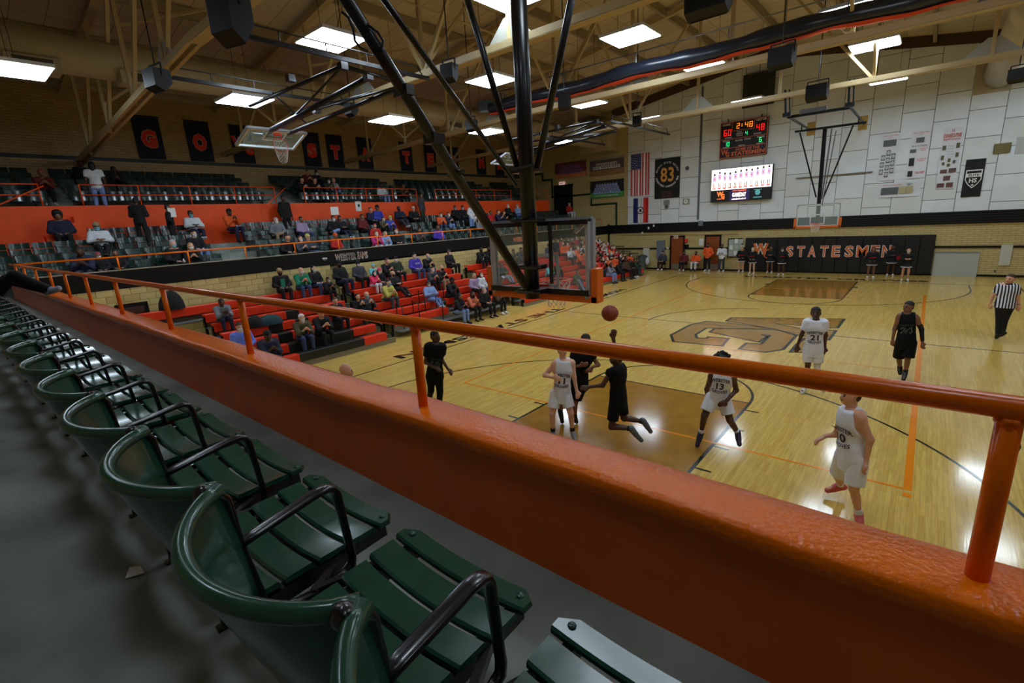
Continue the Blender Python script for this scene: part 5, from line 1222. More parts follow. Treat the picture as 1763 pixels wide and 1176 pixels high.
x0, x1, z0, z1 = wall_rect(1651, 340, 1701, 272); x0 += .05; x1 -= .05; t = thing('shield_banner', 'black banner with a white shield at the right end of the white wall', 'banner', (x0, YW, z0))
MB().grid(lambda a, b: (x0+(x1-x0)*a, YW-.08-.02*math.sin(a*8), z0+(z1-z0)*b), 10, 4).build('cloth', mat('banner_ink', (.05, .05, .06), .7), t)
cx, cz = (x0+x1)/2, z0+(z1-z0)*.48; sw, sh = (x1-x0)*.42, (z1-z0)*.24
def shield(k, y): return [(cx-sw*k, y, cz+sh*k), (cx-sw*k, y, cz-.1*k*sh), (cx-sw*.6*k, y, cz-.62*sh*k), (cx, y, cz-1.05*sh*k), (cx+sw*.6*k, y, cz-.62*sh*k), (cx+sw*k, y, cz-.1*k*sh), (cx+sw*k, y, cz+sh*k)]
MB().add(shield(1, YW-.12), [tuple(range(7))]).build('shield_edge', ltr_white, t); MB().add(shield(.88, YW-.124), [tuple(range(7))]).build('shield', mat('banner_ink', ()), t)
MB().box((cx-sw*.88, YW-.13, cz+sh*.2), (cx+sw*.88, YW-.126, cz+sh*.62)).build('shield_band', ltr_white, t)
m = MB(); text_on('ELITE', (cx, YW-.134, cz+sh*.41), RX, UZ, sh*.26, sw*1.3, .02, m); m.build('lettering', mat('banner_ink', ()), t)
m = MB(); text_on('HS', (cx, YW-.13, cz-sh*.18), RX, UZ, sh*.5, sw*.95, .03, m)
P_ = [(cx+(.07 if k % 2 == 0 else .03)*math.cos(PI/2+k*PI/5), YW-.13, cz-sh*.68+(.07 if k % 2 == 0 else .03)*math.sin(PI/2+k*PI/5)) for k in range(10)]; m.add(P_, [tuple(range(10))]); m.build('letters_white', ltr_white, t)
# small fittings
def fitting(name, lb, cat, u0, v0, u1, v1, m_, d=.12, extra=None):
    x0, x1, z0, z1 = wall_rect(u0, v0, u1, v1); t = thing(name, lb, cat, (x0, YW, z0)); MB().box((x0, YW-d, z0), (x1, YW-.02, z1)).build('case', m_, t, bevel=.01)
    if extra: extra(t, x0, x1, z0, z1)
    return t, (x0, x1, z0, z1)
def clock_face(t, x0, x1, z0, z1):
    c = Vector(((x0+x1)/2, YW-.125, (z0+z1)/2)); r = min(x1-x0, z1-z0)*.42
    MB().add([c+Vector((r*math.cos(a*PI/12), 0, r*math.sin(a*PI/12))) for a in range(24)], [tuple(range(24))]).build('dial', ltr_white, t); m = MB(); m.box(c+Vector((-.012, -.006, 0)), c+Vector((.012, -.003, r*.7))); m.box(c+Vector((0, -.006, -.012)), c+Vector((r*.5, -.003, .012))); m.build('hands', black_paint, t)
fitting('wall_clock', 'small square wall clock under the white wall middle, right of the 83 banner', 'clock', 1176, 352, 1187, 342, mat('clock_case', (.55, .55, .45), .5), extra=clock_face)
def cam_x(t, x0, x1, z0, z1): MB().sphere(((x0+x1)/2+.05, YW-.2, z0-.1), .13, 12, 8).build('dome', mat('dome_grey', (.3, .3, .32), .3), t)
fitting('security_camera', 'dome camera on a bracket under the 83 banner', 'camera', 1143, 353, 1153, 344, mat('bracket_grey', (.55, .55, .52), .5), extra=cam_x)
def bell_x(t, x0, x1, z0, z1): MB().sphere(((x0+x1)/2, YW-.13, (z0+z1)/2), .12, 12, 8, sc=(1, .5, 1)).build('gong', mat('dome_grey', ()), t)
fitting('alarm_bell', 'round grey alarm bell on the white wall between banner and screen', 'bell', 1182, 292, 1186, 287, mat('dome_grey', ()), .06, extra=bell_x)
def slats_x(t, x0, x1, z0, z1):
    for k in range(5): z = z0+(z1-z0)*(k+.5)/5; MB().box((x0+.04, YW-.15, z-.03), (x1-.04, YW-.12, z+.03)).build('louvre', mat('vent_gold', (.5, .46, .25), .5), t)
fitting('wall_vent', 'gold louvred vent at the upper right of the white wall', 'vent', 1709, 265, 1742, 245, mat('vent_frame', (.4, .37, .2), .5), extra=slats_x)
fitting('wall_panel', 'blank grey panel with a thin frame at the right photo edge', 'panel', 1746, 266, 1790, 232, mat('panel_grey', (.72, .73, .72), .5), .07)
x0, x1, z0, z1 = wall_rect(1371, 309, 1502, 298); t = thing('wall_shelf', 'long thin ledge on the white wall behind the far hoop mast', 'ledge', (x0, YW, z0)); a, b = W(1371, 307, .1), W(1502, 299, .1)
MB().box((a.x, YW-.14, a.z-.03), (b.x, YW-.02, a.z+.03)).build('strip', mat('shelf_tan', (.45, .42, .34), .6), t)
# --------- floor level of the far wall
t = thing('wall_padding', 'black padded wall mats with orange team lettering behind the cheerleaders', 'padding', (0, YW, 0)); x0, x1 = W(1283, 440).x, W(1607, 440).x; zt = 2.12; n = 15
pad_k = mat('pad_black', (.035, .04, .045), .45, bump=.1, scale=4)
for i in range(n):
    a, b = x0+(x1-x0)*i/n, x0+(x1-x0)*(i+1)/n; MB().box((a+.006, YW-.16, .08), (b-.006, YW-.03, zt)).build('mat', pad_k, t, bevel=.02)
m, e = MB(), MB(); us = (1361, 1382, 1401, 1424, 1446, 1467, 1489.5)
for s, u in zip('STATESMEN', (1358.6, 1377.8, 1396.7, 1417.8, 1438, 1460.4, 1483, 1505, 1525)):
    c_ = W(u, 444.5, .17); c_.z = 1.27; wd = .42 if s != 'M' else .56; text_on(s, c_, RX, UZ, .66, wd, .05, e, .002); text_on(s, c_, RX, UZ, .62, wd*.9, .015, m, .006)
g_, e_ = MB(), MB(); c_ = W(1312, 442, .17); c_.z = 1.3; wg_logo(g_, e_, c_, RX, UZ, .95); m.add(g_.v, g_.f); e.add(e_.v, e_.f)
e.build('letter_edge', ltr_white, t); m.build('letters', mat('pad_orange', (.85, .42, .16), .5), t)
door_m = mat('door_brown', (.55, .27, .1), .4, coat=.2); kick = mat('kick_plate', (.6, .58, .55), .35, metal=.7)
for i, (u0, u1, lb) in enumerate(((1156, 1176, 'brown door with a metal kick plate'), (1215, 1238, 'brown door half open behind the standing men'))):
    a, b = W(u0, 440).x, W(u1, 440).x; zt = 2.25
    d = struct(MB().box((a, YW-.05, .01), (b, YW, zt)).build('door_%d' % (i+2), door_m)); d['label'] = lb; ORG[d.name] = (0, 0, 0)
    MB().box((a-.1, YW-.08, 0), (a, YW, zt+.1)).box((b, YW-.08, 0), (b+.1, YW, zt+.1)).box((a-.1, YW-.08, zt), (b+.1, YW, zt+.1)).build('door_frame', black_paint, d)
    MB().box((a+.05, YW-.06, .05), (b-.05, YW-.05, .42)).build('kick_plate', kick, d); MB().sphere((a+.12 if i else b-.12, YW-.09, 1.02), .04, 10, 6).build('door_handle', steel, d)
fitting('notice_window', 'glass fronted notice board with papers, left of the black mats', 'notice board', 1252, 443, 1279, 410, black_paint, .08, extra=lambda t, a, b, c, d: (MB().box((a+.06, YW-.09, c+.06), (b-.06, YW-.08, d-.06)).build('backing', mat('notice_bg', (.62, .66, .6), .5), t), [MB().box((a+fx, YW-.1, c+fz), (a+fx+.2, YW-.092, c+fz+.28)).build('paper', ltr_white if k % 2 else mat('paper_grey', (.7, .72, .7), .6), t) for k, (fx, fz) in enumerate(((.1, .1), (.4, .14), (.75, .1), (.12, .5), (.45, .55), (.8, .5), (.1, .85), (.42, .9), (.72, .88)))]))
fitting('electric_cabinet', 'grey electrical cabinet on the brick wall left of the first brown door', 'cabinet', 1131, 444, 1145, 414, mat('cabinet_grey', (.42, .46, .5), .4), .15, extra=lambda t, a, b, c, d: MB().box((b-.1, YW-.17, (c+d)/2-.05), (b-.06, YW-.15, (c+d)/2+.05)).build('latch', black_paint, t))
fitting('wall_panel', 'tall white panel beside the trash can', 'panel', 1107, 448, 1118, 427, mat('panel_white', (.78, .78, .72), .5), .06)
fitting('white_board', 'large blank whitish panel right of the black mats', 'panel', 1603, 476, 1688, 434, mat('panel_pale', (.68, .7, .66), .5), .05, extra=lambda t, a, b, c, d: MB().box((a, YW-.07, d-.05), (b, YW-.05, d)).build('edge', mat('edge_grey', (.5, .52, .5), .5), t))
fitting('white_notice', 'upright white notice sheet on the brick wall above the referee', 'notice', 1718, 457, 1745, 421, mat('panel_white', ()), .05)
fitting('paper_notice', 'small white paper notice left of the second brown door', 'notice', 1203, 423, 1211, 411, ltr_white, .04)
fitting('room_sign', 'small dark sign beside the first brown door', 'sign', 1178, 429, 1186, 421, black_paint, .05)
def ex_(t, a, b, c, d):
    m = MB(); text_on('EXIT', ((a+b)/2, YW-.125, (c+d)/2), RX, UZ, .12, .3, .03, m); m.build('lettering', red, t)
fitting('exit_sign', 'white EXIT sign above the first brown door', 'sign', 1160, 411, 1168, 405, mat('sign_white', (.8, .8, .72), .5), .12, extra=ex_)
fitting('fire_alarm', 'red and white fire alarm box right of the first brown door', 'alarm', 1178.5, 418, 1184, 411, red, .08); fitting('light_switch', 'small pale switch plate left of the first brown door', 'switch', 1147, 429, 1151, 426, ltr_white, .04)
for i, (u, v) in enumerate(((1117, 392.5), (1126, 388.5), (1106, 401))): fitting('outlet_box', ['small white box on the black band under the flags', 'small white box on the black band under the 83 banner', 'small pale box below the black band'][i], 'box', u-1.3, v+2, u+1.3, v-2, ltr_white, .12)
fitting('pipe_box', 'grey junction box at the foot of the wall pipe', 'box', 1203, 389, 1211, 380, mat('cabinet_grey', ()), .16)
fitting('wall_outlet', 'small grey outlet box low on the brick wall at the right', 'box', 1711, 469, 1715, 465, mat('dome_grey', ()), .06)
# trash can, bags, walker racks
p = at(1106, 464, 2, 0); t = thing('trash_can', 'tall grey green trash can with a white bag beside the far bleachers', 'trash can', (p.x, p.y, 0))
m = MB(); m.tube([(p.x, p.y, z) for z in (.0, .9, .93)], [.26, .33, .36], 20); m.build('bin', mat('bin_grey', (.3, .36, .33), .5), t, autos=True)
MB().tube([(p.x, p.y, .93), (p.x, p.y, 1.0), (p.x, p.y, 1.08)], [.36, .3, .1], 20).build('lid', mat('bin_lid', (.25, .3, .28), .5), t)
MB().sphere((p.x+.42, p.y-.1, .62), .22, 12, 8, sc=(.7, .7, 1.3)).build('bag', mat('plastic_bag', (.8, .8, .82), .3), t, smooth=True)
for i, (u, v, hh) in enumerate(((1066, 455, 1.7), (1078, 460, 1.35), (1090, 462, 1.2))):
    p = at(u, v+6, 2, 0); p = Vector((max(p.x, -13.6)+.1, YW-.6, 0)); p.x = W(u, v, .6).x; t = thing('barrier_rack', ['tall black railing rack at the end of the student section', 'black railing rack behind the seated students, middle', 'low black railing rack nearest the trash can'][i], 'railing', p, 'black railing racks by the far wall')
    m = MB(); w_ = .75
    for z in (.1, hh): m.tube([(p.x-w_/2, p.y, z), (p.x+w_/2, p.y, z)], .025, 6)
    m.build('frame', black_paint, t); m = MB()
    for k in range(7): x = p.x-w_/2+w_*k/6; m.tube([(x, p.y, .0 if k in (0, 6) else .1), (x, p.y, hh)], .016, 6)
    m.build('bars', black_paint, t)
# paper sheets fixed to the orange wall and the dark poster under the near rail
t = thing('paper_sign', 'white paper taped to the orange wall above the man in blue', 'notice', at(617, 355, 0, XO)); p = at(617, 355, 0, XO); MB().box((XO, p.y-.17, p.z-.24), (XO+.012, p.y+.17, p.z+.24)).build('sheet', ltr_white, t); MB().sphere((XO+.012, p.y+.02, p.z+.03), .07, 10, 6, sc=(.1, 1, 1.2)).build('picture', pk2, t)
p = at(228, 533, 0, XL+.01); t = thing('dark_plaque', 'black plaque on the glazed block wall behind the near handrail', 'plaque', p); MB().box((XL, p.y-.42, p.z-.2), (XL+.03, p.y+.42, p.z+.2)).build('board', black_paint, t); m = MB(); m.grid(lambda a, b: (XL+.034, p.y-.3+.6*a, p.z-.12+.2*b), 2, 2).build('print', mat('plaque_brown', (.25, .14, .1), .6), t)
# loose dark vertical curtain near the left wall
pts = [at(262, 500, 0, XL+.7), at(300, 560, 0, XL+.7)]
# ------------------------------------------------------------------ people
SK = {'d': mat('skin_dark', (.3, .18, .12), .5), 'm': mat('skin_brown', (.5, .33, .23), .5), 'l': mat('skin_light', (.82, .6, .48), .5), 'p': mat('skin_pale', (.88, .68, .58), .5)}
HR_ = {'k': mat('hair_black', (.06, .05, .05), .7), 'b': mat('hair_brown', (.25, .16, .1), .7), 'y': mat('hair_blond', (.62, .5, .32), .7), 'g': mat('hair_grey', (.6, .6, .6), .7), 'w': mat('hair_white', (.85, .85, .85), .7), 'r': mat('hair_pink', (.6, .15, .25), .7)}
CL = {k: mat('cloth_'+k, c, .85, var=.12, scale=9) for k, c in dict(black=(.035, .035, .045), white=(.82, .83, .85), grey=(.45, .47, .5), dgrey=(.22, .23, .26), navy=(.1, .12, .22), blue=(.2, .25, .65), purple=(.26, .2, .65), jeans=(.22, .28, .42), ljeans=(.45, .55, .75), green=(.1, .48, .35), dgreen=(.15, .2, .13), olive=(.3, .28, .18), yellow=(.75, .72, .35), pink=(.9, .2, .4), magenta=(.7, .12, .4), red=(.72, .12, .1), dred=(.4, .1, .1), orange=(.9, .35, .12), tan=(.6, .5, .36), lblue=(.5, .6, .78), sky=(.4, .5, .88), teal=(.4, .75, .78), lilac=(.6, .52, .65), brown=(.3, .2, .13), rust=(.8, .42, .3)).items()}
MK = {'w': mat('mask_white', (.85, .86, .88), .7), 'k': mat('mask_black', (.06, .06, .06), .7), 'b': mat('mask_blue', (.5, .72, .8), .7)}
shoe_k, shoe_w = mat('shoe_black', (.07, .07, .08), .5), mat('shoe_white', (.85, .85, .85), .5)
def J_sit(v):
    """joints of a seated figure facing +x; origin on the seat surface, floor .43 below"""
    lean = {0: 0.0, 1: .16, 2: -.1, 3: .05, 4: 0.02}[v]
    J = dict(hipL=V3(-.02, .1, .1), hipR=V3(-.02, -.1, .1), neck=V3(-.03+lean, 0, .58-abs(lean)*.15), head=V3(.0+lean*1.25, 0, .73-abs(lean)*.15))
    for q, s in (('L', 1), ('R', -1)):
        J['sh'+q] = V3(-.03+lean*.9, .19*s, .52-abs(lean)*.12)
        J['kn'+q] = V3(.42, .13*s, .12); J['an'+q] = V3(.42, .13*s, -.34); J['to'+q] = V3(.56, .15*s, -.38)
        if v in (0, 3): J['el'+q] = V3(.02+lean, .27*s, .28); J['wr'+q] = V3(.22, .12*s, .2); J['ha'+q] = V3(.3, .06*s, .18)
        if v == 1: J['el'+q] = V3(.3, .2*s, .24); J['wr'+q] = V3(.42, .08*s, .36); J['ha'+q] = V3(.46, .02*s, .42)
        if v == 2: J['el'+q] = V3(.0, .27*s, .28); J['wr'+q] = V3(.2, .02*s, .3); J['ha'+q] = V3(.2, -.06*s, .32); J['kn'+q] = V3(.42, .12*s, .1); J['an'+q] = V3(.66+.08*s, .02*s, -.18); J['to'+q] = V3(.78+.08*s, .02*s, -.14)
        if v == 4: J['el'+q] = V3(.12, .23*s, .3); J['wr'+q] = V3(.26, .07*s, .47); J['ha'+q] = V3(.28, .03*s, .55)
    if v == 3: J['knL'] = V3(.42, .06, .2); J['anL'] = V3(.44, -.22, .14); J['toL'] = V3(.52, -.34, .12)
    return J
def J_stand(v):
    J = dict(hipL=V3(0, .1, .93), hipR=V3(0, -.1, .93), neck=V3(0, 0, 1.46), head=V3(.02, 0, 1.62))
    for q, s in (('L', 1), ('R', -1)):
        J['sh'+q] = V3(0, .19*s, 1.4); J['kn'+q] = V3(.02, .12*s, .5); J['an'+q] = V3(-.02, .13*s, .09); J['to'+q] = V3(.12, .15*s, .04)
        if v == 0: J['el'+q] = V3(-.03, .26*s, 1.12); J['wr'+q] = V3(.05, .27*s, .87); J['ha'+q] = V3(.08, .27*s, .78)
        if v == 1: J['el'+q] = V3(.03, .25*s, 1.13); J['wr'+q] = V3(.2, .0*s, 1.18); J['ha'+q] = V3(.2, -.08*s, 1.2)
        if v == 2: J['el'+q] = V3(.0, .3*s, 1.15); J['wr'+q] = V3(.06, .15*s, .98); J['ha'+q] = V3(.1, .09*s, .97)
    return J
LIBS = {}
def person(loc, rz, pose, label, skin='m', hair='k', style='short', top='black', bottom='jeans', mask=None, s=1., group=None, cap=None, shoe=None, fat=1., sleeve=2, leg=1.9, extra=None):
    kind, v = pose
    t = thing('person', label, 'person', loc, group, rotz=rz+1e-6)
    if s != 1: t.scale = (s, s, s)
    key = (kind, v, round(fat, 1))
    lib = LIBS.setdefault(key, {})
    J = J_sit(v) if kind == 'sit' else J_stand(v)
    spec = dict(skin=SK[skin], hair=HR_[hair], hair_style=style, top=(CL[top], sleeve, 'jacket' if sleeve > 1.5 else 'shirt'), bottom=(CL[bottom], leg), shoe=shoe or (shoe_w if random.random() < .35 else shoe_k), loose=.022, wide=.02, drop=.08)
    if mask: spec['mask'] = MK[mask]
    if cap: spec['cap'] = CL[cap]
    make_figure(t, J, (1, 0, 0), (1, 0, -.05), spec, 1., .022, fat, fingers=False, lib=lib)
    if extra == 'print':
        MB().box((.155, -.1, .33), (.165, .1, .38)).build('chest_print', CL['white'], t, world=False)
    return t
for r in range(3): pass
OCC = []
def where_b(u, v, s=1.):
    best = None
    for k in range(NR):
        x = bx(k)-.15; p = at(u, v, 0, x); e = abs(p.z-(bz(k)+.71*s))
        if best is None or e < best[0]: best = (e, k, p.y)
    return best[1], best[2]
BL = [  # u, v of the head, pose, skin, hair, style, top, bottom, mask, size, cap, label
 (481,464,0,'m','k','short','black','black','k',1.04,'tan','person in a tan cap and open black jacket over a green shirt'),
 (515,470,1,'l','k','bald','green','jeans','w',1.03,None,'bald person in a green hoodie with hands clasped'),
 (540,462,0,'l','k','long','black','jeans','w',1.,None,'person in a black shirt and jeans beside the green hoodie'),
 (561,487,1,'m','k','short','black','black','w',.8,None,'child in black below the person in the black shirt'),
 (584,457,0,'d','k','short','black','navy','k',1.1,'black','large person in a black jacket and dark blue trousers'),
 (616,450,0,'d','k','short','dgrey','black','w',1.,'black','person in a black cap left of the pink hats'),
 (643,463,4,'l','b','short','teal','dgrey',None,.75,'teal','small child in a teal hat'),
 (653,463,0,'l','k','long','black','dgrey','w',.85,'pink','child in a pink hat and dark jacket'),
 (641,476,1,'l','k','long','pink','white','w',.8,None,'girl in a bright pink hoodie and white trousers'),
 (662,452,1,'l','b','short','black','black',None,1.,None,'person in black bending forward right of the pink hat'),
 (682,450,0,'l','k','short','dgreen','black','w',1.,'black','person in a dark green jacket and black cap'),
 (663,492,1,'l','k','short','yellow','dgrey','b',1.06,None,'man in a yellow hoodie leaning forward'),
 (681,478,2,'l','k','bald','black','black','k',1.,None,'bald person in black behind the yellow hoodie'),
 (713,434,0,'l','k','short','purple','jeans','w',1.06,None,'person in a purple hoodie on the topmost row'),
 (732,437,1,'l','k','bald','black','jeans','b',1.,None,'bald person in a black jacket beside the purple hoodie'),
 (773,434,0,'m','k','short','black','black','w',1.06,None,'person in a long black coat on the topmost row'),
 (740,466,1,'l','b','short','dgrey','black','w',1.,None,'person in a slate jacket leaning toward a neighbour'),
 (755,461,1,'l','k','bald','black','tan','k',1.,None,'bald person in a black sweater with khaki trousers'),
 (741,489,2,'m','k','short','lblue','ljeans','w',1.,None,'person in a light blue sweatshirt with legs stretched out'),
 (772,483,1,'d','k','short','black','black',None,1.04,'black','person in a black hood in front of the light blue sweatshirt'),
 (817,478,0,'l','y','long','lilac','black',None,1.,None,'blond person in a lilac jacket'),
 (829,478,0,'l','b','long','white','jeans','w',1.,None,'person in a white jacket beside the lilac jacket'),
 (824,427,1,'d','k','short','black','black',None,1.,None,'person in a black tracksuit with white stripes, left of the two'),
 (838,433,1,'d','k','short','black','black','k',1.,None,'person in a black tracksuit with white collar, right of the two'),
 (786,517,1,'m','k','long','black','ljeans',None,1.,None,'person with dark hair and light jeans crouching on the lowest row'),
 (809,513,1,'m','k','long','rust','black','k',.98,None,'person in a salmon orange jacket with black hair'),
 (834,503,0,'l','g','short','black','black','w',1.02,None,'grey haired man in a black suit on the lowest row'),
 (852,507,1,'m','k','short','brown','black',None,1.,None,'person in a brown jacket beside the man in the suit'),
 (379,524,1,'d','k','short','grey','navy',None,.9,None,'child in a grey hoodie alone at the left end'),
 (411,555,0,'l','b','short','sky','tan','w',1.06,None,'man in a light blue hoodie behind the orange rail post'),
 (458,588,1,'d','k','short','navy','navy',None,1.1,'black','broad person in a navy coat at the near end of the bleachers'),
 (516,551,1,'l','w','short','olive','jeans','w',1.03,None,'white haired man in an olive jacket'),
 (549,546,1,'l','k','bald','black','black',None,1.06,None,'man in black whose head is at the orange rail'),
 (616,517,4,'l','k','long','black','black',None,.98,None,'woman with long dark hair just above the orange rail'),
 (631,511,4,'l','g','bald','dgrey','black','b',1.,None,'bald person in dark grey raising a hand'),
 (578,524,0,'l','b','short','black','black',None,.98,None,'brown haired person peeking over the orange rail'),
 (945,420,0,'m','k','short','navy','grey','w',1.03,None,'person in a navy hoodie seen through the backboard glass'),
 (957,418,0,'m','k','short','black','black',None,1.,None,'person in black seen through the glass beside the navy hoodie'),
 (893,427,1,'m','k','short','navy','black',None,1.05,None,'person in navy seen through the left half of the backboard'),
 (880,432,1,'m','k','short','dgreen','black',None,1.,None,'person in green seen through the backboard left edge'),
 (995,420,1,'m','k','short','brown','tan',None,1.05,None,'person in brown seen through the right half of the backboard'),
 (943,459,1,'d','k','short','teal','navy',None,.85,None,'child in a light teal jacket seen through the glass'),
 (957,458,1,'m','k','short','black','black',None,.9,None,'child in black beside the teal jacket seen through the glass'),
 (1005,428,0,'l','b','short','white','black',None,1.,None,'person in white behind the right frame of the backboard'),
 (866,455,2,'m','k','short','dgreen','grey',None,1.,None,'person with grey trousers seen at the left edge of the glass'),
 (975,412,0,'m','k','short','black','black',None,1.,None,'person in black on the topmost row seen through the glass'),
 (990,470,1,'m','k','short','olive','olive',None,.95,None,'person in olive low behind the right corner of the backboard'),
 (1048,460,1,'m','k','long','grey','ljeans',None,.98,None,'person with dark hair and blue jeans just right of the orange pad'),
 (1063,456,1,'d','k','short','black','black',None,1.,None,'person in black on the lowest row right of the blue jeans'),
 (1078,452,0,'d','k','short','brown','black',None,1.05,None,'person in a dark brown coat in the far lowest row'),
 (1086,450,0,'m','k','short','black','black',None,1.,'orange','person in black with an orange hat in the far lowest row'),
 (1093,452,1,'m','k','short','dgreen','dgrey',None,.9,None,'person in dark green at the right end of the far bleachers')]
for i, (u, v, ps, sk, hr, st, tp, bt, mk, s, cap, lb) in enumerate(BL):
    k, y = where_b(u, v, s); OCC.append((k, y))
    fat = 1.15 if s > 1.07 else 1.0
    t = person((bx(k)-.16, y, bz(k)), random.uniform(-.15, .2) if u < 860 else -.1, ('sit', ps), lb+(' on the bleachers' if len(lb.split()) < 9 else ''), sk, hr, st, tp, bt, mk, s, cap=cap, fat=fat)
    if u in (481,): MB().box((.15, -.07, .2), (.168, .07, .5)).build('shirt_front', CL['green'], t, world=False)
    if u in (515, 713): 
        m = MB(); text_on('PIRATES' if u == 515 else 'GROVES', (.178, 0, .42), (0, 1, 0), UZ, .07, .24, .02, m); m.build('chest_lettering', CL['white'], t, world=False)
# student section: many in red and orange, packed
nst = {}; rnd = random.Random(5); n = 0; base_names = []
for k in range(6, 0, -1):
    y = 20.6+.1*k
    while y < 27.2-.9*(k < 6)-(1.2 if k < 3 else 0):
        if y > 25.7: break
        tp = rnd.choice(['orange', 'orange', 'red', 'red', 'dred', 'orange', 'white', 'black'] if k > 2 else ['red', 'red', 'orange', 'black', 'dred'])
        sk = rnd.choice('lllmd')
        if any(q == k and abs(w_-y) < .5 for q, w_ in OCC): y += .3; continue
        nst[k] = nst.get(k, 0)+1
        person((bx(k)-.16, y, bz(k)), rnd.uniform(-.5, .1), ('sit', rnd.choice((0, 1, 4))), 'student in %s, %s from left on the %s student section bench' % (tp.replace('dred', 'dark red'), ORDN[nst[k]-1], rname[k]), sk, rnd.choice('kby'), rnd.choice(('short', 'long')), tp, rnd.choice(('jeans', 'black', 'dgrey')), rnd.choice((None, 'w', 'w', 'k')), rnd.uniform(.93, 1.05), group='students packed on the far bleachers')
        y += rnd.uniform(.5, .62)
# the tiers
def where_t(u, v, s=1., lo=True):
    best = None
    for k in range(4 if lo else 5):
        x = (xs_lo(k)+.16 if lo else xs_up(k)+.06); z0 = HT[k] if lo else HU_[k]; p = at(u, v, 0, x); e = abs(p.z-(z0+.43+.71*s))
        if best is None or e < best[0]: best = (e, k, p.y, x, z0+.43)
    return best[1:]
TL = [(100,374,0,'m','k','afro','navy','black',None,1.08,None,'person with an afro in a dark hoodie'),(165,383,2,'m','k','short','white','black','b',1.05,'tan','person in a white jacket with a blue mask and tan hat'),
 (137,425,1,'d','k','short','navy','dgrey',None,1.05,None,'person in a dark jacket with white shoulders'),(168,436,0,'m','r','short','black','navy','w',.8,None,'child with a pink hat and a mask'),(198,436,0,'m','k','short','black','black',None,.85,None,'child in black left of the first aisle'),
 (330,368,2,'d','k','short','white','navy','b',1.04,None,'person in a white jacket with crossed legs'),(394,366,4,'d','k','short','orange','navy',None,1.06,'black','person in an orange sweater holding a camera'),
 (299,426,0,'l','g','short','black','black','b',1.08,None,'grey haired man in black with a bottle'),(327,427,1,'l','y','long','black','black','w',.95,None,'blond child beside the grey haired man'),(334,405,0,'l','k','short','black','ljeans','w',1.,None,'person in black with light jeans and white mask'),
 (474,375,3,'l','g','short','grey','tan','w',1.,None,'person in a grey shirt and khaki trousers'),(518,375,0,'m','k','short','lilac','jeans',None,1.,None,'person in a pale striped hoodie'),(495,408,0,'l','b','short','black','black',None,1.03,None,'man in a dark suit by the side rail'),
 (511,411,1,'l','b','long','dgrey','black','w',.95,None,'person with brown hair and a mask beside the suit'),(532,403,2,'l','b','short','dgrey','jeans',None,1.,'yellow','person with a yellow cap leaning on the rail'),(573,375,3,'m','k','short','black','ljeans','w',1.,None,'person in black with light jeans below the white sign'),
 (587,375,2,'m','k','short','black','navy',None,1.,None,'person in black beside the light jeans'),(623,369,0,'m','b','short','dred','black',None,1.02,None,'person in a dark red sweater'),(638,362,0,'l','b','short','navy','black',None,1.,None,'person in navy left of the man in blue'),
 (649,353,0,'m','k','short','blue','dgrey',None,1.12,'black','big man in a bright blue jacket'),(655,373,1,'l','b','short','olive','black','w',.85,None,'child in olive below the man in blue'),(668,371,1,'l','k','short','blue','dgrey','w',.9,'yellow','child in blue with a yellow hat'),
 (577,404,0,'m','b','short','red','dgrey',None,.95,'orange','person in a red shirt and orange cap at the rail'),(645,402,1,'l','b','long','magenta','white','w',.95,None,'person in a magenta top and white trousers'),(660,400,1,'l','y','short','lblue','white',None,.9,None,'blond child in pale clothes beside the magenta top'),
 (646,395,0,'l','r','short','red','black',None,.9,None,'person in red behind the magenta top'),(682,398,0,'l','k','long','black','black','w',1.,None,'masked person with dark hair behind the rail'),(718,394,1,'m','k','short','dgrey','black',None,1.,None,'person in dark grey by the rail below the mast brace'),
 (754,392,0,'m','k','short','purple','navy',None,1.06,None,'person in a purple jacket by the rail'),(688,356,2,'d','k','short','navy','dgrey','k',1.05,None,'person in dark clothes reclining below the orange wall'),(711,354,0,'l','w','short','black','black',None,1.,None,'white haired person in black'),
 (756,366,1,'l','b','short','orange','jeans','w',.98,None,'person in a bright orange jacket'),(768,369,1,'l','b','short','navy','ljeans','w',1.,None,'person in navy with light jeans beside the orange jacket'),(783,353,0,'m','k','short','black','black','b',1.,None,'person in black with a blue mask, left of a pair'),
 (796,354,0,'m','k','short','black','navy','w',1.,None,'person in black with a white mask, right of a pair'),(812,374,1,'l','y','long','white','black',None,.95,None,'blond person in white near the brace foot'),(824,378,0,'l','b','long','grey','black','w',.9,None,'person in grey beside the blond person in white'),
 (845,371,0,'m','k','short','red','black',None,.98,None,'person in red left of the dark jackets'),(853,365,1,'l','b','short','navy','jeans',None,1.04,None,'person in a dark jacket left of the mast'),(863,364,1,'l','b','short','black','black',None,.95,None,'smaller person in black left of the mast'),
 (874,350,0,'l','g','short','black','black','w',1.04,None,'grey haired person in black under the orange wall'),(893,353,2,'l','g','short','lblue','ljeans','w',1.04,None,'person in pale blue with legs up left of the mast'),(980,350,0,'l','g','short','red','white','w',1.04,None,'person in a red jacket beside the dark doorway')]
for (u, v, ps, sk, hr, st, tp, bt, mk, s, cap, lb) in TL:
    k, y, x, z = where_t(u, v, s)
    person((x, y, z), random.uniform(-.3, .3), ('sit', ps), lb+(', lower tier' if len(lb.split()) < 9 else ''), sk, hr, st, tp, bt, mk, s, cap=cap, fat=1.15 if s > 1.07 else 1.)
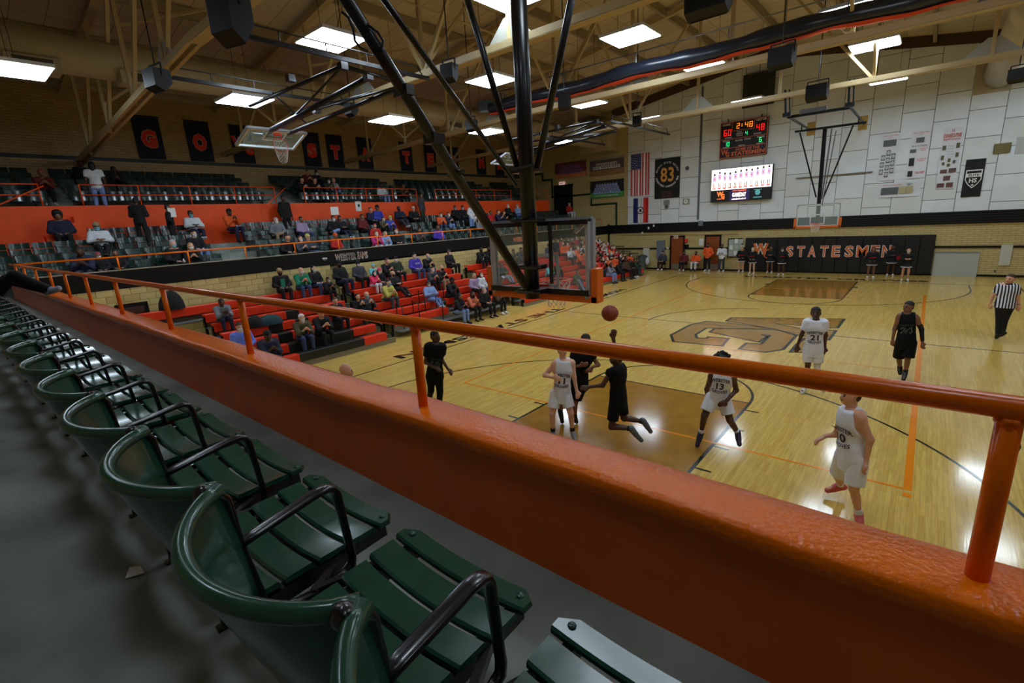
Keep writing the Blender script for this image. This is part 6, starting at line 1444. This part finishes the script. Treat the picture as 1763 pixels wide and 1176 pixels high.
UL = [(516,311,'l','k','black','person with folded hands above the orange wall, left one'),(527,299,'l','k','dred','person in dark red two rows up in the upper tier'),(538,311,'l','k','black','person in black beside the aisle in the upper tier'),(541,299,'d','k','black','masked person highest in the upper group'),
 (563,312,'m','k','dgreen','person in green with a mask in the upper tier'),(571,311,'l','y','grey','person in grey with jeans in the upper tier'),(656,317,'d','k','white','person in a white top alone in the upper tier'),(690,322,'m','k','brown','person in brown bending in the upper tier'),
 (68,297,'m','r','dred','person in dark red at the far left of the upper tier'),(135,285,'d','k','black','person in black high in the upper tier, left'),(193,290,'d','k','black','person in black high in the upper tier right of the standing child')]
for (u, v, sk, hr, tp, lb) in UL:
    k, y, x, z = where_t(u, v, 1., False)
    person((x, y, z), random.uniform(-.2, .2), ('sit', 1 if u != 656 else 0), lb, sk, hr, 'short', tp, 'ljeans' if u in (571, 656) else 'black', 'w' if u in (541, 563) else None, .98)
def stand_at(x, y, z, rz, v, lb, **k): return person((x, y, z), rz, ('stand', v), lb, **k)
def head_stand(u, v, x, z, lb, pose=0, rz=0., s=1., **k):
    p = at(u, v, 0, x); return person((x, p.y, z if z is not None else p.z-1.62*s), rz, ('stand', pose), lb, s=s, **k)
head_stand(158, 287, xs_up(0)+.6, HU_[0], 'child in a white shirt and pale jeans standing on the upper tier', 0, 2.9, .98, skin='d', top='white', bottom='ljeans', sleeve=.6, style='long')
head_stand(483, 316, XO+.45, HT[3], 'officer in dark uniform standing on the steps of the orange wall', 0, .3, 1.08, skin='d', top='black', bottom='black', fat=1.1)
head_stand(724, 332, XO+.5, HT[3]+.25, 'person in grey standing on the steps right of the reclining person', 0, .4, 1.0, skin='m', top='dgrey', bottom='dgreen')
head_stand(809, 343, xs_lo(2)+.6, HT[2], 'person in white and grey standing in the lower tier left of the mast', 2, .2, .98, skin='l', hair='g', top='white', bottom='ljeans')
head_stand(233, 347, xs_lo(3)+.75, None, 'person in black bending with a phone in front of the orange wall', 1, 2.6, .95, skin='d', top='black', bottom='black')
t = head_stand(288, 358, xs_lo(3)+.6, None, 'person in a black coat holding a white sheet in front of the orange wall', 2, 1.2, .95, skin='m', top='black', bottom='black', mask='w')
p = at(296, 366, 0, xs_lo(3)+.8); tt = thing('paper_sheet', 'white sheet held by the person in the black coat', 'paper', p); MB().box((p.x, p.y-.12, p.z-.16), (p.x+.006, p.y+.12, p.z+.16)).build('sheet', ltr_white, tt)
p = at(576, 363, 0, xs_lo(3)+.4); tt = thing('cardboard_sign', 'blank white sign held up above the light jeans spectator', 'sign', p); MB().box((p.x, p.y-.2, p.z-.18), (p.x+.01, p.y+.2, p.z+.18)).build('sheet', ltr_white, tt)
# floor level by the far wall
def folding_chair(x, y, rz, lb):
    t = thing('folding_chair', lb, 'chair', (x, y, 0), 'folding chairs by the far wall', rotz=rz+1e-6)
    MB().box((-.2, -.2, .42), (.2, .2, .45)).build('seat', black_paint, t, world=False, bevel=.01); MB().box((-.22, -.2, .65), (-.2, .2, .88)).build('backrest', black_paint, t, world=False, bevel=.008)
    for q in (-1, 1):
        MB().tube([(-.22, .2*q, .9), (.2, .2*q, 0)], .012, 6).build('leg', black_steel, t, world=False); MB().tube([(.18, .18*q, .43), (-.22, .18*q, 0)], .012, 6).build('leg', black_steel, t, world=False)
for (u, v, sk, tp, bt, lb, cl) in ((1141,466,'l','dgrey','black','person in grey seated at the wall left of the first brown door','grey cap'),(1178,466,'m','dred','black','person in dark red seated between the two brown doors','dark'),(1198,467,'m','orange','white','person in an orange shirt and white trousers seated between the doors','orange')):
    p = at(u, v, 2, .0); y = YW-.55
    x = at(u, 450, 1, y).x
    folding_chair(x, y, -PI/2, 'black folding chair under the '+lb.split(' seated')[0]); person((x, y-.03, .46), -PI/2, ('sit', 0), lb, sk, 'k', 'short', tp, bt, 'k', 1.)
stand_at(-6.64, 28.3, 0, -PI/2-.2, 2, 'man in a bright red orange pullover standing at the second brown door', skin='m', top='orange', bottom='black', mask='k', s=1.06)
stand_at(-5.75, 28.3, 0, -PI/2, 1, 'man in a white pullover with folded arms beside the notice board', skin='m', top='white', bottom='dgrey', mask='k', s=1.02)
def skirt(t, s=1.):
    m = MB(); n = 28; rows = [(.98, .14), (.9, .16), (.76, .23)]
    m.grid(lambda a, b: (((rows[0][1]+(rows[2][1]-rows[0][1])*b)*(1+.05*math.sin(a*n*PI)))*math.cos(a*2*PI)*.9, ((rows[0][1]+(rows[2][1]-rows[0][1])*b)*(1+.05*math.sin(a*n*PI)))*math.sin(a*2*PI), .99-.23*b), 57, 6)
    m.build('skirt', CL['black'], t, world=False, smooth=True); m = MB(); m.tube([((.232)*math.cos(a*PI/16)*.92, .232*math.sin(a*PI/16), .765) for a in range(33)], .018, 6, cap=False); m.build('skirt_hem', CL['white'], t, world=False)
    m = MB(); m.tube([(.16*math.cos(a*PI/16)*.9, .17*math.sin(a*PI/16), 1.2-.02*abs(a-16)/16) for a in range(-8, 9)], .02, 6); m.build('chest_band', CL['red'], t, world=False)
for i, (u, v, ps, sk, hr) in enumerate(((1278,468,2,'l','y'),(1294,472,2,'p','y'),(1325,470,1,'m','k'),(1344,474,2,'d','k'),(1498,479,2,'m','k'),(1532,475,1,'d','k'),(1557,484,1,'l','b'))):
    p = at(u, v, 2, .0)
    t = person((p.x, min(p.y, 28.3), 0), -PI/2+random.uniform(-.3, .3), ('stand', ps), 'cheerleader in black and white, '+['first from the left beside the notice board', 'second from the left, just left of the WG emblem', 'third from the left, in front of the emblem', 'fourth from the left before the letter S', 'first of the right three, at the letter M', 'middle one of the right three, arms raised', 'rightmost, standing nearest the court'][i], sk, hr, 'long', 'black', 'black', 'w' if i in (1, 3, 6) else None, .93, group='cheerleaders in front of the black mats', shoe=shoe_w, sleeve=1.9, leg=.15)
    skirt(t)
    if i in (3, 4, 5):
        q = thing('pompom', ['pompom held by the cheerleader before the letter S', 'pompom held by the cheerleader at the letter M', 'red pompom held by the middle one of the right three'][i-3], 'pompom', (p.x+.3, p.y-.2, .95), 'pompoms'); m = MB(); rr = random.Random(i)
        for k in range(70):
            d = Vector((rr.gauss(0, 1), rr.gauss(0, 1), rr.gauss(0, 1))).normalized(); c = Vector((p.x+.3, p.y-.25, 1.0)); m.beam(c, c+d*.14, .012, .004)
        m.build('strands', CL['black' if i != 5 else 'red'], q)
# ------------------------------------------------------------------ players: joints laid out in the upright plane through each player's feet
def hero(base, jp, off=None):
    """base: world point on the floor; jp: joint -> pixel; off: joint -> metres toward the camera"""
    B = Vector(base); n = Vector((B.x-CX, B.y-CY, 0)).normalized(); J = {}
    for k, (u, v) in jp.items():
        d = ray(u, v); t = (n.dot(B-CP)-(off or {}).get(k, 0))/n.dot(d); J[k] = CP+d*t
    return J, -n
def lift_feet(J, zmin=.0):
    for q in 'LR':
        J['to'+q].z = max(J['to'+q].z, zmin+.045); J['an'+q].z = max(J['an'+q].z, zmin+.08)
def jersey_text(root, fig, rows, m, R=None, lift=.012, name='number', depth=.6):
    """lettering wrapped on the shirt front: each vertex is dropped onto the shirt surface"""
    from mathutils.bvhtree import BVHTree
    me = fig[0]['top'].data; tree = BVHTree.FromPolygons([v.co[:] for v in me.vertices], [tuple(p.vertices) for p in me.polygons])
    fr = fig[1]; up, wv, f = fr['up'], fr['wv'], fr['fr']
    if R is not None: f = Vector(R).normalized(); f = (f-up*f.dot(up)).normalized()
    right = up.cross(f).normalized(); c = fr['bel']
    mb = MB()
    for s, h0, hh, ww, arch, bold in rows:
        q = MB(); text_on(s, c+up*h0, right, up, hh, ww, bold, q, 0, arch); out = []
        for v in q.v:
            o = Vector(v)+f*depth; hit = tree.ray_cast(o, -f)
            out.append(tuple((hit[0] if hit[0] is not None else Vector(v)+f*.15)+f*lift))
        mb.add(out, q.f)
    off = ORG.get(root.name, (0, 0, 0)); me2 = mb.mesh(name, m); o = bpy.data.objects.new(name, me2); COL.objects.link(o); o.parent = root
def player(lb, base, jp, off, skin, hair, style, top, bottom, sleeve, leg, shoe, sock, face=None, head=None, rows=None, rm=None, fat=1., extra=None, s=1., hands='relax', air=False, sock_len=.25, loose=.022, wide=.045, drop=.14):
    J, F = hero(base, jp, off)
    if not air: lift_feet(J)
    cen = Vector((base[0], base[1], 0)); 
    t = thing('person', lb, 'person', cen)
    for k in J: J[k] = J[k]-cen
    J['world'] = cen
    Fd = Vector(F)
    if face is not None: Fd = Matrix.Rotation(face, 3, 'Z') @ Fd
    H = Matrix.Rotation(head if head is not None else (face or 0), 3, 'Z') @ Vector(F)
    spec = dict(skin=SK[skin], hair=HR_[hair], hair_style=style, top=(top, sleeve, 'jersey'), bottom=(bottom, leg, 'shorts' if leg <= 1 else 'trousers'), shoe=shoe, loose=loose, wide=wide, drop=drop)
    if sock: spec['sock'] = sock; spec['sock_len'] = sock_len
    fig = make_figure(t, J, Fd, H+Vector((0, 0, .0)), spec, s, .0125, fat, hands=hands)
    if rows:
        if isinstance(rm, tuple):
            jersey_text(t, fig, [(a, b, c*1.1, d*1.08, e, f+.03) for a, b, c, d, e, f in rows], rm[1], lift=.006, name='number_edge'); jersey_text(t, fig, rows, rm[0], lift=.011)
        else: jersey_text(t, fig, rows, rm)
    return t, J, fig, Fd
whitej = mat('jersey_white', (.87, .88, .92), .75); blackj = mat('jersey_black', (.025, .03, .035), .75, spec=.2); wine = mat('print_wine', (.22, .07, .1), .7); silver = mat('print_silver', (.6, .63, .65), .6); dteal = mat('print_teal', (.1, .22, .2), .6); trim_r = mat('trim_red', (.75, .15, .18), .7)
sock_w, sock_k = mat('sock_white', (.85, .85, .88), .8), mat('sock_black', (.05, .05, .055), .8)
shoe_n = mat('shoe_navy', (.15, .12, .25), .5); shoe_g = mat('shoe_grey', (.35, .38, .4), .5); shoe_r = mat('shoe_red', (.8, .35, .35), .5)
WGR = lambda n: [('WEBSTER', .27, .062, .3, .03, .025), (n, .16, .12, .15 if n[0] != '1' or n == '10' else .12, 0, .03), ('GROVES', .055, .055, .25, -.02, .025)]
# dark jersey 24
t24 = player('player in a black jersey number 24 with one long black arm sleeve', (4.24, 8.95, 0),
 dict(head=(1563.8,528.7), neck=(1562.4,540), shL=(1578.5,548.5), shR=(1547.5,547), elL=(1586.5,567.2), wrL=(1588.3,588), haL=(1588.3,597), elR=(1540.5,566), wrR=(1537,584), haR=(1536,591), hipL=(1568,590), hipR=(1552,589.5), knL=(1563,617), knR=(1547.5,616), anL=(1558.5,642), anR=(1549.5,634), toL=(1555.5,652.5), toR=(1549.5,643)),
 dict(elL=.02, haL=.05, knR=-.1, anR=-.25, toR=-.18, toL=.12, knL=.06), 'm', 'k', 'short', blackj, blackj, 0, .95, shoe_k, sock_k, face=-.3, head=-.75,
 rows=[('24', .17, .125, .19, 0, .01)], rm=(MATS['jersey_black'], silver), wide=.055)
J = t24[1]; a, b = seg(J['elL'], J['shL'], 0, .45); o = bpy.data.objects.new('arm_sleeve', net_mesh('arm_sleeve', [(tuple(J['elL']), tuple(b), .047, .055, {'flat': True}), (tuple(J['elL']), tuple(J['wrL']), .047, .033, {'flat': True})], .0125, sock_k, .02)); COL.objects.link(o); o.parent = t24[0]
jersey_text(t24[0], t24[2], [('PIRATES', .29, .05, .24, .01, .03)], dteal, name='team_lettering')
# white 21
t21 = player('player in white jersey 21 on the court emblem, one white knee sleeve', (2.5, 7.0, 0),
 dict(head=(1404.6,539.5), neck=(1405,551), shL=(1418,556), shR=(1390,555), elL=(1421.5,577.8), wrL=(1420,597), haL=(1418,605), elR=(1380,576.4), wrR=(1373,595), haR=(1371.5,603), hipL=(1409,602), hipR=(1392,601.5), knL=(1407,630), knR=(1391,628), anL=(1413,663), anR=(1385,666), toL=(1417,673), toR=(1381,676)),
 dict(toR=.1, toL=.05, haL=.03), 'd', 'k', 'short', whitej, whitej, .62, .78, shoe_w, sock_w, face=-.12, head=-.12, rows=WGR('21'), rm=wine, wide=.04)
J = t21[1]; a, b = seg(J['knL'], J['hipL'], 0, .2); c, d = seg(J['knL'], J['anL'], 0, .5); o = bpy.data.objects.new('knee_sleeve', net_mesh('knee_sleeve', [(tuple(J['knL']), tuple(b), .062, .072, {'flat': True}), (tuple(J['knL']), tuple(d), .06, .05, {'flat': True})], .0125, sock_w, .02)); COL.objects.link(o); o.parent = t21[0]
# white 13
t13 = player('player in a white jersey number 13 with short twisted hair, feet wide apart', (1.92, 3.4, 0),
 dict(head=(1243,624), neck=(1243,640), shL=(1262,650), shR=(1225,648), elL=(1267.5,672), wrL=(1252,689), haL=(1243.5,695), elR=(1217,670), wrR=(1218,690), haR=(1220,698), hipL=(1246,686), hipR=(1226,685), knL=(1257,724), knR=(1213,716), anL=(1270,745), anR=(1206.8,746), toL=(1273,764), toR=(1200.5,768)),
 dict(knL=.1, knR=.12, elR=-.2, wrR=-.25, haR=-.2, haL=.2, wrL=.16, head=.1, neck=.06, shL=.04, shR=.04, toL=.12, toR=.1), 'd', 'k', 'twists', whitej, whitej, 0, .72, shoe_n, sock_w, face=.05, head=0, rows=WGR('13'), rm=wine)
# white 10 at the right
t10 = player('player in a white jersey number 10 with wavy brown hair, nearest to the camera', (4.0, 2.32, 0),
 dict(head=(1464.5,682), neck=(1466,704), shL=(1483,722), shR=(1452,711), elL=(1498,757), wrL=(1491,794), haL=(1483.5,812), elR=(1440,748), wrR=(1420,751), haR=(1409,757), hipL=(1477,789), hipR=(1455,785), knL=(1470,842), knR=(1443,820), anL=(1479,887), anR=(1447,835), toL=(1481,900), toR=(1425,843)),
 dict(shL=.12, shR=-.12, elR=-.2, wrR=-.15, haR=-.1, elL=.14, wrL=.14, haL=.16, hipL=.06, hipR=-.06, knR=-.25, anR=-.5, toR=-.42, knL=.1, anL=.03, toL=.1), 'l', 'b', 'bushy', whitej, whitej, 0, .85, shoe_r, sock_w, face=-.45, head=-1.15, rows=WGR('10'), rm=wine, fat=1.05, s=1.02)
# white 11
t11 = player('player in a white jersey number 11, knees bent, his head behind the orange rail', (-.47, 2.18, 0),
 dict(head=(968,602), neck=(970,620), shL=(985,625), shR=(955,627), elL=(988.5,650), wrL=(993,673), haL=(996,686), elR=(938,646), wrR=(951,649.5), haR=(960,652), hipL=(973,678), hipR=(957,678), knL=(982.5,711), knR=(951,712), anL=(986,743), anR=(952,744), toL=(990.5,757), toR=(953,757)),
 dict(elR=-.05, wrR=.16, haR=.22, toL=.1, toR=.1, knL=.08, knR=.08), 'p', 'b', 'short', whitej, whitej, 0, .7, mat('shoe_blackwhite', (.5, .5, .52), .5), sock_k, face=.1, head=.5, rows=WGR('11'), rm=wine)
# dark defender behind 11
player('defender in black behind number 11, only his crown showing over the rail', (-.62, 2.95, 0),
 dict(head=(1008,587), neck=(1004,604), shL=(1019,613), shR=(989,612), elL=(1030,628), wrL=(1020,632), haL=(1014,637), elR=(985,630), wrR=(998,630), haR=(1006,628), hipL=(1003,660), hipR=(989,660), knL=(990,694), knR=(968,693), anL=(990,719), anR=(964.5,708), toL=(992.5,728), toR=(968,726)),
 dict(wrL=.1, haL=.12, wrR=.15, haR=.18), 'm', 'k', 'short', blackj, blackj, .3, .8, shoe_k, sock_k, face=.2, head=.3, wide=.04)
# jumping shooter
sh = player('airborne player in black, one hand raised toward the ball, knees bent back', (.25, 2.35, 0),
 dict(head=(1061,617), neck=(1063,631), shL=(1069,636), shR=(1053,639), elL=(1061,608), wrL=(1056,584), haL=(1057,572), elR=(1037.4,663.4), wrR=(1015.5,666), haR=(1003,668), hipL=(1069,688), hipR=(1060,688), knL=(1074,720), knR=(1053,735), anL=(1108,726), anR=(1087,738), toL=(1120,743), toR=(1104,757)),
 dict(shR=.12, shL=-.12, elL=-.1, wrL=-.12, haL=-.14, elR=.16, wrR=.1, haR=.08, hipR=.08, hipL=-.06, knL=-.1, anL=-.12, toL=-.14, knR=.12, anR=.1, toR=.08), 'd', 'k', 'short', blackj, blackj, .35, .75, shoe_g, sock_k, face=-1.35, head=-1.5, hands='open', air=True, sock_len=.22, wide=.03)
# dark 10 at the left
tb = player('player in a black jersey number 10 running behind the orange rail post', (-3.4, 1.75, 0),
 dict(head=(749.5,580), neck=(750.5,592), shL=(761.5,598.5), shR=(737,597.5), elL=(760,618), wrL=(771,635), haL=(776,641), elR=(732.5,624), wrR=(747,632), haR=(756,636), hipL=(755,648), hipR=(742,648), knL=(757.5,674), knR=(742,672), anL=(756,706), anR=(739,688), toL=(760,715), toR=(737,697)),
 dict(wrR=.15, haR=.2, wrL=.1, haL=.12, knL=.05, anR=-.3, toR=-.35), 'd', 'k', 'short', blackj, blackj, .6, 1.95, shoe_k, None, face=.35, head=.95, rows=[('10', .16, .125, .17, 0, .01)], rm=(MATS['jersey_black'], silver), wide=.02, s=1.0)
jersey_text(tb[0], tb[2], [('PIRATES', .28, .045, .22, .01, .03)], dteal, name='team_lettering')
# referee
stripe = mat('referee_stripes', (.85, .85, .88), .8); nt = stripe.node_tree; L_n = nt.links
tc = nt.nodes.new('ShaderNodeTexCoord'); mp = nt.nodes.new('ShaderNodeMapping'); mp.inputs['Rotation'].default_value = (0, 0, -.12); sp = nt.nodes.new('ShaderNodeSeparateXYZ'); mm = nt.nodes.new('ShaderNodeMath'); mm.operation = 'SINE'; mu = nt.nodes.new('ShaderNodeMath'); mu.operation = 'MULTIPLY'; mu.inputs[1].default_value = 2*PI/.062
gt_ = nt.nodes.new('ShaderNodeMath'); gt_.operation = 'GREATER_THAN'; gt_.inputs[1].default_value = 0; mix = nt.nodes.new('ShaderNodeMixRGB'); mix.inputs[1].default_value = (*lin((.86, .86, .9)), 1); mix.inputs[2].default_value = (*lin((.07, .07, .13)), 1)
L_n.new(tc.outputs['Object'], mp.inputs[0]); L_n.new(mp.outputs[0], sp.inputs[0]); L_n.new(sp.outputs['X'], mu.inputs[0]); L_n.new(mu.outputs[0], mm.inputs[0]); L_n.new(mm.outputs[0], gt_.inputs[0]); L_n.new(gt_.outputs[0], mix.inputs[0]); L_n.new(mix.outputs[0], nt.nodes['Principled BSDF'].inputs['Base Color'])
rf = player('referee in a black and white striped shirt and black trousers, looking up', (6.16, 14.3, 0),
 dict(head=(1739,480.5), neck=(1736.5,490), shL=(1750,497), shR=(1721,494), elL=(1752.5,512), wrL=(1753.5,525), haL=(1752,532), elR=(1709.5,510), wrR=(1705,522), haR=(1704,529), hipL=(1737,527), hipR=(1723,526), knL=(1729.5,552), knR=(1720,554), anL=(1726,573), anR=(1717.5,576.5), toL=(1724,577.5), toR=(1715.5,581.5)),
 dict(), 'l', 'b', 'short', stripe, CL['black'], .65, 1.93, shoe_k, None, face=-.1, head=-.5, fat=1.18, wide=.022, loose=.02, drop=.03, s=1.04)
m = MB(); J = rf[1]; m.tube([J['elL']+(J['wrL']-J['elL'])*.92+Vector((.03*math.cos(a*PI/6), .03*math.sin(a*PI/6), 0)) for a in range(13)], .008, 6, cap=False); m.build('wristband', black_paint, rf[0], world=False)
m = MB(); n_ = J['neck']; m.tube([n_+Vector((.075*math.cos(a*PI/8), .075*math.sin(a*PI/8), .02)) for a in range(17)], .016, 6, cap=False); m.build('collar', black_paint, rf[0], world=False)
# coach whose head shows above the ledge
person((-3.0, -.6, 0), 1.0, ('stand', 0), 'bald man standing below the near ledge, only his head visible', 'l', 'b', 'bald', 'black', 'dgrey', None, 1.06)
# person lounging at the far end of the foreground row
J = {}
def rp(u, v, y): return at(u, v, 1, y)
sitx = rp(-30, 505, -4.2)
ft_ = rp(103, 508, -3.42); 
J['hipL'] = Vector((ft_.x-.95, -4.2, 3.22)); J['hipR'] = Vector((ft_.x-1.1, -4.3, 3.2))
J['knL'] = Vector((ft_.x-.42, -3.85, 3.62)); J['knR'] = Vector((ft_.x-.55, -3.95, 3.55)); J['anL'] = Vector((ft_.x-.08, -3.5, 3.33)); J['anR'] = Vector((ft_.x-.2, -3.52, 3.31)); J['toL'] = Vector((ft_.x+.1, -3.42, 3.36)); J['toR'] = Vector((ft_.x-.05, -3.4, 3.36))
J['neck'] = Vector((ft_.x-1.35, -4.42, 3.7)); J['head'] = Vector((ft_.x-1.32, -4.36, 3.85)); J['shL'] = Vector((ft_.x-1.2, -4.5, 3.62)); J['shR'] = Vector((ft_.x-1.45, -4.28, 3.64))
J['elL'] = Vector((ft_.x-.98, -4.45, 3.42)); J['wrL'] = Vector((ft_.x-.75, -4.28, 3.5)); J['haL'] = Vector((ft_.x-.68, -4.22, 3.54)); J['elR'] = Vector((ft_.x-1.3, -4.1, 3.42)); J['wrR'] = Vector((ft_.x-1.05, -4.0, 3.5)); J['haR'] = Vector((ft_.x-.97, -3.98, 3.54))
cen = Vector((ft_.x-1, -4.2, 2.72)); t = thing('person', 'person in white sleeves and black trousers with grey sneakers propped on the orange ledge', 'person', cen)
for k in J: J[k] = J[k]-cen
make_figure(t, J, (.75, .65, 0), (.8, .6, 0), dict(skin=SK['p'], hair=HR_['b'], hair_style='short', top=(CL['white'], 2, 'jacket'), bottom=(CL['black'], 1.95), shoe=mat('sneaker_grey', (.6, .64, .75), .6), loose=.02, wide=.03, drop=.08), 1., .014)
# ball
q = ray(1050.1, 539.3); dist = .121*FPX/14.2*1.0
bp = CP+q*dist; t = thing('basketball', 'reddish brown basketball in the air above the raised hand', 'ball', bp)
bm3 = mat('ball_leather', (.55, .22, .14), .6, bump=.3, scale=90)
MB().sphere(bp, .121, 32, 20).build('cover', bm3, t, smooth=True)
m = MB(); rot = Matrix.Rotation(.5, 3, 'X') @ Matrix.Rotation(.4, 3, 'Z')
for ax in range(3):
    P_ = []
    for k in range(41):
        a = 2*PI*k/40; c, s = math.cos(a)*.1207, math.sin(a)*.1207; P_.append(bp+rot @ Vector([(c, s, 0), (0, c, s), (s, 0, c)][ax]))
    m.tube(P_, .0028, 5, cap=False)
m.build('seams', mat('ball_seam', (.12, .07, .06), .7), t)
# things lying on the bleachers
def heap(u, v, k, w, d, h, m_, name, lb, cat):
    p = at(u, v, 0, bx(k)-.1); t = thing(name, lb, cat, (bx(k)-.12, p.y, bz(k)))
    MB().grid(lambda a, b: (bx(k)-.12+d*math.cos(a*2*PI)*math.sin(b*PI/2+.02)*(1+.12*math.sin(a*19)), p.y+w*math.sin(a*2*PI)*math.sin(b*PI/2+.02)*(1+.1*math.sin(a*13)), bz(k)+h*math.cos(b*PI/2)*(1+.1*math.sin(a*9))), 25, 9).build('cloth', m_, t, smooth=True)
heap(462, 550, 3, .45, .25, .3, mat('coat_teal', (.1, .22, .24), .8), 'coat', 'dark teal coat heaped on the fourth bench beside the rail post', 'coat')
heap(436, 548, 3, .3, .22, .35, CL['black'], 'backpack', 'black backpack between the light blue hoodie and the teal coat', 'bag')
heap(299, 540, 6, .35, .25, .55, CL['black'], 'garment_bag', 'black bag leaning at the left end of the top bench', 'bag')
heap(570, 375, 3, .1, .1, .02, CL['black'], 'cushion', 'thin dark cushion on the fourth bench', 'cushion')
bpy.data.objects.remove(bpy.data.objects['cushion'].children[0]); bpy.data.objects.remove(bpy.data.objects['cushion'])
for u, v, lb in ((317, 452, 'clear water bottle beside the grey haired man'),):
    k, y, x, z = where_t(u, 430, 1.); p = at(u, v, 0, x+.25); t = thing('water_bottle', lb, 'bottle', p); MB().tube([(p.x, p.y, p.z-.12), (p.x, p.y, p.z+.06), (p.x, p.y, p.z+.1)], [.035, .035, .014], 10).build('bottle_body', mat('bottle_clear', (.75, .8, .85), .1), t, smooth=True); MB().tube([(p.x, p.y, p.z+.1), (p.x, p.y, p.z+.125)], .016, 8).build('cap', ltr_white, t)
